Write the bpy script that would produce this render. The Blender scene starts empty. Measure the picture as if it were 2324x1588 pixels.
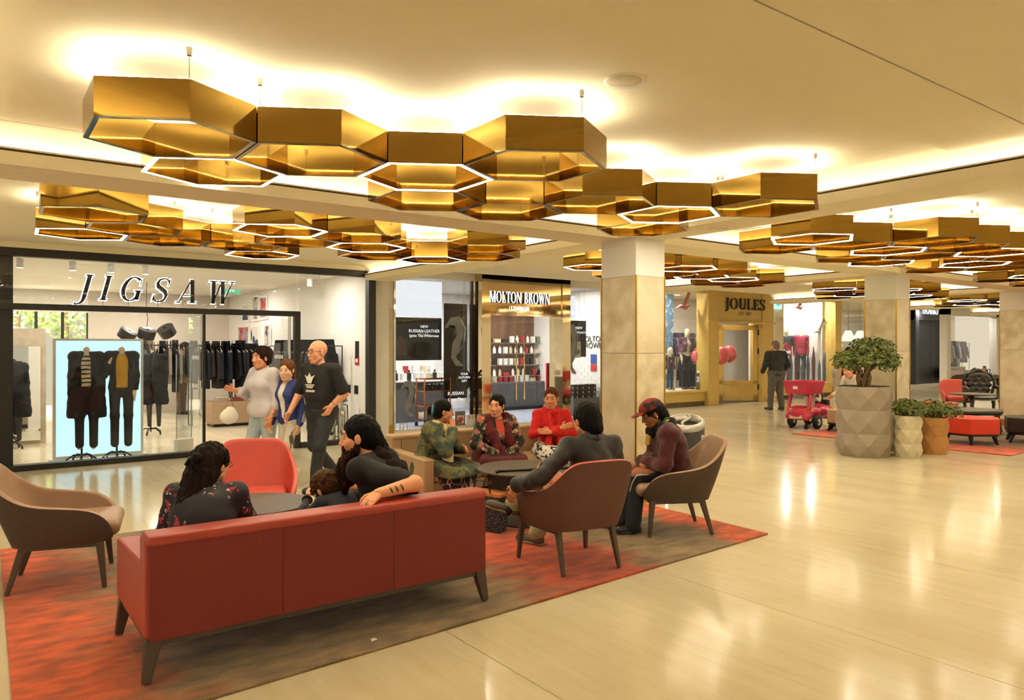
import bpy, bmesh, math, random
import numpy as np
from mathutils import Vector, Matrix
R = math.radians
pi = math.pi
random.seed(7)
sc = bpy.context.scene
COL = sc.collection
# ---------------------------------------------------------------- camera
FPX, YAW, V0, CH = 1680.0, R(53.4), 786.0, 1.62
cd = bpy.data.cameras.new('camera'); cam = bpy.data.objects.new('camera', cd); COL.objects.link(cam)
cam.location = (0, 0, CH); cam.rotation_euler = (pi/2, 0, YAW - pi/2)
cd.sensor_width = 36; cd.lens = 36*FPX/2324; cd.shift_y = (794 - V0)/2324*-1; cd.clip_start = .05; cd.clip_end = 200
sc.camera = cam
# ---------------------------------------------------------------- world, exposure
w = bpy.data.worlds.new('world'); sc.world = w; w.use_nodes = True
bg = w.node_tree.nodes['Background']; bg.inputs[0].default_value = (1.0, .86, .64, 1); bg.inputs[1].default_value = .62
sc.view_settings.view_transform = 'Standard'; sc.view_settings.look = 'None'
sc.view_settings.exposure = 0.4; sc.view_settings.gamma = 1.0; sc.view_settings.use_curve_mapping = False
sc.cycles.max_bounces = 5; sc.cycles.diffuse_bounces = 3; sc.cycles.glossy_bounces = 4; sc.cycles.transparent_max_bounces = 10
sc.cycles.use_adaptive_sampling = True; sc.cycles.adaptive_threshold = .18; sc.cycles.caustics_reflective = False; sc.cycles.caustics_refractive = False
sc.cycles.sample_clamp_indirect = 6.0
K_UP, K_RIM, K_DOWN, K_SHOP = 50.0, 34.0, 10.0, 28.0
WARM = (1.0, .87, .66); NEUT = (1.0, .94, .86)
# ---------------------------------------------------------------- helpers
cY, sY = math.cos(YAW), math.sin(YAW)
def ray(u, v):
    l = (u - 1162)/FPX
    return Vector((cY + l*sY, sY - l*cY, (V0 - v)/FPX))
def at(u, v, Y):                       # the point on the upright plane y = Y
    r = ray(u, v); p = r*(Y/r.y); p.z += CH; return p
def onx(u, v, X):
    r = ray(u, v); p = r*(X/r.x); p.z += CH; return p
def gnd(u, v, z=0.0):
    r = ray(u, v); p = r*((z - CH)/r.z); p.z += CH; return p
def lin(h):
    if isinstance(h, str):
        h = h.lstrip('#'); c = [int(h[i:i+2], 16)/255 for i in (0, 2, 4)]
        return tuple(x/12.92 if x <= .04045 else ((x + .055)/1.055)**2.4 for x in c)
    return tuple(h)
MATS = {}
def nd(nt, t, **kw):
    n = nt.nodes.new(t)
    for k, v in kw.items(): setattr(n, k, v)
    return n
def M(name, col, rough=.5, metal=0., var=.12, scale=6., stretch=(1, 1, 1), bump=0., bscale=60., emit=0., coat=0., sheen=0., spec=.5, sss=0., col2=None, contrast=None, detail=3.):
    if name in MATS: return MATS[name]
    m = bpy.data.materials.new(name); m.use_nodes = True; nt = m.node_tree
    b = nt.nodes['Principled BSDF']; L = nt.links
    c = lin(col)
    tc = nd(nt, 'ShaderNodeTexCoord'); mp = nd(nt, 'ShaderNodeMapping'); mp.inputs['Scale'].default_value = stretch
    L.new(tc.outputs['Object'], mp.inputs[0])
    nz = nd(nt, 'ShaderNodeTexNoise'); nz.inputs['Scale'].default_value = scale; nz.inputs['Detail'].default_value = detail
    L.new(mp.outputs[0], nz.inputs['Vector'])
    cr = nd(nt, 'ShaderNodeValToRGB'); e = cr.color_ramp.elements
    lo, hi = contrast or (.3, .7)
    e[0].position, e[1].position = lo, hi
    c2 = lin(col2) if col2 else tuple(min(1, x*(1 + var)) for x in c)
    c1 = c if col2 else tuple(x*(1 - var) for x in c)
    e[0].color = (*c1, 1); e[1].color = (*c2, 1)
    L.new(nz.outputs[0], cr.inputs[0]); L.new(cr.outputs[0], b.inputs['Base Color'])
    b.inputs['Roughness'].default_value = rough; b.inputs['Metallic'].default_value = metal
    b.inputs['Specular IOR Level'].default_value = spec
    if coat: b.inputs['Coat Weight'].default_value = coat; b.inputs['Coat Roughness'].default_value = .15
    if sheen: b.inputs['Sheen Weight'].default_value = sheen
    if emit:
        b.inputs['Emission Color'].default_value = (*c, 1); b.inputs['Emission Strength'].default_value = emit
    if bump:
        n2 = nd(nt, 'ShaderNodeTexNoise'); n2.inputs['Scale'].default_value = bscale; n2.inputs['Detail'].default_value = 2
        L.new(mp.outputs[0], n2.inputs['Vector'])
        bp = nd(nt, 'ShaderNodeBump'); bp.inputs['Strength'].default_value = bump; bp.inputs['Distance'].default_value = .01
        L.new(n2.outputs[0], bp.inputs['Height']); L.new(bp.outputs[0], b.inputs['Normal'])
    MATS[name] = m; return m
def EM(name, col, strength):
    if name in MATS: return MATS[name]
    m = bpy.data.materials.new(name); m.use_nodes = True; nt = m.node_tree; nt.nodes.clear()
    e = nd(nt, 'ShaderNodeEmission'); e.inputs[0].default_value = (*lin(col), 1); e.inputs[1].default_value = strength
    o = nd(nt, 'ShaderNodeOutputMaterial'); nt.links.new(e.outputs[0], o.inputs[0]); MATS[name] = m; return m
def GLASS(name='clear_glass', tint=(.96, .97, .96), refl=1.0):
    if name in MATS: return MATS[name]
    m = bpy.data.materials.new(name); m.use_nodes = True; nt = m.node_tree; nt.nodes.clear()
    t = nd(nt, 'ShaderNodeBsdfTransparent'); t.inputs[0].default_value = (*tint, 1)
    g = nd(nt, 'ShaderNodeBsdfGlossy'); g.inputs['Roughness'].default_value = .02; g.inputs[0].default_value = (.95, .95, .95, 1)
    f = nd(nt, 'ShaderNodeFresnel'); f.inputs[0].default_value = 1.4
    mu = nd(nt, 'ShaderNodeMath', operation='MULTIPLY'); mu.inputs[1].default_value = refl; nt.links.new(f.outputs[0], mu.inputs[0])
    ge = nd(nt, 'ShaderNodeNewGeometry'); iv = nd(nt, 'ShaderNodeMath', operation='SUBTRACT'); iv.inputs[0].default_value = 1; nt.links.new(ge.outputs['Backfacing'], iv.inputs[1])
    m2 = nd(nt, 'ShaderNodeMath', operation='MULTIPLY'); nt.links.new(mu.outputs[0], m2.inputs[0]); nt.links.new(iv.outputs[0], m2.inputs[1]); mu = m2     # only the outer face of a pane mirrors
    x = nd(nt, 'ShaderNodeMixShader'); nt.links.new(mu.outputs[0], x.inputs[0]); nt.links.new(t.outputs[0], x.inputs[1]); nt.links.new(g.outputs[0], x.inputs[2])
    o = nd(nt, 'ShaderNodeOutputMaterial'); nt.links.new(x.outputs[0], o.inputs[0]); MATS[name] = m; return m
def PAT(name, base, spots, rough=.8, sheen=0., bump=0.):
    """printed cloth: base colour + layers (kind, scale, lo, hi, colour[, stretch]) mixed over each other"""
    if name in MATS: return MATS[name]
    m = bpy.data.materials.new(name); m.use_nodes = True; nt = m.node_tree; L = nt.links
    b = nt.nodes['Principled BSDF']; b.inputs['Roughness'].default_value = rough
    if sheen: b.inputs['Sheen Weight'].default_value = sheen
    tc = nd(nt, 'ShaderNodeTexCoord')
    rgb = nd(nt, 'ShaderNodeRGB'); rgb.outputs[0].default_value = (*lin(base), 1); cur = rgb.outputs[0]
    for i, sp in enumerate(spots):
        kind, s, lo, hi, c = sp[:5]
        mp = nd(nt, 'ShaderNodeMapping'); mp.inputs['Location'].default_value = (i*3.7, i*1.3, i*2.1)
        if len(sp) > 5: mp.inputs['Scale'].default_value = sp[5]
        L.new(tc.outputs['Object'], mp.inputs[0])
        if kind == 'noise':
            t = nd(nt, 'ShaderNodeTexNoise'); t.inputs['Scale'].default_value = s; t.inputs['Detail'].default_value = 3; out = t.outputs[0]
        elif kind == 'wave':
            t = nd(nt, 'ShaderNodeTexWave'); t.inputs['Scale'].default_value = s; t.inputs['Distortion'].default_value = 0; out = t.outputs['Fac']
        elif kind == 'wavez':
            t = nd(nt, 'ShaderNodeTexWave'); t.bands_direction = 'Z'; t.inputs['Scale'].default_value = s; t.inputs['Distortion'].default_value = 1.5; t.inputs['Detail Scale'].default_value = 3; out = t.outputs['Fac']
        elif kind == 'edge':
            t = nd(nt, 'ShaderNodeTexVoronoi'); t.feature = 'DISTANCE_TO_EDGE'; t.inputs['Scale'].default_value = s; out = t.outputs['Distance']
        else:
            t = nd(nt, 'ShaderNodeTexVoronoi'); t.inputs['Scale'].default_value = s; out = t.outputs['Distance']
        L.new(mp.outputs[0], t.inputs['Vector'])
        mr = nd(nt, 'ShaderNodeMapRange'); mr.inputs[1].default_value = lo; mr.inputs[2].default_value = hi; L.new(out, mr.inputs[0])
        mx = nd(nt, 'ShaderNodeMix', data_type='RGBA'); L.new(mr.outputs[0], mx.inputs[0]); L.new(cur, mx.inputs[6]); mx.inputs[7].default_value = (*lin(c), 1)
        cur = mx.outputs[2]
    L.new(cur, b.inputs['Base Color']); MATS[name] = m; return m
def tag(o, label=None, cat=None, group=None, kind=None):
    if label: o['label'] = label
    if cat: o['category'] = cat
    if group: o['group'] = group
    if kind: o['kind'] = kind
    return o
def thing(name, label, cat, loc=(0, 0, 0), rz=0., group=None, s=1.):
    o = bpy.data.objects.new(name, None); COL.objects.link(o); o.location = loc; o.rotation_euler = (0, 0, rz)
    o.scale = (s, s, s); o.empty_display_size = .1
    return tag(o, label, cat, group)
def copy_tree(o, parent=None):
    c = o.copy(); COL.objects.link(c); c.parent = parent
    for ch in list(o.children): copy_tree(ch, c)
    return c
def link(name, me, mat, parent=None, smooth=False, bevel=0., sub=0, seg=2):
    if mat is not None and not me.materials: me.materials.append(mat)
    o = bpy.data.objects.new(name, me); COL.objects.link(o); o.parent = parent
    if smooth and len(me.polygons): me.polygons.foreach_set('use_smooth', [True]*len(me.polygons))
    if bevel:
        b = o.modifiers.new('bevel', 'BEVEL'); b.width = bevel; b.segments = seg; b.limit_method = 'ANGLE'; b.angle_limit = R(35)
    if sub:
        s = o.modifiers.new('sub', 'SUBSURF'); s.levels = s.render_levels = sub
    return o
class MB:
    def __init__(s): s.v = []; s.f = []
    def add(s, vs, fs):
        n = len(s.v); s.v += [tuple(p) for p in vs]; s.f += [tuple(i + n for i in f) for f in fs]; return s
    def box(s, x0, x1, y0, y1, z0, z1):
        return s.add([(x0, y0, z0), (x1, y0, z0), (x1, y1, z0), (x0, y1, z0), (x0, y0, z1), (x1, y0, z1), (x1, y1, z1), (x0, y1, z1)],
            [(0, 3, 2, 1), (4, 5, 6, 7), (0, 1, 5, 4), (1, 2, 6, 5), (2, 3, 7, 6), (3, 0, 4, 7)])
    def bar(s, a, b, w, h, up=(0, 0, 1), w2=None, h2=None):     # tapered rectangular bar a -> b
        a, b = Vector(a), Vector(b); d = (b - a).normalized(); up = Vector(up)
        x = d.cross(up); x = x.normalized() if x.length > 1e-5 else Vector((1, 0, 0)); y = x.cross(d)
        w2 = w if w2 is None else w2; h2 = h if h2 is None else h2; vs = []
        for p, ww, hh in ((a, w, h), (b, w2, h2)):
            for i, j in ((-1, -1), (1, -1), (1, 1), (-1, 1)): vs.append(p + x*(i*ww/2) + y*(j*hh/2))
        return s.add(vs, [(0, 1, 2, 3), (7, 6, 5, 4), (0, 4, 5, 1), (1, 5, 6, 2), (2, 6, 7, 3), (3, 7, 4, 0)])
    def cyl(s, a, b, r, r2=None, n=12, cap=True):
        return s.tube([a, b], [r, r if r2 is None else r2], n, cap)
    def tube(s, pts, r, n=8, cap=True):
        pts = [Vector(p) for p in pts]; rs = r if isinstance(r, (list, tuple)) else [r]*len(pts)
        vs, fs = [], []; px = None
        for i, p in enumerate(pts):
            d = (pts[min(i+1, len(pts)-1)] - pts[max(i-1, 0)]).normalized()
            x = px - d*px.dot(d) if px else d.orthogonal()
            x = x.normalized() if x.length > 1e-6 else d.orthogonal().normalized(); px = x; y = d.cross(x)
            for k in range(n):
                t = 2*pi*k/n; vs.append(p + (x*math.cos(t) + y*math.sin(t))*rs[i])
        for i in range(len(pts) - 1):
            for k in range(n):
                a, b = i*n + k, i*n + (k+1) % n; fs.append((a, b, b + n, a + n))
        if cap: fs.append(tuple(range(n - 1, -1, -1))); m = (len(pts)-1)*n; fs.append(tuple(range(m, m + n)))
        return s.add(vs, fs)
    def lathe(s, prof, n=24, c=(0, 0, 0), sx=1., sy=1., cap=True):
        vs, fs = [], []
        for r, z in prof:
            for k in range(n):
                t = 2*pi*k/n; vs.append((c[0] + r*math.cos(t)*sx, c[1] + r*math.sin(t)*sy, c[2] + z))
        for i in range(len(prof) - 1):
            for k in range(n):
                a, b = i*n + k, i*n + (k+1) % n; fs.append((a, b, b + n, a + n))
        if cap: fs.append(tuple(range(n - 1, -1, -1))); m = (len(prof)-1)*n; fs.append(tuple(range(m, m + n)))
        return s.add(vs, fs)
    def ball(s, c, r, n=10, m=7):
        rr = r if isinstance(r, (tuple, list)) else (r, r, r); vs = [(c[0], c[1], c[2] - rr[2])]; fs = []
        for i in range(1, m):
            t = pi*i/m - pi/2
            for k in range(n):
                p = 2*pi*k/n; vs.append((c[0] + rr[0]*math.cos(t)*math.cos(p), c[1] + rr[1]*math.cos(t)*math.sin(p), c[2] + rr[2]*math.sin(t)))
        vs.append((c[0], c[1], c[2] + rr[2])); e = len(vs) - 1
        for k in range(n):
            fs.append((0, 1 + (k+1) % n, 1 + k)); b = 1 + (m-2)*n; fs.append((e, b + k, b + (k+1) % n))
            for i in range(m - 2):
                a = 1 + i*n; fs.append((a + k, a + (k+1) % n, a + n + (k+1) % n, a + n + k))
        return s.add(vs, fs)
    def prism(s, poly, d0, d1, axis='z'):                        # extruded polygon; axis z: (x,y), y: (x,z), x: (y,z)
        def P(p, d): return {'z': (p[0], p[1], d), 'y': (p[0], d, p[1]), 'x': (d, p[0], p[1])}[axis]
        n = len(poly); return s.add([P(p, d0) for p in poly] + [P(p, d1) for p in poly],
            [tuple(range(n - 1, -1, -1)), tuple(range(n, 2*n))] + [(i, (i+1) % n, (i+1) % n + n, i + n) for i in range(n)])
    def grid(s, P):                                              # rows of points -> sheet
        n, m = len(P), len(P[0])
        return s.add([p for row in P for p in row], [(i*m + j, i*m + j + 1, (i+1)*m + j + 1, (i+1)*m + j) for i in range(n-1) for j in range(m-1)])
    def xf(s, mat): s.v = [tuple(mat @ Vector(p)) for p in s.v]; return s
    def mesh(s, name):
        me = bpy.data.meshes.new(name); me.from_pydata(s.v, [], s.f); me.update()
        bm = bmesh.new(); bm.from_mesh(me); bmesh.ops.recalc_face_normals(bm, faces=bm.faces); bm.to_mesh(me); bm.free(); return me
    def build(s, name, mat, parent=None, smooth=False, bevel=0., sub=0, seg=2):
        return link(name, s.mesh(name), mat, parent, smooth, bevel, sub, seg)
def struct(name, mb, mat, parent=None, bevel=0., smooth=False, label=None):
    o = mb.build(name, mat, parent, smooth, bevel)
    if parent is None: o['kind'] = 'structure'
    if label: o['label'] = label
    return o
# ---------------------------------------------------------------- signed-distance modelling for bodies, hair and clothes
def rot_to(f, u=(0, 0, 1)):
    f = np.array(f, float); f /= np.linalg.norm(f); u = np.array(u, float); l = np.cross(u, f); l /= np.linalg.norm(l); u = np.cross(f, l)
    return np.stack([f, l, u], 1)
class SDF:
    def __init__(s): s.p = []; s.cuts = []; s.noise = None
    def rc(s, a, b, r1, r2=None, k=.03, op='+'):
        s.p.append(('rc', np.array(a, float), np.array(b, float), float(r1), float(r1 if r2 is None else r2), k, op)); return s
    def el(s, c, r, Rm=None, k=.03, op='+'):
        r = np.array(r if hasattr(r, '__len__') else (r, r, r), float)
        s.p.append(('el', np.array(c, float), np.eye(3) if Rm is None else np.array(Rm), r, 0, k, op)); return s
    def cut(s, pt, n): s.cuts.append((np.array(pt, float), np.array(n, float)/np.linalg.norm(n))); return s   # removes the side n points to
    def mesh(s, res):
        lo = np.full(3, 9e9); hi = -lo; bb = []
        for q in s.p:
            if q[0] == 'rc': r = max(q[3], q[4]); a = np.minimum(q[1], q[2]) - r; b = np.maximum(q[1], q[2]) + r
            else: e = np.sqrt(((q[2]*q[3])**2).sum(1)); a, b = q[1] - e, q[1] + e
            bb.append((a, b))
            if q[6] == '+': lo = np.minimum(lo, a); hi = np.maximum(hi, b)
        lo -= 3*res + .012; hi += 3*res + .012; n = np.ceil((hi - lo)/res).astype(int) + 1
        ax = [lo[i] + np.arange(n[i])*res for i in range(3)]
        V = np.full(n, .5, np.float32)
        for q, (a, b) in zip(s.p, bb):
            m = q[5] + 3*res
            i0 = np.maximum(((a - m - lo)/res).astype(int), 0); i1 = np.minimum(((b + m - lo)/res).astype(int) + 2, n)
            if (i1 <= i0).any(): continue
            sl = tuple(slice(i0[i], i1[i]) for i in range(3))
            X = ax[0][sl[0]][:, None, None]; Y = ax[1][sl[1]][None, :, None]; Z = ax[2][sl[2]][None, None, :]
            if q[0] == 'rc':
                A, B, r1, r2 = q[1:5]; ba = B - A; l2 = max(ba @ ba, 1e-9)
                x, y, z = X - A[0], Y - A[1], Z - A[2]
                t = np.clip((x*ba[0] + y*ba[1] + z*ba[2])/l2, 0, 1)
                d = np.sqrt((x - t*ba[0])**2 + (y - t*ba[1])**2 + (z - t*ba[2])**2) - (r1 + (r2 - r1)*t)
            else:
                c, Rm, r = q[1:4]; x, y, z = X - c[0], Y - c[1], Z - c[2]
                pp = [x*Rm[0, i] + y*Rm[1, i] + z*Rm[2, i] for i in range(3)]
                k0 = np.sqrt(sum((pp[i]/r[i])**2 for i in range(3))); k1 = np.sqrt(sum((pp[i]/r[i]**2)**2 for i in range(3))) + 1e-9
                d = k0*(k0 - 1)/k1
            v = V[sl]; k = max(q[5], 1e-4)
            if q[6] == '+': h = np.maximum(k - np.abs(v - d), 0)/k; V[sl] = np.minimum(v, d) - h*h*k*.25
            else: h = np.maximum(k - np.abs(v + d), 0)/k; V[sl] = np.maximum(v, -d) + h*h*k*.25
        X, Y, Z = ax[0][:, None, None], ax[1][None, :, None], ax[2][None, None, :]
        if s.noise:
            amp, fr, st = s.noise; fx, fy, fz = fr*st[0], fr*st[1], fr*st[2]
            V += amp*(np.sin(fx*X + 1.7*np.sin(fy*.6*Y) + 1.1*np.sin(fz*.8*Z)) + .7*np.sin(fy*1.3*Y + 1.3*np.sin(fz*.9*Z + .7*fx*X)) + .5*np.sin(fz*1.9*Z + 1.5*np.sin(fx*1.1*X)))
        for pt, nn in s.cuts: V = np.maximum(V, (X - pt[0])*nn[0] + (Y - pt[1])*nn[1] + (Z - pt[2])*nn[2])
        V[0] = V[-1] = 1; V[:, 0] = V[:, -1] = 1; V[:, :, 0] = V[:, :, -1] = 1
        S = V < 0; c = np.zeros(n - 1, np.int8)
        cor = [(i, j, k) for i in (0, 1) for j in (0, 1) for k in (0, 1)]
        for i, j, k in cor: c += S[i:n[0]-1+i, j:n[1]-1+j, k:n[2]-1+k]
        I, J, K = np.nonzero((c > 0) & (c < 8)); idx = np.full(n - 1, -1, np.int32); idx[I, J, K] = np.arange(len(I))
        acc = np.zeros((len(I), 3)); cnt = np.zeros(len(I))
        for a in cor:
            for d in range(3):
                if a[d]: continue
                b = list(a); b[d] = 1
                v0 = V[I+a[0], J+a[1], K+a[2]]; v1 = V[I+b[0], J+b[1], K+b[2]]; m = (v0 < 0) != (v1 < 0)
                t = np.where(m, v0/np.where(m, v0 - v1, 1), 0)
                for e in range(3): acc[:, e] += np.where(m, a[e] + (t if e == d else 0), 0)
                cnt += m
        P = lo + (np.stack([I, J, K], 1) + acc/cnt[:, None])*res
        F = []
        for d in range(3):
            e1, e2 = (d+1) % 3, (d+2) % 3
            s0 = [slice(None)]*3; s1 = [slice(None)]*3; s0[d] = slice(0, -1); s1[d] = slice(1, None)
            A, B = S[tuple(s0)], S[tuple(s1)]; E = np.nonzero(A != B); E = np.stack(E, 1)
            ok = (E[:, e1] > 0) & (E[:, e2] > 0) & (E[:, e1] < n[e1]-1) & (E[:, e2] < n[e2]-1); E = E[ok]
            fl = A[tuple(E.T)]
            def g(o1, o2):
                Q = E.copy(); Q[:, e1] += o1; Q[:, e2] += o2; return idx[tuple(Q.T)]
            q = np.stack([g(-1, -1), g(0, -1), g(0, 0), g(-1, 0)], 1); q[~fl] = q[~fl][:, ::-1]; F.append(q)
        F = np.concatenate(F); F = F[(F >= 0).all(1)]
        return P, F
def np_mesh(name, parts, cols=None):
    Ps, Fs, n = [], [], 0
    for P, F in parts: Ps.append(P); Fs.append(F + n); n += len(P)
    P, F = np.concatenate(Ps), np.concatenate(Fs)
    me = bpy.data.meshes.new(name); me.vertices.add(len(P)); me.vertices.foreach_set('co', P.astype(np.float32).ravel())
    me.loops.add(F.size); me.loops.foreach_set('vertex_index', F.astype(np.int32).ravel())
    me.polygons.add(len(F)); me.polygons.foreach_set('loop_start', np.arange(0, F.size, 4, dtype=np.int32))
    me.polygons.foreach_set('use_smooth', np.ones(len(F), bool)); me.update(calc_edges=True)
    if cols is not None:
        at_ = me.color_attributes.new('Col', 'FLOAT_COLOR', 'POINT'); at_.data.foreach_set('color', np.concatenate([cols, np.ones((len(P), 1))], 1).astype(np.float32).ravel())
    return me
def sdf_obj(name, S, res, mat, parent): return link(name, np_mesh(name, [S.mesh(res)]), mat, parent)
# ================================================================ materials of the shell
def floor_mat():
    m = bpy.data.materials.new('cream_travertine'); m.use_nodes = True; nt = m.node_tree; L = nt.links; b = nt.nodes['Principled BSDF']
    tc = nd(nt, 'ShaderNodeTexCoord'); g = nd(nt, 'ShaderNodeNewGeometry')
    def nz(scale, st, det, rough=.6):
        mp = nd(nt, 'ShaderNodeMapping'); mp.inputs['Scale'].default_value = st; L.new(g.outputs['Position'], mp.inputs[0])
        n = nd(nt, 'ShaderNodeTexNoise'); n.inputs['Scale'].default_value = scale; n.inputs['Detail'].default_value = det; n.inputs['Roughness'].default_value = rough; n.inputs['Distortion'].default_value = .6
        L.new(mp.outputs[0], n.inputs['Vector']); return n
    n1 = nz(1.0, (2.6, .5, 1), 6); n2 = nz(1.0, (14, 1.4, 1), 5); n3 = nz(.5, (1, 1, 1), 3)
    r1 = nd(nt, 'ShaderNodeValToRGB'); e = r1.color_ramp.elements; e[0].position, e[1].position = .34, .68; e[0].color = (*lin('#dccdaa'), 1); e[1].color = (*lin('#eadec0'), 1); L.new(n1.outputs[0], r1.inputs[0])
    r2 = nd(nt, 'ShaderNodeValToRGB'); e = r2.color_ramp.elements; e[0].position, e[1].position = .3, .62; e[0].color = (*lin('#d8c9a6'), 1); e[1].color = (*lin('#ece0c2'), 1); L.new(n2.outputs[0], r2.inputs[0])
    mx = nd(nt, 'ShaderNodeMix', data_type='RGBA'); mx.inputs[0].default_value = .4; L.new(r1.outputs[0], mx.inputs[6]); L.new(r2.outputs[0], mx.inputs[7])
    r3 = nd(nt, 'ShaderNodeValToRGB'); e = r3.color_ramp.elements; e[0].position, e[1].position = .35, .65; e[0].color = (.9, .88, .84, 1); e[1].color = (1, 1, 1, 1); L.new(n3.outputs[0], r3.inputs[0])
    m2 = nd(nt, 'ShaderNodeMix', data_type='RGBA', blend_type='MULTIPLY'); m2.inputs[0].default_value = 1; L.new(mx.outputs[2], m2.inputs[6]); L.new(r3.outputs[0], m2.inputs[7])
    L.new(m2.outputs[2], b.inputs['Base Color']); b.inputs['Roughness'].default_value = .17; b.inputs['Specular IOR Level'].default_value = .24
    mr = nd(nt, 'ShaderNodeMapRange'); mr.inputs[3].default_value = .09; mr.inputs[4].default_value = .18; L.new(n1.outputs[0], mr.inputs[0]); L.new(mr.outputs[0], b.inputs['Roughness'])
    return m
FLOOR = floor_mat()
GROUT = M('tan_grout', '#a8925f', .6)
PLASTER = M('cream_plaster', '#eee2c2', .75, var=.02, scale=1.5)
WHITEP = M('white_paint', '#f1ece2', .6, var=.02, scale=2)
SLOT = M('slot_shadow_gap', '#3a3022', .8)
BRASS = M('mirror_brass', '#a98b48', .06, 1., var=.06, scale=1.3, bump=.06, bscale=1.6)
BRASS_TRIM = M('brass_trim', '#b8933a', .3, 1., var=.05)
DARK_METAL = M('black_metal', '#14120f', .35, .2, var=.1)
CHROME = M('chrome', '#c9c6c0', .08, 1., var=.02)
def marble():
    return M('beige_marble', '#cab68e', .28, var=.2, scale=2.6, col2='#e4d6b6', contrast=(.3, .62), detail=9., coat=.1)
MARBLE = marble()
MARBLE2 = M('beige_marble_flecked', '#c2ae86', .28, scale=4.5, col2='#e2d4b4', contrast=(.3, .6), detail=10.)
# ================================================================ floor, ceiling, beams, columns
fl = struct('floor', MB().box(-6, 42, -8, 24, -.08, -.012), GROUT)
xs = [5.85 + 1.82*k for k in range(-6, 20)]
for a, b in zip(xs[:-1], xs[1:]):
    MB().box(a + .0025, b - .0025, -8, 24, -.03, 0).build('slab', FLOOR, fl)
ZC, ZS = 2.98, 2.74
ce = struct('ceiling', MB().box(-6, 42, -8, 20.2, 3.4, 3.45), PLASTER)
def piece(n, m, *b, **k): return MB().box(*b).build(n, m, ce, **k)
piece('panel', PLASTER, -6, 42, 2.27, 11.5, ZC, ZC + .06)
piece('panel', PLASTER, -6, 42, 1.727, 2.27, ZC - .035, ZC + .05)
piece('panel', PLASTER, -6, 42, -8, 1.717, ZC - .035, ZC + .05)
piece('panel', PLASTER, 5.95, 42, 11.5, 20.2, 3.2, 3.26)
COVE = EM('cove_light', (1.0, .88, .66), 18.)
def beam(x0, x1, y0, y1, along, sides):
    piece('beam', PLASTER, x0, x1, y0, y1, ZS, ZC - .156)
    t = .05; g = .006
    X0, X1, Y0, Y1 = (x0, x1, y0 + t, y1 - t) if along == 'x' else (x0 + t, x1 - t, y0, y1)
    if along == 'x': piece('shadow_gap', SLOT, x0, x1, y0 + g, y1 - g, ZC - .156, ZC - .142)
    else: piece('shadow_gap', SLOT, x0 + g, x1 - g, y0, y1, ZC - .156, ZC - .142)
    piece('lip', PLASTER, x0, x1, y0, y1, ZC - .142, ZC - .13)
    piece('beam', PLASTER, X0, X1, Y0, Y1, ZC - .13, ZC - .001)
    # curved cove between the beam and the ceiling with a strip light on the ledge
    for sd in sides:
        P = []
        for i in range(9):
            a = i/8*pi/2; o, z = .16*(1 - math.cos(a)), ZC - .112 + .11*math.sin(a)
            if along == 'x': y = (Y0 - o) if sd < 0 else (Y1 + o); P.append([(x0, y, z), (x1, y, z)])
            else: x = (X0 - o) if sd < 0 else (X1 + o); P.append([(x, y0, z), (x, y1, z)])
        MB().grid(P).build('cove', PLASTER, ce, smooth=True)
        if along == 'x': y = (y0 + .018) if sd < 0 else (y1 - .018); piece('light_strip', COVE, x0 + .1, x1 - .1, y - .006, y + .006, ZC - .1295, ZC - .126)
        else: x = (x0 + .018) if sd < 0 else (x1 - .018); piece('light_strip', COVE, x - .006, x + .006, y0 + .1, y1 - .1, ZC - .1295, ZC - .126)
bx_ = [-.55, 5.45, 11.45, 16.95, 22.95, 28.95]
for i, x in enumerate(bx_):
    for y0, y1 in ((-8, 5.5), (6.0, 11.5)): beam(x, x + .5, y0, y1, 'y', (-1, 1))
    x2 = bx_[i+1] if i + 1 < len(bx_) else 42
    beam(x + .5, x2, 5.5, 6.0, 'x', (-1, 1))
    piece('beam', PLASTER, x, x + .5, 5.5, 6.0, ZS, ZC)
beam(-6, -.55, 5.5, 6.0, 'x', (-1, 1))
struct('trim_1', MB().box(-6, 5.95, 11.502, 11.64, 2.9, 3.1), PLASTER)
def column(x0, x1, y0, y1, label, joint=1.55, rows=True):
    c = thing('column', label, 'column', ((x0+x1)/2, (y0+y1)/2, 0)); c['kind'] = 'structure'
    hx, hy = (x1-x0)/2, (y1-y0)/2; zt = 2.35
    MB().box(-hx, hx, -hy, hy, zt, ZS).build('plaster_top', WHITEP, c)
    MB().box(-hx + .012, hx - .012, -hy + .012, hy - .012, 0, zt).build('core', SLOT, c)
    for z0, z1 in ((.14, joint - .002), (joint + .002, zt - .003)):
        for s in (-1, 1):
            MB().box(-hx + .008, hx - .008, s*hy - (.014 if s > 0 else 0), s*hy + (.014 if s < 0 else 0), z0, z1).build('marble_panel', MARBLE if z0 > 1 else MARBLE2, c)
            MB().box(s*hx - (.014 if s > 0 else 0), s*hx + (.014 if s < 0 else 0), -hy + .008, hy - .008, z0, z1).build('marble_panel', MARBLE2 if s*z0 < -1 else MARBLE, c)
    for sx in (-1, 1):
        for sy in (-1, 1): MB().box(sx*hx - .008, sx*hx + .008, sy*hy - .008, sy*hy + .008, 0, zt + .004).build('corner_trim', BRASS_TRIM, c)
    MB().box(-hx - .004, hx + .004, -hy - .004, hy + .004, 0, .138).build('skirting', BRASS_TRIM, c)
column(5.54, 5.97, 5.33, 5.84, 'nearest marble clad column with brass corner strips behind the seated group')
column(11.54, 11.97, 5.62, 6.12, 'marble clad column rising behind the three faceted planters')
column(17.0, 17.43, 5.7, 6.2, 'marble clad column at the right edge behind the black armchair')
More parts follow.
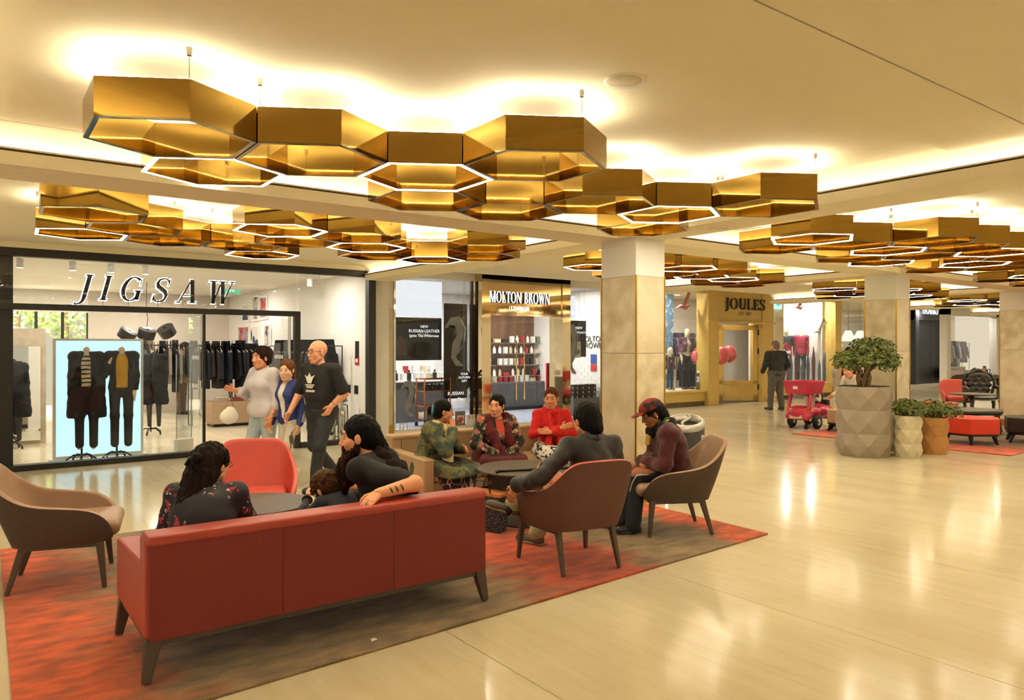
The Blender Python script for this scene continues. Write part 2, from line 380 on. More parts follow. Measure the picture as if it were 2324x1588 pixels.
# recessed downlights in the beam undersides
RING = M('white_ring', '#e8e2d4', .4)
LENS = EM('downlight_lens', (1.0, .88, .66), 6.)
def lamp(loc, power, size=.1, col=WARM, kind='AREA', rot=(0, 0, 0), spread=None, parent=None, shape='DISK', size_y=None):
    l = bpy.data.lights.new('lamp_light', kind); l.energy = power; l.color = col
    if kind == 'AREA':
        l.shape = shape; l.size = size
        if size_y: l.size_y = size_y
        if spread: l.spread = spread
    o = bpy.data.objects.new('lamp_light', l); COL.objects.link(o); o.location = loc; o.rotation_euler = rot; o.parent = parent; return o
rng = MB().lathe([(.08, 0), (.102, -.006), (.106, 0), (.08, .004)], 20, cap=False).mesh('ring')
lns = MB().lathe([(.001, .002), (.08, .002)], 20, cap=False).mesh('lens')
def downlight(x, y, z, label, power=K_DOWN, col=WARM):
    t = thing('downlight', label, 'lamp', (x, y, z), 0, 'round downlights recessed in the beams')
    link('ring', rng, RING, t); link('lens', lns, LENS, t)
    lamp((0, 0, -.012), power, .16, col, parent=t)
p = gnd(80, 395, ZS); downlight(p.x, p.y, ZS, 'round recessed downlight in the beam above the left shop front')
downlight(3.1, 5.75, ZS, 'round recessed downlight in the beam hidden by the nearest honeycomb chandelier')
p = gnd(1516, 533, ZS); downlight(5.8, 4.5, ZS, 'round recessed downlight just in front of the nearest marble column')
for i, (x, y, l) in enumerate([(5.7, 1.4, 'recessed downlight in the crossing beam at the upper right edge'), 
        (11.7, 3.4, 'recessed downlight in the beam right of the second column'), 
        (23.2, 8.5, 'recessed downlight far down the hall before the dark shop'), (20.2, 5.85, 'recessed downlight in the beam past the black armchair')]):
    downlight(x, y, ZS, l)
# round loudspeaker in the ceiling
p = gnd(1418, 183, ZC); t = thing('ceiling_speaker', 'round white loudspeaker grille set in the ceiling', 'loudspeaker', (p.x, p.y, ZC))
MB().lathe([(.085, 0), (.105, -.008), (.11, 0)], 28, cap=False).build('rim', RING, t, True)
MB().lathe([(.001, -.014), (.06, -.012), (.088, -.002)], 28, cap=False).build('grille', M('grille', '#d8cba8', .6, bump=.4, bscale=400), t, True)
# ================================================================ honeycomb chandeliers
HS, HT, ZB = .42, .185, 2.65
UPL = EM('uplight_strip', (1.0, .9, .68), K_UP)
RIML = EM('rim_light', (1.0, .9, .66), K_RIM)
RIMD = M('rim_mirror', '#8a7a5c', .12, 1.)
def hexring(ro, ri, z0, z1):
    m = MB(); P = lambda r, z: [(r*math.cos(pi/3*k), r*math.sin(pi/3*k), z) for k in range(6)]
    vs = P(ro, z0) + P(ri, z0) + P(ri, z1) + P(ro, z1)
    fs = []
    for k in range(6):
        j = (k+1) % 6
        for a in range(4): b = (a+1) % 4; fs.append((a*6 + k, a*6 + j, b*6 + j, b*6 + k))
    return m.add(vs, fs)
def hexflat(ro, ri, z):
    P = lambda r: [(r*math.cos(pi/3*k), r*math.sin(pi/3*k), z) for k in range(6)]
    return MB().add(P(ro) + P(ri), [(k, (k+1) % 6, (k+1) % 6 + 6, k + 6) for k in range(6)])
h_wall = hexring(HS - .004, HS - .03, .006, HT).mesh('hexagon'); h_rimd = hexring(HS - .005, HS - .032, 0, .006).mesh('rim'); h_riml = hexflat(HS - .005, HS - .034, .004).mesh('rim_light'); h_riml.materials.append(RIML)
h_up = hexflat(HS - .009, HS - .025, HT + .002).mesh('up'); h_wire = MB().cyl((0, 0, HT), (0, 0, ZC - ZB - .03), .0022, n=5).cyl((0, 0, ZC - ZB - .035), (0, 0, ZC - ZB), .011, .014, n=10).mesh('wire')
def chandelier(label, cells, rot, wires=True):
    cx = sum(c[0] for c in cells)/len(cells); cy = sum(c[1] for c in cells)/len(cells)
    t = thing('honeycomb_chandelier', label, 'chandelier', (cx, cy, ZB), 0, 'brass honeycomb chandeliers')
    for i, c in enumerate(cells):
        o = link('hexagon_shade', h_wall, BRASS, t); o.location = (c[0] - cx, c[1] - cy, 0); o.rotation_euler = (0, 0, rot)
        if c[2]: link('rim_light', h_riml, None, o)
        else: r = link('rim', h_rimd, RIMD, o)
        link('uplight_strip', h_up, UPL, o)
        if wires:
            for k in ((2, 5), (1, 4), (0, 3))[i % 3]:
                q = link('suspension_wire', h_wire, CHROME, o); q.location = ((HS - .02)*math.cos(pi/3*k), (HS - .02)*math.sin(pi/3*k), 0)
    return t
h_rimd.materials.append(RIMD)
Q3 = math.sqrt(3)/2
def lat(ox, oy, rot, cells, s=HS):
    c, s_ = math.cos(rot), math.sin(rot); out = []
    for i, k, l in cells:
        x, y = 1.5*s*i, Q3*s*k; out.append((ox + c*x - s_*y, oy + s_*x + c*y, l))
    return out
rA = R(-30.6)
chandelier('largest honeycomb chandelier of brass hexagons nearest the camera', lat(.835, 3.985, rA,
    [(0, 0, 0), (1, 1, 0), (2, 2, 1), (3, 1, 0), (0, 2, 1), (2, 4, 0), (3, 5, 0), (4, 4, 0), (5, 5, 1), (6, 4, 0), (5, 7, 0)]), rA)
rB = R(-32.5)
chandelier('honeycomb chandelier of brass hexagons hanging before the left clothes shop', lat(.83, 6.62, rB,
    [(0, 0, 0), (-1, 3, 1), (0, 2, 0), (0, 4, 0), (1, 5, 0), (1, 7, 1), (2, 2, 1), (2, 4, 0), (3, 3, 0), (3, 5, 1), (3, 7, 0), (4, 8, 1), (5, 5, 0), (5, 7, 0)]), rB)
def tri(bx, by, cells):
    return [(bx + (i + (.5 if r % 2 else 0))*2*Q3*HS, by + r*1.5*HS, l) for i, r, l in cells]
patC = [(0, 0, 1), (1, 0, 0), (2, 0, 1), (3, 0, 0), (5, 0, 1), (6, 0, 0), (0, 1, 0), (2, 1, 0), (3, 1, 1), (5, 1, 0), (1, -1, 0), (2, -1, 0), (3, -1, 1), (4, -1, 0), (5, -1, 0)]
patD = [(0, 0, 1), (0, -1, 0), (1, -1, 1), (2, -1, 0), (2, 0, 0), (3, 0, 1), (4, 0, 1), (1, 1, 0), (2, 1, 1), (4, 1, 0), (5, 0, 0), (5, 1, 0), (3, 2, 0)]
chandelier('honeycomb chandelier right of the nearest column at the upper right', tri(6.6, 4.02, patC), R(30))
chandelier('honeycomb chandelier partly hidden behind the nearest marble column', tri(6.66, 7.15, patD), R(30))
chandelier('honeycomb chandelier above the red ottomans at the right edge', tri(12.7, 4.1, patC), R(30), False)
chandelier('honeycomb chandelier above the pink toy car before the yellow shop', tri(12.7, 7.3, patD), R(30), False)
chandelier('distant honeycomb chandelier before the second yellow shop window', tri(18.2, 7.3, patD), R(30), False)
chandelier('distant honeycomb chandelier beside the column at the right edge', tri(18.2, 3.9, patC), R(30), False)
chandelier('distant honeycomb chandelier nearest the dark shop down the hall', tri(24.2, 7.4, patD), R(30), False)
chandelier('farthest honeycomb chandelier in front of the far glazed opening', tri(30.3, 8.2, patC), R(30), False)
chandelier('added unseen honeycomb chandelier out of the frame beside the camera', tri(.6, -3.6, patC), R(30), False)  # this and the next two: unseen, added to light the people from the front
chandelier('added unseen honeycomb chandelier out of the frame left of the camera', tri(-5.2, 1.6, patD), R(30), False)
chandelier('added unseen honeycomb chandelier out of the frame at the right hand side', tri(6.6, -1.6, patC), R(30), False)
# white can spotlights that hang through the honeycombs
CAN = M('white_can', '#f2eee6', .4)
can_body = MB().cyl((0, 0, -.19), (0, 0, -.06), .04, n=18).mesh('can'); can_stem = MB().cyl((0, 0, -.06), (0, 0, 0), .009, n=8).lathe([(.02, -.012), (.02, 0)], 12).mesh('stem')
def spot(u, v, label, power=K_DOWN*.3):
    p = gnd(u, v, ZC - .12); t = thing('can_spotlight', label, 'lamp', (p.x, p.y, ZC), 0, 'white can spotlights')
    link('can', can_body, CAN, t); link('stem', can_stem, CHROME, t); q = link('lens', lns, LENS, t); q.location = (0, 0, -.196); q.scale = (.45, .45, 1)
    lamp((0, 0, -.205), power, .07, WARM, parent=t)
spot(473, 388, 'white can spotlight inside the lit hexagon at the left of the nearest chandelier')
spot(1499, 487, 'white can spotlight inside the lit hexagon above the nearest column')
spot(303, 520, 'white can spotlight in the chandelier before the left clothes shop')
spot(1101, 562, 'white can spotlight at the right end of the chandelier before the left shop')
spot(1926, 552, 'white can spotlight under the chandelier right of the nearest column')
spot(2170, 597, 'white can spotlight above the second marble column')
# ================================================================ furniture of the seating group
LEATHER = lambda n, c, **k: M(n, c, k.pop('rough', .42), var=.08, scale=3, bump=.08, bscale=180, **k)
RED_L = LEATHER('red_leather', '#a03429'); RED_F = M('red_back_fabric_shaded', '#74221c', .75, var=.06, scale=40, bump=.15, bscale=500, stretch=(1, 1, 1))  # rear fabric: shade on the sofa's back is put into its darker colour
RED_B = LEATHER('bright_red_leather', '#c24a3c'); TAUPE_L = LEATHER('taupe_leather', '#9a7a60'); BROWN_F = M('brown_shell_fabric', '#4a3a2f', .8, var=.08, scale=50, bump=.15, bscale=600)
TAN_L = LEATHER('tan_sofa_leather', '#a88a66'); LEG = M('bronze_leg', '#4d4034', .5, .1); MAROON_F = M('maroon_brown_shell', '#5d382c', .75, var=.08, scale=40, bump=.15, bscale=600)
TABLE = M('dark_bronze_table', '#433a31', .5, .0, var=.08); BLACK_L = LEATHER('black_leather', '#191715', rough=.35)
def rug_mat(name, stops, seed=0.):
    m = bpy.data.materials.new(name); m.use_nodes = True; nt = m.node_tree; L = nt.links; b = nt.nodes['Principled BSDF']
    g = nd(nt, 'ShaderNodeTexCoord')
    def nz(s, d, st=(1, 1, 1)):
        mp = nd(nt, 'ShaderNodeMapping'); mp.inputs['Scale'].default_value = st; mp.inputs['Location'].default_value = (seed, seed, 0); L.new(g.outputs['Object'], mp.inputs[0])
        n = nd(nt, 'ShaderNodeTexNoise'); n.inputs['Scale'].default_value = s; n.inputs['Detail'].default_value = d; L.new(mp.outputs[0], n.inputs['Vector']); return n.outputs[0]
    sp = nd(nt, 'ShaderNodeSeparateXYZ'); L.new(g.outputs['Object'], sp.inputs[0])
    a = nd(nt, 'ShaderNodeMath', operation='MULTIPLY_ADD'); L.new(nz(2.2, 5, (1, 1.6, 1)), a.inputs[0]); a.inputs[1].default_value = 1.3; L.new(sp.outputs[0], a.inputs[2])
    mr = nd(nt, 'ShaderNodeMapRange'); mr.inputs[1].default_value = .65; mr.inputs[2].default_value = 6.25; L.new(a.outputs[0], mr.inputs[0])
    cr = nd(nt, 'ShaderNodeValToRGB'); e = cr.color_ramp.elements
    e[0].position = 0; e[0].color = (*lin(stops[0][1]), 1); e[1].position = 1; e[1].color = (*lin(stops[-1][1]), 1)
    for p_, c in stops[1:-1]: e.new(p_).color = (*lin(c), 1)
    L.new(mr.outputs[0], cr.inputs[0])
    r2 = nd(nt, 'ShaderNodeValToRGB'); q = r2.color_ramp.elements; q[0].position, q[1].position = .35, .68; q[0].color = (.5, .46, .4, 1); q[1].color = (1.35, 1.28, 1.15, 1); L.new(nz(4.5, 6, (1, 2.2, 1)), r2.inputs[0])
    mx = nd(nt, 'ShaderNodeMix', data_type='RGBA', blend_type='MULTIPLY'); mx.inputs[0].default_value = .9; L.new(cr.outputs[0], mx.inputs[6]); L.new(r2.outputs[0], mx.inputs[7])
    L.new(mx.outputs[2], b.inputs['Base Color']); b.inputs['Roughness'].default_value = .95; b.inputs['Sheen Weight'].default_value = .3; b.inputs['Specular IOR Level'].default_value = .1
    bp = nd(nt, 'ShaderNodeBump'); bp.inputs['Strength'].default_value = .5; bp.inputs['Distance'].default_value = .006; L.new(nz(160, 2), bp.inputs['Height']); L.new(bp.outputs[0], b.inputs['Normal'])
    return m
OR, TP = '#cc5620', '#846f50'
RUG1 = rug_mat('orange_taupe_rug', [(0, OR), (.08, OR), (.12, '#a55a30'), (.17, TP), (.5, TP), (.55, '#8d4a28'), (.6, '#c0461c'), (.7, '#b8451e'), (.76, TP), (.92, TP), (.96, OR), (1, OR)])
def rug(name, label, corners, mat, th=.014):
    o = MB().prism(corners, .001, th).build(name, mat, None, bevel=.006); tag(o, label, 'rug'); return o
rug('rug', 'large orange and taupe mottled rug under the seated people', [(.17, 3.5), (5.57, 3.8), (5.66, 7.08), (.24, 7.13)], RUG1)
r2 = rug('rug', 'second orange and brown rug beneath the red ottomans', [(0, -3.52), (5.4, -3.3), (5.4, .2), (-.1, 0)], rug_mat('orange_brown_rug', [(0, OR), (.14, '#c2421b'), (.2, '#7b5a3c'), (.6, '#6d573d'), (.8, '#9c4522'), (1, OR)], 3.)); r2.location = (12.42, 7.9, 0)
r2['label'] = 'second orange and brown rug beneath the red ottomans'
# ---- lounge chair
CH_H = [((-.27, 0, .30), (-.43, 0, .805)), ((-.27, .12, .30), (-.43, .14, .805)), ((-.262, .21, .30), (-.42, .25, .795)), ((-.22, .275, .30), (-.33, .315, .68)), ((-.12, .30, .30), (-.19, .35, .575)),
        ((.05, .305, .30), (.02, .36, .55)), ((.2, .305, .30), (.2, .355, .53)), ((.295, .295, .305), (.3, .33, .455)), ((.32, .285, .315), (.33, .305, .37))]
def chair_shell(inset):
    pts = [((b[0], -b[1], b[2]), (t[0], -t[1], t[2])) for b, t in CH_H[:0:-1]] + CH_H; rows = []
    for v in (0, .3, .65, .9, 1.):
        row = []
        for b, t in pts:
            b, t = Vector(b), Vector(t); p = b.lerp(t, v); c = Vector((.1, 0, 0)) - Vector((p.x, p.y, 0)); c.normalize()
            p -= c*(.012*math.sin(pi*v)); row.append(p + c*inset)
        rows.append(row)
    return rows
_o, _i = chair_shell(0), chair_shell(.04)
_lip = [a.lerp(b, .5) + Vector((0, 0, .012)) for a, b in zip(_o[-1], _i[-1])]
m_shell = MB().grid([[tuple(p - Vector((0, 0, .0))) for p in r] for r in _o]).add([p for p in _o[0]], [tuple(range(len(_o[0])))]).mesh('shell')
m_lining = MB().grid([_o[-1], _lip] + _i[::-1]).mesh('lining')
m_seat = MB().box(-.25, .37, -.275, .275, .325, .435).mesh('seat')
def leg_frame(fx, fy, bx, by, top=.30):
    ms = {}
    for s in (-1, 1):
        ms['f', s] = MB().bar((fx - .03, s*(fy - .02), top), (fx, s*fy, 0), .05, .04, (0, 1, 0), .028, .026).mesh('leg')
        ms['b', s] = MB().bar((bx + .06, s*(by - .01), top), (bx - .03, s*by, 0), .05, .04, (0, 1, 0), .028, .026).mesh('leg')
        ms['r', s] = MB().bar((fx - .01, s*(fy - .02), top - .012), (bx + .04, s*(by - .01), top - .012), .035, .03).mesh('rail')
    ms['c'] = MB().bar((fx - .03, -fy, top - .012), (fx - .03, fy, top - .012), .03, .03).mesh('crossbar')
    return ms
_lf = leg_frame(.28, .30, -.25, .235)
def lounge_chair(label, loc, face, inner, outer, group='upholstered lounge chairs'):
    t = thing('lounge_chair', label, 'chair', loc, face, group)
    for nme, me, mt, sub in (('shell', m_shell, outer, 2), ('lining', m_lining, inner, 2)):
        o = link(nme, me.copy(), None, t, True, 0, sub); o.data.materials.append(mt)
    o = link('seat_cushion', m_seat.copy(), inner, t, True, .05, 0, 5)
    for k in (-1, 1):
        link('leg', _lf['f', k], LEG, t, bevel=.006); link('leg', _lf['b', k], LEG, t, bevel=.006); link('side_rail', _lf['r', k], LEG, t)
    link('crossbar', _lf['c'], LEG, t)
    return t
lounge_chair('taupe lounge chair at the left edge of the big rug', (.55, 5.93, .018), R(-12), TAUPE_L, BROWN_F)
lounge_chair('empty red lounge chair behind the small table at the left', (1.88, 6.06, .018), R(-110), RED_B, RED_B)
lounge_chair('brown backed lounge chair with red lining holding the man in the black jacket', (3.64, 4.16, .018), R(80), RED_B, MAROON_F)
lounge_chair('taupe lounge chair holding the person in the red cap', (5.03, 4.4, .018), R(147), TAUPE_L, BROWN_F)
lounge_chair('distant red lounge chair next to the black tufted armchair', (19.4, 8.0, 0), R(215), RED_B, RED_B)
# ---- sofas: back at y = 0, seat towards +y
def sofa(label, loc, rz, w_, mat, back, D=.82):
    t = thing('sofa', label, 'sofa', loc, rz); hw = w_/2; n = 3; pw = w_/n; zb = .2
    MB().box(-hw, hw, .03, D, zb, .30).build('seat_base', mat, t, bevel=.012)
    for i in range(n):
        a, b = -hw + i*pw, -hw + (i+1)*pw
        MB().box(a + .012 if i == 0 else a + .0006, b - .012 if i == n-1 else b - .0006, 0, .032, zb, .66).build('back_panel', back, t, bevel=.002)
        MB().box(max(a + .001, -hw + .112), min(b - .001, hw - .112), .034, .165, .3, .685).build('back_cushion', mat, t, bevel=.012)
        c0, c1 = max(a, -hw + .11), min(b, hw - .11)
        MB().box(c0 + .002, c1 - .002, .17, D + .01, .3, .40).build('seat_cushion', mat, t, bevel=.025, seg=3, smooth=True)
    MB().box(-hw + .001, hw - .001, -.004, .17, .645, .70).build('back_roll', mat, t, bevel=.022, seg=4, smooth=True)
    for s in (-1, 1):
        x0, x1 = sorted((s*(hw - .11), s*(hw + .004)))
        MB().prism([(.033, zb), (D + .01, zb), (D + .01, .53), (.165, .555), (.165, .684), (.033, .684)], x0, x1, 'x').build('arm', mat, t, bevel=.016, seg=3)
        xr = s*(hw - .035)
        MB().box(xr - .02, xr + .02, .05, D - .05, .165, .2).build('side_rail', LEG, t)
        for y, sy in ((.05, -1), (D - .05, 1)):
            MB().bar((s*(hw - .035), y, .2), (s*(hw + .0), y + sy*.025, 0), .075, .06, (0, 1, 0), .04, .035).bar((s*(hw - .06), y, .185), (s*(hw - .16), y, .19), .03, .045, (0, 0, 1), .02, .02).build('leg', LEG, t, bevel=.006)
    for y in (.05, D - .05): MB().box(-hw + .03, hw - .03, y - .02, y + .02, .165, .2).build('rail', LEG, t)
    return t
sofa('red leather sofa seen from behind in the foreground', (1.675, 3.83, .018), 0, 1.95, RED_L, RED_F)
sofa('tan leather sofa under the three seated women', (4.5, 6.92, .018), pi, 2.0, TAN_L, TAN_L)
def round_table(label, loc, r=.46, h=.5, mat=None):
    t = thing('round_table', label, 'table', loc); mt = mat or TABLE
    MB().lathe([(.001, h - .028), (r - .03, h - .026), (r, h - .012), (r, h - .004), (r - .004, h), (.001, h)], 56, cap=False).build('table_top', mt, t, True).data.polygons.foreach_set('use_smooth', [False]*280)
    MB().cyl((0, 0, .02), (0, 0, h - .026), .035, n=20).build('pedestal', mt, t, True)
    MB().lathe([(.24, 0), (.24, .012), (.05, .022), (.036, .05)], 36).build('base', mt, t)
    return t
round_table('dark round coffee table beside the red sofa', (1.66, 5.28, .015), .38)
round_table('dark round coffee table in front of the three women', (4.14, 5.36, .015), .45)
c0 = Vector((3.78, 5.28, .527)); c1 = Vector((4.42, 5.05, .527))
t = thing('walking_stick', 'black walking stick lying on the round table before the women', 'stick', c0)
MB().cyl((.03, 0, 0), c1 - c0, .011, n=10).build('shaft', DARK_METAL, t, True); MB().tube([(.04, 0, 0), (0, .005, .001), (-.03, .0, .001), (-.05, -.04, 0)], .012, 10).build('grip', DARK_METAL, t, True)
# patterned gift bag and orange/white scraps on the rug
p = gnd(1108, 1192, .014)
t = thing('shopping_bag', 'dark dotted shopping bag standing beside the red sofa', 'bag', (p.x - .1, p.y - .12, .015), R(20))
BAGM = PAT('dotted_bag', '#22262c', [('dots', 60, .3, .2, '#8d949a')])
MB().add([(-.06, -.17, 0), (.06, -.17, 0), (.06, .17, 0), (-.06, .17, 0), (-.09, -.2, .33), (.09, -.2, .33), (.09, .2, .33), (-.09, .2, .33)], [(3, 2, 1, 0), (0, 1, 5, 4), (1, 2, 6, 5), (2, 3, 7, 6), (3, 0, 4, 7), (4, 5, 6, 7)]).build('bag_body', BAGM, t, bevel=.01)
MB().box(-.093, .093, -.203, .203, .315, .34).build('bag_rim', M('tan_rim', '#b5713c', .6), t)
for s in (-1, 1): MB().tube([(s*.08, -.1, .33), (s*.075, -.06, .44), (s*.075, .06, .44), (s*.08, .1, .33)], .007, 6).build('handle', DARK_METAL, t, True)
p = gnd(848, 1453, .014); o = MB().add([(-.02, -.012, .002), (.015, -.015, .006), (.025, .01, .003), (-.01, .016, .008), (0, 0, .014), (.003, .002, 0)], [(0, 1, 4), (1, 2, 4), (2, 3, 4), (3, 0, 4), (1, 0, 5), (2, 1, 5), (3, 2, 5), (0, 3, 5)]).build('paper_scrap', WHITEP); o.location = p
tag(o, 'crumpled white paper scrap on the rug in front of the red sofa', 'scrap')
# ---- waste bin beside the column
def bin_(loc):
    t = thing('recycling_bin', 'dark grey oval recycling bin with two openings beside the marble column', 'bin', loc, R(40)); G = M('bin_grey', '#3d3b39', .45, .3); S = M('bin_silver', '#a9a7a2', .35, .7)
    r = .2; h = .80; sl = .14
    def ring(rr, z, tilt): return [(rr*math.cos(2*pi*k/40), rr*math.sin(2*pi*k/40), z + tilt*rr*math.cos(2*pi*k/40)/r) for k in range(40)]
    a, b, c, d, e = ring(r, 0, 0), ring(r, h - .06, .05), ring(r + .004, h, .06), ring(r - .035, h + .012, .055), ring(r - .045, h - .05, .05)
    def band(rows): m = MB(); m.grid([q + [q[0]] for q in rows]); return m
    m = band([a, b]); m.add(a, [tuple(range(40))]); m.build('body', G, t, True)
    band([b, c, d, e]).build('rim', S, t, True)
    MB().add(e, [tuple(range(40))]).build('opening', M('bin_void', '#0c0b0a', .8), t)
    P = [(-.15, .03), (-.07, .045), (0, 0), (.07, -.045), (.15, -.03)]
    MB().tube([(x, y, h + .004 + .06*x/r) for x, y in P], [.012, .016, .018, .016, .012], 8).build('divider', S, t, True)
    for k, an in enumerate((-118, -60)):
        q = R(an) ; c_, s_ = math.cos(q), math.sin(q); pz = .62
        s = MB(); tx, ty = -s_, c_
        for du, dv in ((-.028, -.036), (.028, -.036), (.028, .036), (-.028, .036)): s.v.append((c_*(r + .003) + tx*du, s_*(r + .003) + ty*du, pz + dv))
        s.v += [(x*.985, y*.985, z) for x, y, z in s.v]; s.f = [(0, 1, 2, 3), (7, 6, 5, 4), (0, 4, 5, 1), (1, 5, 6, 2), (2, 6, 7, 3), (3, 7, 4, 0)]
        st = s.build('sticker', WHITEP, t)
        ar = MB()
        for j in range(3):
            A = 2*pi*j/3 + pi/2; B = A + 2*pi/3*.78
            p0 = (math.cos(A)*.017, math.sin(A)*.017 + .004); p1 = (math.cos(B)*.017, math.sin(B)*.017 + .004)
            ar.bar((c_*(r + .005) + tx*p0[0], s_*(r + .005) + ty*p0[0], pz + p0[1]), (c_*(r + .005) + tx*p1[0], s_*(r + .005) + ty*p1[0], pz + p1[1]), .006, .002, (c_, s_, 0))
        ar.build('recycling_arrows', DARK_METAL, st)
bin_((6.42, 5.42, 0))
# ---- faceted planters with shrubs
def planter(label, loc, r, h, n, rows, mat, rz=0., group='faceted planters'):
    t = thing('faceted_planter', label, 'planter', loc, rz, group); vs, fs = [], []
    for i in range(rows + 1):
        rr = r*(.86 if i == 0 else (1.0 if i % 2 else .93)) if i < rows else r*.95
        for k in range(n):
            a = 2*pi*(k + .5*(i % 2))/n; vs.append((rr*math.cos(a), rr*math.sin(a), h*i/rows))
    for i in range(rows):
        for k in range(n):
            a, b = i*n + k, i*n + (k+1) % n; c, d = a + n, b + n
            if i % 2: fs += [(a, b, d), (a, d, c)]
            else: fs += [(a, b, c), (b, d, c)]
    fs.append(tuple(range(n - 1, -1, -1)))
    MB().add(vs, fs).build('pot', mat, t)
    MB().lathe([(.001, h - .05), (r*.9, h - .05)], n*2, cap=False).build('soil', M('soil', '#3a2d1e', .95, bump=.5, bscale=40), t)
    return t
LEAF = M('leaf_green', '#3f4f22', .45, scale=9, col2='#7f8a44', contrast=(.35, .65)); BARK = M('bark', '#6e5638', .85, var=.25, bump=.4, bscale=50)
def shrub(parent, blobs, nleaf, size, stems, seed):
    rnd = random.Random(seed); m = MB()
    for c, r, share in blobs:
        for _ in range(int(nleaf*share)):
            d = Vector((rnd.gauss(0, 1), rnd.gauss(0, 1), rnd.gauss(0, 1))).normalized(); q = Vector(c) + Vector((d.x*r[0], d.y*r[1], d.z*r[2]))*(rnd.random()**.35)
            n = (d + Vector((rnd.uniform(-.8, .8), rnd.uniform(-.8, .8), rnd.uniform(.0, 1.1)))).normalized(); tdir = n.cross(Vector((rnd.uniform(-1, 1), rnd.uniform(-1, 1), rnd.uniform(-1, 1)))).normalized(); sd = n.cross(tdir)
            L = size*rnd.uniform(.7, 1.25); W = L*.3
            m.add([q, q + tdir*L*.5 + sd*W + n*.004, q + tdir*L - n*L*.15, q + tdir*L*.5 - sd*W + n*.004], [(0, 1, 2), (0, 2, 3)])
    o = m.build('foliage', LEAF, parent); o['kind'] = 'stuff'
    for pts, rr in stems: MB().tube(pts, rr, 8).build('stem', BARK, parent, True)
t = planter('tall grey faceted planter with a small gnarled tree', (10.8, 5.74, 0), .40, 1.03, 8, 6, M('grey_pot', '#8d8070', .55, var=.04), R(15))
st = []
for k in range(6):
    a = k*1.05 + .3; st.append(([(.05*math.cos(a), .05*math.sin(a), .98), (.09*math.cos(a), .09*math.sin(a), 1.15), (.07*math.cos(a+.6), .07*math.sin(a+.6), 1.25), (.25*math.cos(a+.3), .25*math.sin(a+.3), 1.42)], [.035, .03, .024, .012]))
shrub(t, [((0, 0, 1.45), (.38, .38, .15), .36), ((.06, -.1, 1.62), (.31, .31, .15), .32), ((-.16, .2, 1.42), (.22, .22, .14), .17), ((.2, -.28, 1.42), (.2, .2, .17), .15)], 2600, .06, st, 3)
t = planter('small cream faceted planter with a low bush', (11.16, 5.27, 0), .2, .61, 8, 6, M('cream_pot', '#c9bd9d', .5, var=.04))
shrub(t, [((0, 0, .74), (.25, .25, .12), .8), ((.0, -.1, .7), (.2, .2, .1), .2)], 900, .05, [([(.02*k, 0, .56), (.05*k, .03, .7)], [.012, .008]) for k in (-2, -1, 1, 2)], 5)
t = planter('small orange tan faceted planter with a low bush', (11.83, 5.2, 0), .21, .55, 7, 4, M('tan_pot', '#b07c42', .5, var=.04), R(10))
shrub(t, [((0, 0, .68), (.26, .26, .14), .7), ((.1, -.2, .66), (.2, .2, .12), .3)], 900, .05, [([(.02*k, 0, .5), (.05*k, .03, .66)], [.012, .008]) for k in (-2, -1, 1, 2)], 6)
# ---- ottomans and table on the second rug
def hex_ottoman(label, loc, rz, sx, sy, mat, name='hexagonal_ottoman', cat='ottoman', z0=.17, z1=.42):
    t = thing(name, label, cat, loc, rz); pl_ = [(-.5, 0), (-.25, -.5), (.25, -.5), (.5, 0), (.25, .5), (-.25, .5)]; P = [(x*sx, y*sy) for x, y in pl_]
    MB().prism(P, z0, z1).build('upholstery', mat, t, bevel=.012, seg=3)
    MB().prism([(x*.96, y*.96) for x, y in P], z0 - .03, z0).build('base', DARK_METAL, t)
    for x, y in P:
        if abs(y) > 1e-6 or True: MB().bar((x*.8, y*.8, z0 - .03), (x*.92, y*.92, 0), .05, .05, (1, 0, 0), .03, .03).build('leg', DARK_METAL, t)
    return t
ORED = M('ottoman_red', '#cf3a22', .6, var=.05, scale=30)
hex_ottoman('nearest red hexagonal ottoman on the second rug', (13.5, 5.35, .02), R(-35), .95, .75, ORED)
hex_ottoman('rear red hexagonal ottoman in front of the red lounge chair', (16.6, 7.25, .02), R(-35), .95, .75, ORED)
hex_ottoman('black hexagonal ottoman beside the nearest red one at the right edge', (14.4, 4.7, .02), R(-35), 1.0, .85, M('ottoman_black', '#1d1b19', .5))
hex_ottoman('low black hexagonal table behind the nearest red ottoman', (15.1, 6.0, .02), R(-35), 1.3, .9, TABLE, 'hexagonal_table', 'table', .38, .43)
hex_ottoman('tan ottoman half hidden by the tall grey planter', (13.45, 7.5, .02), R(-38), .7, .6, TAN_L, 'bench_ottoman', 'ottoman', .16, .40)
round_table('dark round table in front of the black tufted armchair', (17.6, 6.95, .0), .45, .6)
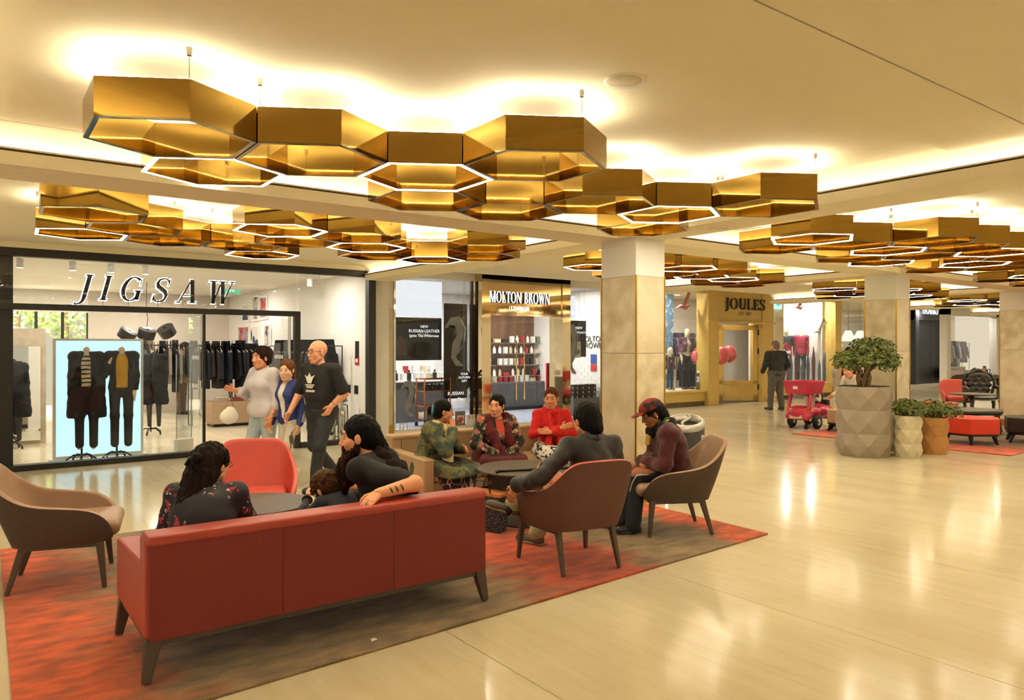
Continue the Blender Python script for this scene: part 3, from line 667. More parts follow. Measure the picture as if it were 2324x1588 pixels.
# ---- black tufted armchair
def tufted_armchair(loc, rz):
    t = thing('tufted_armchair', 'black tufted armchair with carved crest and curved legs', 'armchair', loc, rz)
    S = SDF().el((0.02, 0, .44), (.33, .33, .075), k=.02); sdf_obj('seat', S, .015, BLACK_L, t)
    bk = SDF()
    for z, w in ((.5, .2), (.6, .23), (.72, .27), (.84, .28), (.92, .24)): bk.el((-.28 - (z - .5)*.22, 0, z), (.06, w, .09), k=.05)
    for i, (y, z) in enumerate([(-.15, .88), (0, .9), (.15, .88), (-.09, .78), (.09, .78), (-.15, .68), (0, .67), (.15, .68), (-.08, .58), (.08, .58)]): bk.el((-.28 - (z - .5)*.22 + .07, y, z), (.03, .028, .028), k=.03, op='-')
    sdf_obj('backrest', bk, .013, BLACK_L, t)
    fr = SDF()
    E_ = [(-.23, .44), (-.27, .6), (-.32, .74), (-.31, .86), (-.24, .97), (-.12, 1.0), (0, 1.06), (.12, 1.0), (.24, .97), (.31, .86), (.32, .74), (.27, .6), (.23, .44)]
    for (y0, z0), (y1, z1) in zip(E_[:-1], E_[1:]): fr.rc((-.28 - (z0 - .5)*.22, y0, z0), (-.28 - (z1 - .5)*.22, y1, z1), .032, k=.02)
    fr.el((-.4, 0, 1.06), (.04, .09, .04), k=.03); sdf_obj('carved_frame', fr, .013, BLACK_L, t)
    for s in (-1, 1):
        a = SDF(); Q = [(-.3, .3, .68), (-.1, .36, .66), (.12, .37, .65), (.24, .35, .62), (.27, .34, .54), (.22, .33, .44)]
        for p0, p1 in zip(Q[:-1], Q[1:]): a.rc((p0[0], s*p0[1], p0[2]), (p1[0], s*p1[1], p1[2]), .038, k=.03)
        a.el((-.05, s*.35, .54), (.24, .03, .12), k=.03); sdf_obj('arm', a, .013, BLACK_L, t)
        for x, d in ((.27, 1), (-.27, -1)): MB().tube([(x, s*.27, .4), (x + d*.05, s*.3, .28), (x + d*.01, s*.28, .12), (x + d*.04, s*.3, 0)], [.045, .04, .022, .026], 10).build('leg', BLACK_L, t, True)
tufted_armchair((18.95, 7.25, 0), R(215))
# ================================================================ people: one continuous body each, clothes and hair as parts
def skin_mat():
    m = bpy.data.materials.new('skin'); m.use_nodes = True; nt = m.node_tree; L = nt.links; b = nt.nodes['Principled BSDF']
    a = nd(nt, 'ShaderNodeVertexColor'); a.layer_name = 'Col'; tc = nd(nt, 'ShaderNodeTexCoord')
    n = nd(nt, 'ShaderNodeTexNoise'); n.inputs['Scale'].default_value = 60; L.new(tc.outputs['Object'], n.inputs['Vector'])
    mr = nd(nt, 'ShaderNodeMapRange'); mr.inputs[3].default_value = .86; mr.inputs[4].default_value = 1.1; L.new(n.outputs[0], mr.inputs[0])
    mx = nd(nt, 'ShaderNodeMix', data_type='RGBA', blend_type='MULTIPLY'); mx.inputs[0].default_value = 1; L.new(a.outputs[0], mx.inputs[6]); L.new(mr.outputs[0], mx.inputs[7])
    L.new(mx.outputs[2], b.inputs['Base Color']); b.inputs['Roughness'].default_value = .5; b.inputs['Subsurface Weight'].default_value = .0
    return m
SKIN = skin_mat()
def eye_mat():
    m = bpy.data.materials.new('eye'); m.use_nodes = True; nt = m.node_tree; L = nt.links; b = nt.nodes['Principled BSDF']
    tc = nd(nt, 'ShaderNodeTexCoord'); sp = nd(nt, 'ShaderNodeSeparateXYZ'); L.new(tc.outputs['Object'], sp.inputs[0])
    cr = nd(nt, 'ShaderNodeValToRGB'); e = cr.color_ramp.elements; e[0].position = .0102; e[1].position = .0106; e[0].color = (.75, .7, .64, 1); e[1].color = (.02, .012, .008, 1)
    L.new(sp.outputs[0], cr.inputs[0]); L.new(cr.outputs[0], b.inputs['Base Color']); b.inputs['Roughness'].default_value = .15; return m
EYE = eye_mat(); eye_me = MB().ball((0, 0, 0), .0125, 14, 10).mesh('eye')
V3 = lambda *a: np.array(a, float)
def unit(v): v = np.array(v, float); return v/np.linalg.norm(v)
def pose(H=1.7, seat=None, lean=0., side=0., twist=0., hyaw=0., hpitch=0., hroll=0., fem=False, hunch=0., **ov):
    J = {'H': H}; P = V3(0, 0, (seat + .095*H/1.7) if seat is not None else .525*H)
    td = unit([math.sin(lean), math.sin(side), math.cos(lean)]); ax = unit(np.cross(td, [1, 0, 0])); fw = unit(np.cross(ax, td))
    ax2 = ax*math.cos(twist) - fw*math.sin(twist); f2 = np.cross(ax2, td)
    sh = (.105 if fem else .118)*H
    td2 = unit(td + fw*hunch)
    J.update(pel=P, ax=ax2, fw=f2, td=td, waist=P + td*.1*H, chest=P + td*.19*H, neck=P + td*.19*H + td2*.11*H, fwp=fw, axp=ax)
    top = P + td*.19*H + td2*.082*H; J['sl'] = top + ax2*sh; J['sr'] = top - ax2*sh
    cy_, sy_ = math.cos(hyaw), math.sin(hyaw); hf = V3(cy_*math.cos(hpitch), sy_*math.cos(hpitch), math.sin(hpitch)); hu = unit(V3(-cy_*math.sin(hpitch), -sy_*math.sin(hpitch), math.cos(hpitch)) + V3(-sy_, cy_, 0)*hroll)
    J['hf'], J['hu'] = hf, hu; J['head'] = J['neck'] + hu*.062*H + unit(td2 + .3*fw)*.03*H + hf*.012*H
    for s, y in (('l', 1), ('r', -1)):
        hip = P + ax*y*.052*H - td*.01; J['h'+s] = hip
        if seat is not None: J['k'+s] = hip + V3(.235*H, y*.035*H, .0); J['a'+s] = V3(J['k'+s][0] + .02, J['k'+s][1], .05)
        else: J['k'+s] = hip + V3(.01, 0, -.235*H); J['a'+s] = V3(0, hip[1], .05)
        J['t'+s] = V3(1, y*.15, 0)
        J['e'+s] = J['s'+s] + V3(.02, y*.04, -.17*H); J['w'+s] = J['e'+s] + V3(.1, -y*.0, -.12*H); J['d'+s] = None; J['n'+s] = None; J['c'+s] = .5
    for k, v in ov.items(): J[k] = np.array(v, float) if isinstance(v, (tuple, list)) else v
    return J
def clamp_arm(J, s, H):      # keep the arm at its real length
    S = J['s'+s]; 
    for a, b, L in (('s', 'e', .172*H), ('e', 'w', .148*H)):
        d = J[b+s] - J[a+s]; l = np.linalg.norm(d); J[b+s] = J[a+s] + d/l*min(max(l, L*.8), L*1.12)
def hand(S, w, d, n, curl, side, sc=1.):
    """w wrist, d towards the fingers, n out of the back of the hand; side +1 left, -1 right"""
    d = unit(d); n = unit(n - d*(d @ n)); th = np.cross(d, n)*side      # thumb side
    p0, p1 = w + d*.02*sc, w + d*.085*sc
    S.rc(w - d*.03*sc, w + d*.01, .024*sc, .023*sc, k=.015)
    for o, r in ((.026, .0125), (.009, .014), (-.009, .0135), (-.025, .012)): S.rc(p0 + th*o*.7*sc, p1 + th*o*sc, .0155*sc, r*sc, k=.012)
    for o, L in ((.029, .070), (.010, .080), (-.010, .074), (-.028, .058)):
        q = p1 + th*o*sc; dd = d; r = .0095*sc
        for seg, f in enumerate((.42, .33, .25)):
            a = curl*(.5 if seg == 0 else 1.); dd = unit(dd*math.cos(a) - n*math.sin(a)); nn = unit(np.cross(np.cross(dd, n), dd)); q2 = q + dd*L*f*sc
            S.rc(q, q2, r, r*.92, k=.004); q = q2; r *= .92
    t0 = p0 + th*.024*sc; t1 = t0 + unit(th*.8 + d*.7 - n*.25)*.042*sc; t2 = t1 + unit(th*.25 + d - n*.35)*.03*sc
    S.rc(t0, t1, .014*sc, .0115*sc, k=.01).rc(t1, t2, .0112*sc, .0095*sc, k=.004)
def head_sdf(S, c, Rm, h, fem, jaw=1., neck=None):
    q = lambda x, y, z: c + Rm @ V3(x, y, z)*h
    S.el(q(-.012, 0, .032), V3(.1, .078, .092)*h, Rm, k=.02)
    S.el(q(.026, 0, -.035), V3(.07, .062*jaw, .085)*h, Rm, k=.03)
    S.el(q(.058, 0, -.098), V3(.03, .03*jaw, .026)*h, Rm, k=.025)
    for y in (-1, 1):
        S.el(q(.058, y*.042, -.028), V3(.026, .024, .028)*h, Rm, k=.02)
        S.el(q(-.002, y*.08*jaw, -.004), V3(.02, .011, .033)*h, Rm, k=.006)
        S.rc(q(.02, y*.058*jaw, -.06), q(.055, y*.025, -.102), .018*h, .016*h, k=.02)
    S.el(q(.082, 0, .036), V3(.016, .052, .012)*h, Rm, k=.012)
    for y in (-1, 1): S.el(q(.098, y*.033, .01), V3(.017, .021, .013)*h, Rm, k=.012, op='-')
    for y in (-1, 1): S.el(q(.083, y*.033, .019), V3(.008, .018, .006)*h, Rm, k=.005)
    S.rc(q(.09, 0, .018), q(.112, 0, -.028), .009*h, .013*h, k=.01)
    for y in (-1, 1): S.el(q(.1, y*.013, -.034), V3(.012, .009, .009)*h, Rm, k=.006)
    S.rc(q(.094, -.018, -.0655), q(.094, .018, -.0655), .0065*h, k=.006).rc(q(.0925, -.015, -.077), q(.0925, .015, -.077), .0075*h, k=.006)
def paint_head(P, cols, c, Rm, h, brow, lip, cheek=.12):
    X = (P - c) @ Rm/h; out = cols.copy()
    def blot(ctr, r, col, soft=.5, amt=1.):
        d = np.sqrt((((X - ctr)/r)**2).sum(1)); wgt = np.clip((1 - d)/soft, 0, 1)[:, None]*amt; out[:] = out*(1 - wgt) + np.array(col)*wgt
    sk = cols[0]
    for y in (-1, 1):
        blot((.085, y*.048, -.03), (.04, .03, .03), (sk[0]*1.05, sk[1]*.72, sk[2]*.7), .9, cheek*3)
        blot((.09, y*.033, .01), (.02, .026, .016), sk*.7, .6, .6)
        if brow is not None: blot((.09, y*.034, .04), (.025, .026, .0075), brow, .5, .9)
        blot((.1, y*.008, -.043), (.012, .006, .005), sk*.35, .5, .7)
    blot((.1, 0, -.0655), (.015, .027, .0075), lip, .4, .8); blot((.1, 0, -.077), (.015, .023, .009), lip, .4, .8); blot((.103, 0, -.071), (.012, .026, .0028), sk*.25, .6, .8)
    return out
def human(name, label, loc, rz, J, skin='#c98f6b', b=1., fem=False, hs=1., brow=(.03, .02, .015), lip=None, jaw=1., res=.011, fres=.0055, eyes=True, hands=True, belly=0.):
    H = J['H']; k = H/1.7; t = thing(name, label, 'person', loc, rz, None); sk = np.minimum(np.array(lin(skin))*1.42, .88); lip = np.array(lip or (sk[0]*.85, sk[1]*.42, sk[2]*.42))
    Rt = np.stack([J['fw'], J['ax'], J['td']], 1); Rp = np.stack([J['fwp'], J['axp'], J['td']], 1)
    B = SDF(); torso(B, J, b, 0, fem, belly)
    for s in 'lr': limb_arm(B, J, s, 0, 1., b); limb_leg(B, J, s, 0, b)
    Hm = rot_to(J['hf'], J['hu']); h = H/1.7*hs; c = J['head']
    B.rc(J['neck'] - J['td']*.03, c - Hm[:, 2]*.05*h - Hm[:, 0]*.015*h, .055*k*(.9 if fem else 1.05)*b**.5, .05*k*(.9 if fem else 1.05), k=.03)
    B.el(c, V3(.075, .06, .09)*h*.92, Hm, k=.02)
    parts = [B.mesh(res)]
    F = SDF(); head_sdf(F, c, Hm, h, fem, jaw); F.rc(c - Hm[:, 2]*.04*h - Hm[:, 0]*.02*h, c*.45 + J['neck']*.55, .05*k, .052*k, k=.02); parts.append(F.mesh(fres))
    cols = [np.tile(sk, (len(parts[0][0]), 1)), paint_head(parts[1][0], np.tile(sk, (len(parts[1][0]), 1)), c, Hm, h, np.array(brow) if brow else None, lip)]
    if hands:
        for s, y in (('l', 1), ('r', -1)):
            d = J['d'+s]; d = unit(J['w'+s] - J['e'+s]) if d is None else unit(d); n = J['n'+s]; n = V3(0, y, .3) if n is None else np.array(n, float)
            S = SDF(); hand(S, J['w'+s], d, n, J['c'+s], y, k*.98); parts.append(S.mesh(fres)); cols.append(np.tile(sk*np.array([1.0, .95, .93]), (len(parts[-1][0]), 1)))
    me = np_mesh('body', parts, np.concatenate(cols)); link('body', me, SKIN, t)
    if eyes:
        for y in (-1, 1):
            o = link('eye', eye_me, EYE, t); o.location = c + Hm @ V3(.0795, y*.033, .008)*h; o.scale = (h, h, h)
            o.rotation_euler = Matrix([list(r) for r in Hm]).to_euler()
    J.update(Hm=Hm, hsz=h, root=t, b=b, fem=fem, belly=belly, Rt=Rt, Rp=Rp); return t
def torso(S, J, b, o, fem, belly=0., k=.06):
    H = J['H']/1.7; Rt = np.stack([J['fw'], J['ax'], J['td']], 1); Rp = np.stack([J['fwp'], J['axp'], J['td']], 1)
    S.el(J['pel'] + J['td']*.01, V3(.115*b + o, (.17 if fem else .16)*b + o, .12 + o)*H, Rp, k=k)
    S.el(J['waist'] + J['fwp']*belly*.5, V3(.105*b + o + belly, .145*b + o + belly*.5, .14 + o)*H, Rp, k=k)
    S.el(J['chest'] + J['fw']*.01, V3((.118 if fem else .112)*b + o, (.15 if fem else .165)*b + o, .17 + o)*H, Rt, k=k)
    m = (J['sl'] + J['sr'])/2
    if fem:
        for y in (-1, 1): S.el(J['chest'] + J['fw']*.085*b*H + J['ax']*y*.07*H + J['td']*.02, V3(.06*b + o, .065*b + o, .065 + o)*H, Rt, k=.05)
    for s in 'lr': S.rc(m - J['td']*.01 + (J['s'+s] - m)*.2, J['s'+s], (.065*b + o)*H, (.052*b + o)*H, k=k)
def limb_arm(S, J, s, o, frac=1., b=1., k=.03, cuff=0.):
    H = J['H']/1.7; a, e, w = J['s'+s], J['e'+s], J['w'+s]; b = b**.7
    if frac <= .5: S.rc(a, a + (e - a)*frac*2, (.05*b + o)*H, (.046*b + o*1.15)*H, k=k); return
    S.rc(a, e, (.05*b + o)*H, (.041*b + o)*H, k=k); f = (frac - .5)*2
    S.rc(e, e + (w - e)*f, (.041*b + o)*H, ((.041 + (.027 - .041)*f)*b + o + cuff)*H, k=.02)
def limb_leg(S, J, s, o, b=1., frac=1., k=.04, feet=True, flare=0.):
    H = J['H']/1.7; h, kn, a = J['h'+s], J['k'+s], J['a'+s]
    S.rc(h, kn, (.086*b + o)*H, (.056*b**.5 + o)*H, k=k); S.rc(kn, kn + (a - kn)*frac, (.056*b**.5 + o)*H, (.056 + (.036 - .056)*frac + o + flare)*H, k=.03)
    if feet: t = unit(J['t'+s]); S.rc(a - V3(0, 0, .012)*H - t*.03*H, a - V3(0, 0, .024)*H + t*.15*H, .036*H, .026*H, k=.02)
def shoes(J, mat, sole=None, s_all='lr', name='shoe', big=1.):
    H = J['H']/1.7*big
    for s in s_all:
        a, t = J['a'+s], unit(J['t'+s]); sd = unit(np.cross([0, 0, 1], t)); up = np.cross(t, sd); S = SDF()
        S.rc(a - up*.012*H - t*.035*H, a + up*.05*H - t*.01*H, .045*H, .04*H, k=.02).rc(a - up*.018*H - t*.04*H, a - up*.022*H + t*.16*H, .042*H, .034*H, k=.03)
        S.el(a - up*.022*H + t*.14*H, V3(.07, .046, .034)*H, np.stack([t, sd, up], 1), k=.02); S.cut(a - up*.05*H, -up)
        o = sdf_obj(name, S, .008, mat, J['root'])
        if sole:
            q = SDF(); q.rc(a - up*.047*H - t*.045*H, a - up*.047*H + t*.16*H, .045*H, .045*H, k=.01); q.cut(a - up*.03*H, up).cut(a - up*.05*H, -up); sdf_obj('sole', q, .008, sole, o)
def top(J, mat, o=.012, sleeve=1., name='shirt', hem=.02, neck=.0, wr=(.0035, 28., (1, 1, 1)), res=.009, collar=0., cuff=.004, loose=0., extra=None, vneck=0.):
    S = SDF(); torso(S, J, J['b'], o, J['fem'], J['belly'])
    if loose: S.el(J['pel'] + J['td']*.03, V3(.135*J['b'] + loose, .185*J['b'] + loose, .13)*J['H']/1.7, J['Rp'], k=.06)
    for s in 'lr': limb_arm(S, J, s, o*.75 + .003, sleeve, J['b'], cuff=cuff)
    if collar: S.rc(J['neck'] - J['td']*.02, J['neck'] + J['td']*collar, .07, .066, k=.03)
    if extra: extra(S)
    S.noise = wr
    S.cut(J['pel'] - J['td']*hem, -J['td'])
    n = J['neck'] + J['td']*(.005 + collar*.9 + neck) ; S.rc(J['neck'] - J['td']*.02 + J['fw']*.02, J['head'], .058, .06, k=.008, op='-')
    if vneck: S.el(J['neck'] - J['td']*vneck*.4 + J['fw']*.1, V3(.08, .045, vneck), J['Rt'], k=.01, op='-')
    return sdf_obj(name, S, res, mat, J['root'])
def trousers(J, mat, o=.02, frac=.97, name='trousers', flare=.008, wr=(.003, 26., (1, 1, 1)), res=.01, rise=.1, only='lr'):
    S = SDF(); H = J['H']/1.7; b = J['b']
    S.el(J['pel'] + J['td']*.01, V3(.118*b + o, .165*b + o, .125 + o)*H, J['Rp'], k=.05)
    for s in only: limb_leg(S, J, s, o, b, frac, feet=False, flare=flare)
    S.noise = wr; S.cut(J['pel'] + J['td']*rise, J['td']); return sdf_obj(name, S, res, mat, J['root'])
def skirt(J, mat, drop=.12, name='skirt', o=.03, res=.011, wr=(.007, 22., (1, 1, .5)), flare=.09):
    S = SDF(); H = J['H']/1.7; b = J['b']; S.el(J['pel'] + J['td']*.01, V3(.125*b + o, .18*b + o, .12 + o)*H, J['Rp'], k=.06)
    for s in 'lr': S.rc(J['h'+s], J['k'+s], .1*b*H + o, .075*H + o, k=.1); e = J['k'+s]*.0 + V3(*(J['k'+s][:2] + (J['a'+s][:2] - J['k'+s][:2])*.8), drop); S.rc(J['k'+s], e, .075*H + o, flare, k=.09)
    m = (J['kl'] + J['kr'])/2; S.rc(m, V3(m[0] + .02, m[1], drop), .07, flare, k=.1)
    S.noise = wr; S.cut((0, 0, drop), (0, 0, -1)); S.cut(J['pel'] + J['td']*.12, J['td']); return sdf_obj(name, S, res, mat, J['root'])
def hq(J, x, y, z): return J['head'] + J['Hm'] @ V3(x, y, z)*J['hsz']
def hair(J, mat, prims, name='hair', res=.0065, noise=(.0022, 120., (1, 1, .35)), face=True, cap=.012):
    """cap of hair over the skull plus extra prims [(p0, p1, r0, r1)] in head space; the face is cut free"""
    S = SDF(); h = J['hsz']; Hm = J['Hm']
    if cap is not None: S.el(hq(J, -.018, 0, .036), V3(.1 + cap, .08 + cap, .094 + cap)*h, Hm, k=.01); S.el(hq(J, -.05, 0, -.02), V3(.07 + cap*.5, .07 + cap, .075)*h, Hm, k=.03)
    for p0, p1, r0, r1 in prims: S.rc(hq(J, *p0), hq(J, *p1), r0*h, r1*h, k=.025)
    if face: S.el(hq(J, .1, 0, -.035), V3(.095, .066, .105)*h, Hm, k=.012, op='-'); S.el(hq(J, .035, 0, -.1), V3(.075, .1, .075)*h, Hm, k=.015, op='-')
    S.noise = noise; return sdf_obj(name, S, res, mat, J['root'])
def HAIR(name, col, rough=.55): return M(name, col, rough, var=.6, scale=70, stretch=(1.6, 1.6, .12), bump=.7, bscale=200, spec=.1)
def tubep(J, name, pts, r, mat, n=8): return MB().tube([tuple(p) for p in pts], r, n).build(name, mat, J['root'], True)
def glasses(J, mat, name='glasses', lens=None):
    t = MB(); 
    for y in (-1, 1):
        t.tube([tuple(hq(J, .108, y*.034 + .024*math.cos(a), .008 + .018*math.sin(a))) for a in np.linspace(0, 2*pi, 15)], .0022, 6); t.tube([tuple(hq(J, .104, y*.058, .012)), tuple(hq(J, .05, y*.082, .012)), tuple(hq(J, -.01, y*.088, .008))], .0022, 6)
    t.tube([tuple(hq(J, .108, -.01, .012)), tuple(hq(J, .112, 0, .014)), tuple(hq(J, .108, .01, .012))], .0022, 6); return t.build(name, mat, J['root'], True)
def wristwatch(J, s, mat, name='wristwatch'):
    e, w = J['e'+s], J['w'+s]; d = unit(w - e); o = unit(np.cross(d, [.3, .2, 1])); q = np.cross(d, o); c = w - d*.035
    MB().tube([tuple(c + (o*math.cos(a) + q*math.sin(a))*.0315) for a in np.linspace(0, 2*pi, 17)], .006, 6, False).cyl(tuple(c + V3(0, 0, .03)), tuple(c + V3(0, 0, .037)), .014).build(name, mat, J['root'], True)
def scarf(J, name, pts, rs, mat, res=.009, flat=None, noise=(.004, 40., (1, 1, 1))):
    S = SDF()
    for i in range(len(pts) - 1): S.rc(pts[i], pts[i+1], rs[i], rs[i+1], k=.025)
    S.noise = noise; return sdf_obj(name, S, res, mat, J['root'])
# ================================================================ lettering
def glyph(ch):
    """high-contrast serif capitals on a unit-height grid -> polygons and advance width"""
    T, t, sf, sl = .17, .05, .045, .07; Ps = []
    def rect(x0, x1, y0, y1): Ps.append([(x0, y0), (x1, y0), (x1, y1), (x0, y1)])
    def stem(x, w=T, y0=0., y1=1., s0=True, s1=True):
        rect(x, x + w, y0, y1)
        if s0: rect(x - sl, x + w + sl, y0, y0 + sf)
        if s1: rect(x - sl, x + w + sl, y1 - sf, y1)
    def diag(x0, y0, x1, y1, w): Ps.append([(x0, y0), (x0 + w, y0), (x1 + w, y1), (x1, y1)])
    def arc(cx, cy, rx, ry, a0, a1, T_=T, n=18):
        for i in range(n):
            A, B = (R(a0 + (a1 - a0)*(i + k)/n) for k in (0, 1))
            Ps.append([(cx + rx*math.cos(A), cy + ry*math.sin(A)), (cx + rx*math.cos(B), cy + ry*math.sin(B)), (cx + (rx - T_)*math.cos(B), cy + (ry - t)*math.sin(B)), (cx + (rx - T_)*math.cos(A), cy + (ry - t)*math.sin(A))])
    def stroke(pts, ws):
        for i in range(len(pts) - 1):
            (x0, y0), (x1, y1) = pts[i], pts[i+1]; 
            def nrm(j):
                a, b = pts[max(j-1, 0)], pts[min(j+1, len(pts)-1)]; dx, dy = b[0]-a[0], b[1]-a[1]; l = math.hypot(dx, dy); return -dy/l, dx/l
            n0, n1 = nrm(i), nrm(i+1); a, b = ws[i]/2, ws[i+1]/2
            Ps.append([(x0 + n0[0]*a, y0 + n0[1]*a), (x0 - n0[0]*a, y0 - n0[1]*a), (x1 - n1[0]*b, y1 - n1[1]*b), (x1 + n1[0]*b, y1 + n1[1]*b)])
    w = .8
    if ch == 'I': stem(.09); w = .38
    elif ch == 'J': stem(.22, T, .1, 1, False); stroke([(.31, .12), (.28, -.05), (.18, -.16), (.04, -.19), (-.02, -.14)], [T, .13, .08, .05, .09]); w = .5
    elif ch == 'G': arc(.47, .5, .45, .51, 48, 318); rect(.68, .68 + T, .06, .44); rect(.6, .92, .4, .4 + sf); rect(.77, .80, .66, .92); w = 1.0
    elif ch == 'S': stroke([(.6, .78), (.56, .9), (.44, .98), (.3, .985), (.15, .93), (.09, .79), (.15, .65), (.34, .54), (.52, .43), (.6, .27), (.55, .1), (.4, .02), (.24, .015), (.1, .08), (.05, .24)], [.03, .05, .05, .06, .09, .13, .16, .17, .16, .13, .09, .06, .05, .05, .03]); rect(.585, .62, .7, .98); rect(.03, .065, .02, .3); w = .72
    elif ch == 'A': diag(.06, 0, .42, 1, t); diag(.66, 0, .38, 1, T); rect(.2, .68, .3, .3 + sf); rect(-.02, .2, 0, sf); rect(.58, .92, 0, sf); w = .94
    elif ch == 'W': diag(.28, 0, .04, 1, T); diag(.3, 0, .52, 1, t); diag(.74, 0, .48, 1, T); diag(.78, 0, 1.04, 1, t); rect(-.05, .3, 1 - sf, 1); rect(.4, .74, 1 - sf, 1); rect(.92, 1.18, 1 - sf, 1); w = 1.18
    elif ch == 'M': stem(.08, t); diag(.46, 0, .1, 1, T*.9); diag(.48, 0, .8, 1, t); stem(.8, T); w = 1.1
    elif ch == 'O': arc(.47, .5, .47, .51, 0, 360, n=30); w = .98
    elif ch == 'L': stem(.09); rect(.2, .62, 0, sf); rect(.59, .64, 0, .26); w = .7
    elif ch == 'T': stem(.3, T, 0, 1, True, False); rect(.02, .76, 1 - sf, 1); rect(.02, .06, .76, 1); rect(.72, .76, .76, 1); w = .8
    elif ch == 'N': stem(.1, t); diag(.68, 0, .08, 1, T); stem(.78, t, 0, 1, False); w = 1.0
    elif ch in 'BRD':
        stem(.09)
        if ch == 'D': arc(.3, .5, .5, .5, -90, 90); rect(.2, .32, 0, t); rect(.2, .32, 1 - t, 1); w = .88
        else:
            arc(.34, .75, .28, .25, -90, 90, T*.85); rect(.2, .36, 1 - t, 1); rect(.2, .36, .5, .5 + t)
            if ch == 'B': arc(.36, .26, .32, .265, -90, 90, T*.9); rect(.2, .38, 0, t); w = .76
            else: diag(.66, 0, .34, .5, T); rect(.6, .9, 0, sf); w = .86
    elif ch == 'U': stem(.09, T, .26, 1, False); arc(.42, .3, .33, .31, 180, 360, T*.7); rect(.7, .75, .28, 1); rect(.62, .84, 1 - sf, 1); w = .9
    elif ch == 'E': stem(.09); rect(.2, .6, 0, sf); rect(.57, .62, 0, .24); rect(.2, .5, .48, .48 + sf); rect(.48, .51, .4, .6); rect(.2, .58, 1 - sf, 1); rect(.55, .59, .78, 1); w = .68
    elif ch == 'H': stem(.09); stem(.62); rect(.2, .7, .48, .48 + sf); w = .9
    else: w = .35
    return Ps, w
def sign_word(word, parent, x0, z0, hgt, y0, y1, mat, width=None, shear=0., gap=.1, name='letter', back=None):
    adv = [glyph(c)[1] for c in word]; tot = sum(adv) + gap*(len(word) - 1); k = (width/(tot*hgt)) if width else 1.; x = x0; out = []
    for c, a in zip(word, adv):
        if c != ' ':
            m = MB()
            for P in glyph(c)[0]: m.prism([(x + (px_ + shear*pz)*hgt*k, z0 + pz*hgt) for px_, pz in P], y0, y1, 'y')
            o = m.build(name, mat, parent); out.append((o, x, a*hgt*k))
            if back:
                b = MB()
                for P in glyph(c)[0]:
                    cx = sum(p[0] for p in P)/len(P); cz = sum(p[1] for p in P)/len(P)
                    Q = [(px_ + (.035 if px_ > cx else -.035), pz + (.035 if pz > cz else -.035)) for px_, pz in P]
                    b.prism([(x + (px_ + shear*pz)*hgt*k, z0 + pz*hgt) for px_, pz in Q], y1, y1 + .012, 'y')
                b.build('halo', back, o)
        x += (a + gap)*hgt*k
    return out
def text(s, size, loc, mat, parent, name='lettering', rz=0., align='CENTER', ext=.002):
    cu = bpy.data.curves.new(name, 'FONT'); cu.body = s; cu.size = size; cu.extrude = ext; cu.align_x = align; cu.resolution_u = 3
    o = bpy.data.objects.new(name, cu); COL.objects.link(o); dg = bpy.context.evaluated_depsgraph_get(); me = bpy.data.meshes.new_from_object(o.evaluated_get(dg)); bpy.data.objects.remove(o); bpy.data.curves.remove(cu)
    me.transform(Matrix.Rotation(pi/2, 4, 'X')); me.materials.clear(); o = link(name, me, mat, parent); o.location = loc; o.rotation_euler = (0, 0, rz); return o
# ================================================================ clothes shop on the left
GL = GLASS(); BLK = M('frame_black', '#15130f', .4, .1); SHOPW = M('shop_white', '#e9e3da', .7, var=.02)
JY = 11.55
def sbox(n, m, *b, **k): return struct(n, MB().box(*b), m, **k)
sbox('wall_side', SHOPW, 5.62, 5.98, 11.66, 20, 0, 3.2)
sbox('ceiling', SHOPW, -5, 5.62, 11.62, 20, 2.92, 3.0)
wy = 20.0; wa, wb = at(20, 705, wy), at(200, 800, wy)
w0 = sbox('wall_back', M('shop_back_wall', '#d9cdbd', .8, var=.03), wb.x, 16, wy, wy + .15, 0, 3.2)
MB().box(-5, wa.x, wy, wy + .15, 0, 3.2).build('wall_piece', SHOPW, w0); MB().box(wa.x, wb.x, wy, wy + .15, wa.z, 3.2).build('wall_piece', SHOPW, w0)
sbox('wall_left', SHOPW, -2.2, -2.05, 11.7, 20, 0, 3.0)
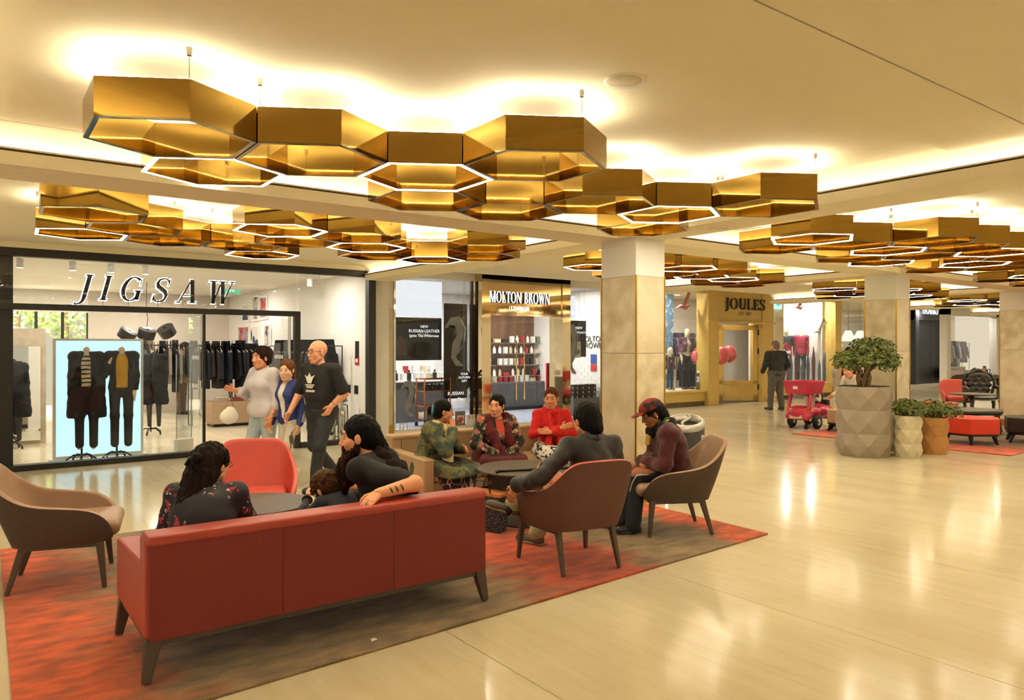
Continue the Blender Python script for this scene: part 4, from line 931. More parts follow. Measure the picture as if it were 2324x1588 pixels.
# glazed opening to the street and the trees outside
wd = thing('window_1', 'tall glazed street opening at the back of the clothes shop', 'window'); wd['kind'] = 'structure'
for x in np.linspace(wa.x, wb.x, 4): MB().box(x - .03, x + .03, wy + .02, wy + .1, 0, wa.z).build('window_frame', BLK, wd)
for x0, x1 in zip(np.linspace(wa.x, wb.x, 4)[:-1], np.linspace(wa.x, wb.x, 4)[1:]): MB().box(x0 + .03, x1 - .03, wy + .05, wy + .06, 0, wa.z).build('pane', GL, wd)
lamp(((wa.x + wb.x)/2 - 1, wy + 1.2, 4.6), 2500, 4., (.95, .98, 1.), rot=(R(35), 0, 0), shape='SQUARE')
TREE = M('street_leaves', '#6f8f3a', .6, scale=3, col2='#b2c46a', contrast=(.3, .7))
for i, (u, z, r) in enumerate([(40, 2.7, 1.0), (150, 2.8, 1.05), (95, 3.6, 1.3)]):
    q = at(u, 740, (23.2, 23.2, 26.)[i]); t = thing('street_tree', ['leafy street tree at the left of the far shop window', 'leafy street tree at the right of the far shop window', 'taller leafy street tree behind the other two outside'][i], 'tree', (q.x, q.y, 0), 0, 'street trees outside')
    rnd = random.Random(i); m = MB()
    for _ in range(900):
        d = Vector((rnd.gauss(0, 1), rnd.gauss(0, 1), rnd.gauss(0, 1))).normalized(); p0 = Vector((0, 0, z)) + d*r*rnd.random()**.4; a = Vector((rnd.uniform(-1, 1), rnd.uniform(-1, 1), rnd.uniform(-1, 1))).normalized()*.12; b = a.orthogonal().normalized()*.06
        m.add([p0, p0 + a*.5 + b, p0 + a, p0 + a*.5 - b], [(0, 1, 2, 3)])
    f_ = m.build('foliage', TREE, t); f_['kind'] = 'stuff'; MB().cyl((0, 0, 0), (0, 0, z), .1, .05).build('trunk', BARK, t)
# black shop frame
fr = thing('shop_front', 'black framed glazed front of the clothes shop at the left', 'shop front', (0, JY, 0)); fr['kind'] = 'structure'
for n, b in (('head_beam', (-5, 5.66, -.04, .1, 2.79, 2.9)), ('post', (5.53, 5.66, -.04, .1, 0, 2.79)), ('transom', (-5, 4.34, -.04, .06, 2.1, 2.18)), ('post', (4.25, 4.34, -.04, .06, 0, 2.1)), ('sill', (-5, 2.86, -.06, .1, 0, .075)), ('sill', (4.34, 5.53, -.06, .1, 0, .075)), ('plinth_post', (.28, .53, .03, .5, 0, 2.79))):
    MB().box(*b).build(n, BLK, fr)
for b in ((-5, .3, .02, .03, .075, 2.1), (.53, 2.84, .02, .03, .075, 2.1), (-5, 2.775, .02, .03, 2.18, 2.79), (2.785, 4.285, .02, .03, 2.18, 2.79), (4.34, 5.53, .02, .03, .075, 2.79)): MB().box(*b).build('pane', GL, fr)
for k, (x, l) in enumerate(((2.9, 'open glass shop door with white dashes at the left of the entrance'), (4.2, 'open glass shop door at the right of the entrance'))):
    dr = thing('door_%d' % (k+1), l, 'door', (x, JY + .06, 0)); dr['kind'] = 'structure'
    MB().box(-.005, .005, .02, .92, .02, 2.08).build('pane', GL, dr); MB().box(-.02, .02, .0, .03, 0, 2.1).build('edge_strip', BLK if k == 0 else CHROME, dr)
    for z in (.98, 1.42):
        for i in range(6): MB().box(-.008, -.006, .3 + i*.07, .335 + i*.07, z, z + .06).build('dash', WHITEP, dr)
# JIGSAW letters on a bar
sg = thing('shop_sign', 'JIGSAW in dark italic serif letters with glowing white edges on a bar', 'sign', (0, JY + .1, 0))
lt0, lt1 = at(160, 690, JY + .1), at(545, 690, JY + .1)
HALO = EM('white_halo', (.9, .95, 1.0), 3.2); LDK = M('letter_dark', '#26211d', .35, .3)
zb_ = at(300, 683, JY + .1).z; hg = at(300, 628, JY + .1).z - zb_
ls = sign_word('JIGSAW', sg, lt0.x + .06, zb_, hg, -.02, .02, LDK, width=(lt1.x - lt0.x) - .22, shear=.28, gap=.42, back=HALO)
MB().box(lt0.x - .05, lt1.x + .02, -.02, .03, zb_ - .1, zb_ - .075).build('bar', CHROME, sg)
for o, x, a in ls[1:]: MB().box(x + a*.42, x + a*.42 + .012, -.004, .012, zb_ - .08, zb_ + .04).build('stem', CHROME, sg)
# light box with two dressed figures
LB = EM('light_box_face', (.58, .92, 1.0), .95)
b0, b1 = at(120, 768, 12.15), at(325, 1040, 12.15)
t = thing('light_box', 'tall glowing pale blue light box in the shop window', 'light box', ((b0.x + b1.x)/2, 12.15, 0)); hw = (b1.x - b0.x)/2
MB().box(-hw + .035, hw - .035, -.004, .0, .07, b0.z - .03).build('lit_face', LB, t); MB().box(-hw, hw, .001, .12, .03, b0.z).build('casing', WHITEP, t)
for b in ((-hw, hw, -.012, .001, b0.z - .03, b0.z), (-hw, hw, -.012, .001, .03, .07), (-hw, -hw + .035, -.012, .001, .07, b0.z - .03), (hw - .035, hw, -.012, .001, .07, b0.z - .03)): MB().box(*b).build('frame', WHITEP, t)
for s in (-1, 1): MB().box(s*hw*.9 - .1, s*hw*.9 + .1, -.05, .17, 0, .03).build('foot', WHITEP, t)
MANQ = M('cream_mannequin', '#e3d6be', .5); COATM = M('charcoal_coat', '#121216', .9, var=.2); STRIPE = PAT('striped_jumper', '#cfc3ae', [('wavez', 5.2, .75, .8, '#15130f')], .9); YEL = M('mustard_jumper', '#c99a1e', .9); LACE = PAT('white_lace', '#e8e4da', [('dots', 60, .3, .2, '#b9b2a4')], .9)
def mannequin(label, loc, rz, H, tops, bottoms, head=False, stand=True, res=.014, skin=MANQ, fem=True, raise_=None, shoe=None, z0=.16):
    J = pose(H, None, 0., fem=fem); t = thing('mannequin', label, 'mannequin', loc, rz, 'shop mannequins')
    for s, y in (('l', 1), ('r', -1)): J['s'+s] = J['s'+s] - V3(0, y*.02, 0); J['e'+s] = J['s'+s] + V3(-.02, y*.025, -.17*H); J['w'+s] = J['e'+s] + V3(.05, -y*.01, -.145*H)
    if raise_: s, e, w_ = raise_; J['e'+s] = J['s'+s] + V3(*e); J['w'+s] = J['e'+s] + V3(*w_)
    off = V3(0, 0, z0 if stand else 0)
    for k in list(J):
        if isinstance(J[k], np.ndarray) and k in ('pel', 'waist', 'chest', 'neck', 'head', 'sl', 'sr', 'el', 'er', 'wl', 'wr', 'hl', 'hr', 'kl', 'kr', 'al', 'ar'): J[k] = J[k] + off
    Rt = np.stack([J['fw'], J['ax'], J['td']], 1); J.update(root=t, b=.82, fem=fem, belly=0., Rt=Rt, Rp=Rt, Hm=rot_to(J['hf'], J['hu']), hsz=H/1.7)
    S = SDF(); torso(S, J, .8, 0, fem)
    for s in 'lr': limb_arm(S, J, s, 0, 1., .75); limb_leg(S, J, s, 0, .9, feet=not stand); S.rc(J['w'+s], J['w'+s] + unit(J['w'+s] - J['e'+s])*.13, .024, .012, k=.01)
    S.rc(J['neck'] - V3(0, 0, .04), J['neck'] + V3(.0, 0, .045), .05, .045, k=.03)
    if head: S.el(J['head'], (.095, .075, .12), k=.02).rc(J['neck'], J['head'] - V3(0, 0, .06), .045, .045, k=.03)
    sdf_obj('figure', S, res, skin, t)
    if not head: MB().cyl(tuple(J['neck'] + V3(0, 0, .04)), tuple(J['neck'] + V3(0, 0, .09)), .012, .006).build('neck_finial', CHROME, t, True)
    for f in bottoms: f(J)
    for f in tops: f(J)
    if shoe: shoes(J, shoe)
    if stand:
        MB().cyl((0, -.06, .05), (0, -.06, .2), .014).build('stand_pole', DARK_METAL, t, True)
        for k in range(5): a = k*2*pi/5; MB().tube([(0, -.06, .1), (.1*math.cos(a), -.06 + .1*math.sin(a), .11), (.19*math.cos(a), -.06 + .19*math.sin(a), .05), (.2*math.cos(a), -.06 + .2*math.sin(a), .0)], [.014, .012, .012, .016], 7).build('stand_leg', DARK_METAL, t, True)
    return J
def open_coat(mat, hem, name='coat', o=.03, drop=None, gap=.07):
    def f(J):
        S = SDF(); torso(S, J, .82, o, J['fem'])
        for s in 'lr': limb_arm(S, J, s, o*.7, .95, .8)
        if drop: 
            for s, y in (('l', 1), ('r', -1)): S.rc(J['pel'] + V3(0, y*.09, 0), V3(J['pel'][0] - .01, y*.13, drop + .06), .13, .12, k=.06)
            S.cut((0, 0, drop), (0, 0, -1))
        else: S.cut(J['pel'] - J['td']*hem, -J['td'])
        S.el((J['chest'] + J['pel'])/2 + V3(.16, 0, -.02), (.15, gap, .55), k=.01, op='-'); S.rc(J['neck'] - J['td']*.02, J['neck'] + J['td']*.2, .06, .06, k=.01, op='-')
        S.noise = (.003, 26, (1, 1, 1)); c = sdf_obj(name, S, .011, mat, J['root'])
        n, fw, a = J['neck'], J['fw'], J['ax']
        for y in (-1, 1): q = SDF(); q.rc(n - fw*.05 + a*y*.03, n + a*y*.075 - V3(0, 0, .02), .024, .026, k=.02).rc(n + a*y*.075 - V3(0, 0, .02), J['chest'] + fw*.15*.9 + a*y*(gap + .03), .03, .036, k=.02); sdf_obj('lapel', q, .01, mat, c)
    return f
q = at(196, 1035, 11.93); mannequin('shop mannequin in a long charcoal coat and striped jumper before the light box', (q.x, 11.9, .0), R(-100), 1.66, [lambda J: top(J, STRIPE, .012, .3, 'striped_jumper', .02, res=.011, wr=None), open_coat(COATM, .3, 'coat', .032, drop=.62, gap=.065)], [lambda J: trousers(J, M('navy_slim', '#0e0f16', .8), .01, .92, res=.012, wr=None)])
q = at(275, 1035, 11.93); mannequin('shop mannequin in a mustard jumper and black blazer before the light box', (q.x, 11.9, .0), R(-95), 1.66, [lambda J: top(J, LACE, .006, .1, 'lace_hem', .12, res=.012, wr=None), lambda J: top(J, YEL, .018, .3, 'mustard_jumper', .0, res=.011, wr=None), open_coat(COATM, .04, 'blazer', .036, gap=.085)], [lambda J: trousers(J, M('navy_slim', '#0e0f16'), .01, .95, res=.012, wr=None)], raise_=('r', (.04, -.08, -.27), (.16, .06, .16)))
q = gnd(350, 985); mannequin('dark draped coat on a stand deeper in the clothes shop', (q.x, q.y, 0), R(-120), 1.6, [open_coat(M('black_coat', '#0e0d0d', .95), .3, 'coat', .05, drop=.55, gap=.03)], [], skin=M('dark_form', '#26221f', .7), z0=.12)
# clothes rails
HANG = M('wood_hanger', '#b8a184', .6)
def garment_mesh(w, h, sl, th=.07):
    P = [(-.05, h), (-w*.46, h - .06), (-w*.62, h - sl), (-w*.48, h - sl), (-w*.36, h - .2), (-w*.42, 0), (w*.42, 0), (w*.36, h - .2), (w*.48, h - sl), (w*.62, h - sl), (w*.46, h - .06), (.05, h)]
    return MB().prism(P, -th/2, th/2, 'y').mesh('garment')
GAR = {k: garment_mesh(*k) for k in ((.44, .8, .6), (.42, .62, .55), (.46, 1.0, .62), (.4, .7, .5))}
hang_me = MB().tube([(0, 0, .07), (.018, 0, .085), (.03, 0, .07), (.02, 0, .05), (0, 0, .035), (0, 0, .01)], .003, 5).bar((0, 0, .01), (-.19, 0, -.05), .015, .012).bar((0, 0, .01), (.19, 0, -.05), .015, .012).mesh('hanger')
def hang(label, loc, rz, key, mat, group):
    t = thing('hanging_garment', label, 'garment', loc, rz, group); h = key[1]
    o = link('cloth', GAR[key], None, t, bevel=.02); o.location = (0, 0, -h - .01)
    if not GAR[key].materials: GAR[key].materials.append(mat)
    o.material_slots[0].link = 'OBJECT'; o.material_slots[0].material = mat; link('hanger', hang_me, HANG, t)
def rail(label, a, b, z, legs=True):
    a, b = Vector((*a, 0)), Vector((*b, 0)); t = thing('clothes_rail', label, 'clothes rail', a); d = b - a; m = MB().cyl((0, 0, z), d + Vector((0, 0, z)), .014)
    m.build('rail', DARK_METAL, t)
    if legs:
        for p_ in (Vector((0, 0, 0)), d):
            for s in (-.16, .16): nrm = d.normalized().cross(Vector((0, 0, 1)))*s; MB().cyl(p_ + nrm, p_ + nrm + Vector((0, 0, z)), .01).build('upright', DARK_METAL, t)
            MB().cyl(p_ + d.normalized().cross(Vector((0, 0, 1)))*-.16 + Vector((0, 0, .02)), p_ + d.normalized().cross(Vector((0, 0, 1)))*.16 + Vector((0, 0, .02)), .01).build('foot_bar', DARK_METAL, t); MB().cyl(p_ + d.normalized().cross(Vector((0, 0, 1)))*-.16 + Vector((0, 0, z)), p_ + d.normalized().cross(Vector((0, 0, 1)))*.16 + Vector((0, 0, z)), .01).build('top_bar', DARK_METAL, t)
    return t
DARKS = [M('cloth_navy', '#151a26', .9, var=.2), M('cloth_black', '#100f10', .9, var=.2), M('cloth_char', '#25262a', .9, var=.2), M('cloth_brown', '#2b201c', .9, var=.2)]
GREYS = [M('cloth_grey', '#6a6762', .9), M('cloth_taupe', '#857a6c', .9), M('cloth_cream', '#c8bda8', .9)]
ORD = ['first', 'second', 'third', 'fourth', 'fifth', 'sixth', 'seventh', 'eighth', 'ninth', 'tenth', 'eleventh', 'twelfth', 'thirteenth', 'fourteenth', 'fifteenth', 'sixteenth', 'seventeenth', 'eighteenth', 'nineteenth', 'twentieth']
def fill(a, b, z, n, mats, label, group, keys=((.44, .8, .6), (.42, .62, .55), (.46, 1.0, .62)), seed=1):
    rnd = random.Random(seed); a, b = Vector((*a, z)), Vector((*b, z)); an = math.atan2(b.y - a.y, b.x - a.x)
    for i in range(n):
        p_ = a.lerp(b, (i + .5)/n); hang(label % ORD[i], (p_.x, p_.y, z - .075), an + pi/2 + rnd.uniform(-.25, .25), keys[rnd.randrange(len(keys))], mats[rnd.randrange(len(mats))], group)
rail('black clothes rail full of dark jackets over the shop display box', (3.75, 16.1), (5.15, 16.1), 1.63); fill((3.8, 16.1), (5.1, 16.1), 1.63, 13, DARKS, '%s dark jacket from the left on the rail above the shop display box', 'dark jackets on the middle rail')
rail('black clothes rail along the right wall of the clothes shop', (5.3, 12.45), (5.3, 15.4), 1.63); fill((5.3, 12.7), (5.3, 15.2), 1.63, 14, DARKS, '%s dark garment from the glass on the rail along the right shop wall', 'dark garments on the wall rail', seed=3)
rail('black clothes rail at the back of the clothes shop', (3.1, 18.3), (4.5, 18.3), 1.65); fill((3.2, 18.3), (4.4, 18.3), 1.65, 9, DARKS[:2] + GREYS, '%s garment from the left on the rear rail of the clothes shop', 'garments on the rear rail', seed=5)
q0, q1 = at(467, 955, 15.9), at(545, 950, 15.6)
t = thing('display_box', 'low wooden display box with folded clothes in the clothes shop', 'display box', (4.55, 15.75, 0)); MB().box(-.55, .65, -.3, .3, .06, .5).build('box', M('oak_box', '#a88c6c', .6, scale=8, stretch=(1, 1, 12)), t); MB().box(-.5, .6, -.25, .25, 0, .06).build('plinth', DARK_METAL, t)
for i, (x, y, c) in enumerate([(-.3, -.1, '#b9aa98'), (0, -.12, '#8a4a3c'), (.3, -.1, '#cfc5b4'), (.45, .12, '#6c6a66')]):
    t = thing('folded_clothes', ['pile of beige folded clothes on the display box', 'pile of rust folded clothes on the display box', 'pile of cream folded clothes on the display box', 'pile of grey folded clothes on the display box'][i], 'clothes', (4.55 + x, 15.75 + y, .5), 0, 'folded clothes')
    for k in range(3): MB().box(-.11, .11, -.09, .09, k*.03, k*.03 + .027).build('folded_piece', M('fold_%d' % i, c, .9), t, bevel=.008)
# pictures on the side wall
ARTM = [PAT('art_pink', '#9c8a90', [('noise', 3, .5, .55, '#b5402f'), ('noise', 6, .6, .65, '#3c3440')], .6), PAT('art_blue', '#d6cfc6', [('dots', 2.5, .42, .4, '#24384f')], .6), PAT('art_grey', '#b9afa8', [('noise', 5, .55, .6, '#50484c')], .6)]
for i, (u0, v0_, u1, v1_, a) in enumerate([(543, 739, 567, 788, 0), (571, 738, 590, 788, 1), (601, 735, 617, 788, 2), (552, 690, 569, 730, 1), (575, 671, 590, 728, 2), (592, 672, 608, 724, 0)]):
    p0, p1 = onx(u0, v0_, 5.61), onx(u1, v1_, 5.61); y0, y1 = sorted((p0.y, p1.y)); z1, z0 = max(p0.z, p1.z), min(p0.z, p1.z); z1 = min(z1, 2.88)
    t = thing('framed_picture', ['pink and violet framed picture above the shop rail', 'white framed picture with a dark blue square above the rail', 'grey framed picture nearest the door above the rail', 'small picture with a dark shape high on the shop wall', 'tall dark picture high on the shop wall', 'narrow pale picture high on the shop wall'][i], 'picture', (5.6, 0, 0), 0, 'pictures on the shop wall')
    MB().box(-.02, .018, y0, y1, z0, z1).build('frame', SHOPW, t); MB().box(-.024, -.021, y0 + .05, y1 - .05, z0 + .05, z1 - .05).build('print', ARTM[a], t)
def wall_plate(u, v, w_, h_, mat, name, label, cat, X=5.62):
    p_ = onx(u, v, X); t = thing(name, label, cat, p_); MB().box(-.012, 0, -w_/2, w_/2, -h_/2, h_/2).build('plate', mat, t, bevel=.003); return t
t = wall_plate(811, 818, .16, .16, M('alarm_red', '#b5251c', .5), 'fire_alarm_point', 'red fire alarm call point on the shop side wall', 'alarm'); MB().box(-.016, -.012, -.04, .04, -.03, .03).build('glass', WHITEP, t)
wall_plate(811, 793, .14, .3, DARK_METAL, 'notice', 'small black notice above the red fire alarm point', 'notice'); wall_plate(792, 882, .15, .15, DARK_METAL, 'switch_plate', 'dark switch plate on the shop wall, left one', 'switch', 5.62); wall_plate(809, 884, .15, .15, DARK_METAL, 'switch_plate', 'dark switch plate on the shop wall, right one', 'switch'); wall_plate(812, 935, .16, .16, WHITEP, 'socket_plate', 'white socket plate low on the shop side wall', 'socket')
for i, (x, y) in enumerate(((5.1, 12.1), (5.28, 12.05))):
    t = thing('fire_extinguisher', ['chrome fire extinguisher, left one of the pair behind the glass', 'chrome fire extinguisher, right one of the pair behind the glass'][i], 'extinguisher', (x, y, 0), 0, 'chrome extinguishers'); MB().lathe([(.075, 0), (.08, .02), (.08, .48), (.05, .56), (.02, .58), (.02, .64)], 20).build('cylinder', CHROME, t, True); MB().bar((-.02, 0, .64), (.1, 0, .68), .02, .015).bar((-.02, 0, .65), (.09, 0, .71), .02, .012).build('handle', CHROME, t); MB().tube([(.02, 0, .62), (.1, 0, .6), (.11, 0, .4), (.1, 0, .25)], .01, 7).build('hose', DARK_METAL, t, True)
# shop lights
def can_track(u, v, label, Y, power=0):
    p_ = at(u, v, Y); t = thing('track_spotlight', label, 'lamp', (p_.x, p_.y, 2.92), 0, 'white track spotlights'); MB().cyl((0, 0, -.18), (0, 0, -.05), .05, n=16).build('can', CAN, t, True); MB().box(-.2, .2, -.012, .012, -.03, 0).cyl((0, 0, -.05), (0, 0, -.02), .012).build('track', CAN, t); q = link('lens', lns, LENS, t); q.location = (0, 0, -.185); q.scale = (.55, .55, 1)
for i, (u, l) in enumerate([(45, 'first'), (165, 'second'), (252, 'third'), (330, 'fourth')]): can_track(u, 598, 'white track spotlight behind the shop glass, %s from the left' % l, 12.6)
can_track(703, 625, 'white track spotlight behind the right hand shop pane', 13.2)
for i, (x, y) in enumerate([(-.2, 13.2), (1.6, 13.6), (3.4, 13.4), (4.7, 12.6), (.6, 16), (2.6, 16.2), (4.6, 16.6), (1.4, 18.4), (3.6, 18.6)]):
    t = thing('shop_downlight', 'round white downlight in the ceiling of the clothes shop', 'lamp', (x, y, 2.92), 0, 'downlights of the clothes shop'); link('ring', rng, RING, t); link('lens', lns, LENS, t); lamp((0, 0, -.012), K_SHOP, .16, NEUT, parent=t)
t = thing('pendant_cluster', 'cluster of three black drum pendants in the clothes shop', 'lamp', at(333, 757, 16.5)); p_ = t.location.copy()
for i, (x, z, rx) in enumerate(((-.36, -.02, .5), (0, 0, .15), (.38, .05, -.6))):
    m = MB().lathe([(.16, -.09), (.17, .09), (.03, .1)], 22, cap=False); m.xf(Matrix.Translation((x, 0, z)) @ Matrix.Rotation(rx, 4, 'Y') @ Matrix.Rotation(.35, 4, 'X')); m.build('shade', DARK_METAL, t)
    d = MB().lathe([(.001, -.08), (.155, -.08)], 22, cap=False); d.xf(Matrix.Translation((x, 0, z)) @ Matrix.Rotation(rx, 4, 'Y') @ Matrix.Rotation(.35, 4, 'X')); d.build('bulb_disc', LENS if i == 1 else DARK_METAL, t)
MB().tube([(0, 0, .14), (.02, 0, .3), (-.01, 0, .5), (0, 0, 2.92 - p_.z)], .006, 6).build('cord', DARK_METAL, t)
p_ = at(525, 655, 17.5); t = thing('exit_sign', 'green emergency exit sign inside the clothes shop', 'sign', p_); MB().box(-.2, .2, -.02, .02, -.1, .1).build('panel', EM('exit_green', (.1, .6, .32), .9), t)
MB().tube([(-.02, -.024, .05), (.0, -.024, 0), (-.05, -.024, -.07)], .014, 6).tube([(.0, -.024, 0), (.05, -.024, -.07)], .014, 6).tube([(-.07, -.024, .03), (.06, -.024, .02)], .01, 6).ball((-.0, -.024, .07), .02).bar((.08, -.024, 0), (.17, -.024, 0), .02, .004, (0, 1, 0)).build('running_figure', EM('exit_white', (1, 1, 1), 1.), t)
# mirror stand with coat at the left, clear security post
p_ = at(62, 935, 14.); t = thing('leaning_mirror', 'tall frameless mirror on a pale panel at the left of the shop', 'mirror', (p_.x, 14.6, 0)); MB().box(-.42, .3, .02, .12, 0, 1.92).build('panel', M('tan_panel', '#b6a58c', .7), t); MB().box(-.3, .22, 0, .018, .06, 1.62).build('mirror_glass', M('mirror', '#d8d8d2', .04, 1., var=0), t)
mannequin('dark coat on a stand in front of the leaning mirror', (p_.x - .18, 14.1, 0), R(-100), 1.5, [open_coat(M('black_coat', '#0e0d0d'), .3, 'coat', .04, drop=.5, gap=.02)], [], skin=M('dark_form', '#26221f'), z0=.1)
p_ = gnd(415, 1030); t = thing('security_gate', 'clear acrylic security post with white base at the shop entrance', 'security gate', (p_.x, 11.85, 0), R(20)); MB().box(-.12, .12, -.01, .01, .2, 1.5).build('acrylic_panel', GLASS('acrylic', (.92, .95, .97), 1.5), t, bevel=.004); MB().box(-.13, .13, -.05, .05, 0, .24).build('base', WHITEP, t, bevel=.01)
for x in (-.12, .12): MB().cyl((x, 0, .2), (x, 0, 1.5), .008).build('edge_tube', CHROME, t)
MB().box(-.08, .08, -.02, .02, 0, .004).xf(Matrix.Translation((1.66, 11.75, .08))).build('price_card', WHITEP).update_tag(); bpy.data.objects['price_card']['label'] = 'small white price card on the floor between the two mannequins'; bpy.data.objects['price_card']['category'] = 'card'
# shopper inside the clothes shop
def shopper():
    q = gnd(408, 938); lc, rz = (q.x, min(q.y, 19.0), 0), R(-30); J = pose(1.74, None, .05, hpitch=R(-15))
    human('person', 'man in grey clothes browsing inside the clothes shop', lc, rz, J, '#a06a4c', 1.05, False, 1.05, res=.018, fres=.01, eyes=False); top(J, M('grey_jacket', '#5c5850', .9), .025, .97, 'jacket', .06, res=.015); trousers(J, M('brown_chinos', '#6e5a48', .9), .02, .97, res=.015); shoes(J, DARK_METAL); hair(J, HAIR('short_black_hair', '#15110f'), [], res=.01, cap=.008)
shopper()
def PD0(u, v, d): r = ray(u, v); p_ = r*d; return (p_.x, p_.y, p_.z + CH)
# ================================================================ cosmetics shop in the middle
MY = 12.4
CHAMP = M('champagne_mirror', '#d9c193', .06, 1., var=.03, scale=2); GREYC = M('grey_counter', '#5c5a5a', .5); WALN = M('walnut_panel', '#5a3d29', .5, scale=5, col2='#80593a', stretch=(1, 1, .15), contrast=(.3, .7)); POST = M('poster_black', '#151211', .5); WTXT = EM('white_text', (1, 1, 1), .8); GREYD = M('grey_decal', '#8f9096', .5)
x0, x1 = at(845, 700, MY).x, at(893, 700, MY).x
pw = thing('wall_pilaster', 'marble pilaster between the clothes shop and the cosmetics shop', 'pilaster', ((x0 + x1)/2, MY, 0)); pw['kind'] = 'structure'; hw = (x1 - x0)/2
MB().box(-hw, hw, 0, .5, 2.32, 3.2).build('plaster_top', WHITEP, pw); MB().box(-hw + .01, hw - .01, .012, .5, 0, 2.32).build('core', SLOT, pw)
for a, b in ((.16, 1.33), (1.334, 2.315)): MB().box(-hw, hw, -.004, .4, a, b).build('marble_panel', MARBLE, pw)
MB().box(hw - .012, hw + .006, -.01, .3, .1, 2.32).build('corner_trim', BRASS_TRIM, pw); MB().box(-hw - .004, hw + .004, -.012, .4, 0, .158).build('skirting', BRASS_TRIM, pw)
sbox('ceiling', SHOPW, 6.46, 12.3, MY + .1, 16.4, 2.98, 3.04); sbox('floor', M('blue_grey_carpet', '#8a90a0', .9, bump=.3, bscale=300), 6.46, 12.3, MY + .02, 16.4, .001, .008)
sbox('wall_rear', M('pale_rear_wall', '#d8d6d4', .7), 6.4, 12.4, 16.3, 16.4, 0, 3.2); sbox('wall_side', SHOPW, 12.2, 12.35, MY + .06, 16.3, 0, 3.2)
sbox('wall_front', WHITEP, 5.98, 6.05, MY + .3, 20, 0, 3.2)
# white glazed bricks of the right-hand wall, seen through the window
tw = bpy.data.objects['wall_side.001'] if 'wall_side.001' in bpy.data.objects else None
tile_me = MB().box(-.006, 0, 0, .245, 0, .085).mesh('tile'); TILE = M('white_tile', '#e3e0da', .25, var=.03)
for r in range(26):
    for k in range(5): o = link('tile', tile_me, TILE, tw, bevel=0); o.location = (12.2, MY + .3 + k*.25 + (.125 if r % 2 else 0), .45 + r*.09)
mf = thing('shop_front', 'champagne framed glazed front of the cosmetics shop in the middle', 'shop front', (0, MY, 0)); mf['kind'] = 'structure'
A = lambda u, v=700, Y=MY: at(u, v, Y)
X = {u: A(u).x for u in (893, 897, 1003, 1075, 1078, 1098, 1260, 1275, 1278, 1363, 1420)}
top_z = 3.18
for n, m, b in (('stall_riser', WHITEP, (X[893], X[1078], 0, .12, 0, .06)), ('head', WHITEP, (X[893], X[1078], 0, .15, 2.93, top_z)), ('mullion', DARK_METAL, (X[1075] - .05, X[1075] - .01, 0, .05, .06, 2.93)), ('jamb', CHAMP, (X[1078], X[1098], -.25, .2, 0, top_z)), ('jamb', CHAMP, (X[1260], X[1278], -.25, .2, 0, top_z)), ('fascia', CHAMP, (X[1098], X[1260], -.22, .2, 2.25, top_z)),
        ('stall_riser', WHITEP, (X[1278], 12.2, 0, .12, 0, .06)), ('head', WHITEP, (X[1278], 12.4, 0, .15, 2.93, top_z)), ('edge_trim', CHROME, (X[893], X[897], -.02, .06, .06, 2.93))): MB().box(*b).build(n, m, mf)
for a, b in ((X[897], X[1075] - .05), (X[1278], 12.2)): MB().box(a, b, .02, .03, .06, 2.93).build('pane', GL, mf)
xm = (X[1098] + X[1260])/2
for k, (a, b) in enumerate(((X[1098] + .02, xm - .0), (xm + .01, X[1260] - .02))):
    d = thing('door_%d' % (k + 3), ['left glass door of the cosmetics shop', 'right glass door of the cosmetics shop'][k], 'door', (0, MY, 0)); d['kind'] = 'structure'; MB().box(a, b, .05, .06, .02, 2.22).build('pane', GL, d); h = b - .1 if k == 0 else a + .1; MB().cyl((h, .02, .5), (h, .02, 1.75), .014).build('pull_handle', CHAMP, d, True)
s = thing('shop_sign', 'MOLTON BROWN LONDON in white serif letters with dark sides', 'sign', (0, MY - .26, 0)); p0, p1 = A(1112, 687, MY - .26), A(1249, 663, MY - .26)
WL_ = EM('letter_white', (1, .98, .95), 1.6)
hgt = p1.z - A(1249, 687, MY - .26).z; zz = (A(1112, 686, MY - .26).z + A(1249, 690, MY - .26).z)/2
for nm, mt, dy, dx in (('letter', WL_, 0, 0), ('letter_side', DARK_METAL, .012, .02)):
    sign_word('MOLTON BROWN', s, p0.x - dx, zz - dx*.3, hgt, dy, dy + (.01 if dy == 0 else .03), mt, width=p1.x - p0.x, gap=.05, name=nm)
q0, q1 = A(1160, 697, MY - .26), A(1202, 697, MY - .26); sign_word('LONDON', s, q0.x, q0.z - .06, .085, 0, .012, WL_, width=q1.x - q0.x, gap=.25)
# posters and hanging banners
def board(name, label, cat, u0, v0_, u1, v1_, Y, mat, th=.02):
    a, b = at(u0, v1_, Y), at(u1, v0_, Y); t = thing(name, label, cat, ((a.x + b.x)/2, Y, 0)); hw = (b.x - a.x)/2; MB().box(-hw, hw, 0, th, a.z, b.z).build('board', mat, t)
    if b.z < 2.9 and a.z > .3 and name != 'sale_board':
        for s_ in (-1, 1): MB().cyl((s_*hw*.85, th/2, b.z), (s_*hw*.85, th/2, 2.98 if Y < 13.1 else 3.2), .003, n=5).build('cord', CHROME, t)
    return t, hw, a.z, b.z
t, hw, z0, z1 = board('poster', 'black window poster reading NEW RUSSIAN LEATHER above the counter', 'poster', 899, 722, 1002, 818, 12.85, POST)
for s_, k, z in (('NEW', .075, z1 - .2), ('RUSSIAN LEATHER', .085, z1 - .29), ('Ignite The Wilderness', .075, z1 - .38)): text(s_, k, (hw*.22, -.004, z), WTXT, t)
AMB = M('amber_glass', '#4a2416', .15, coat=.5); 
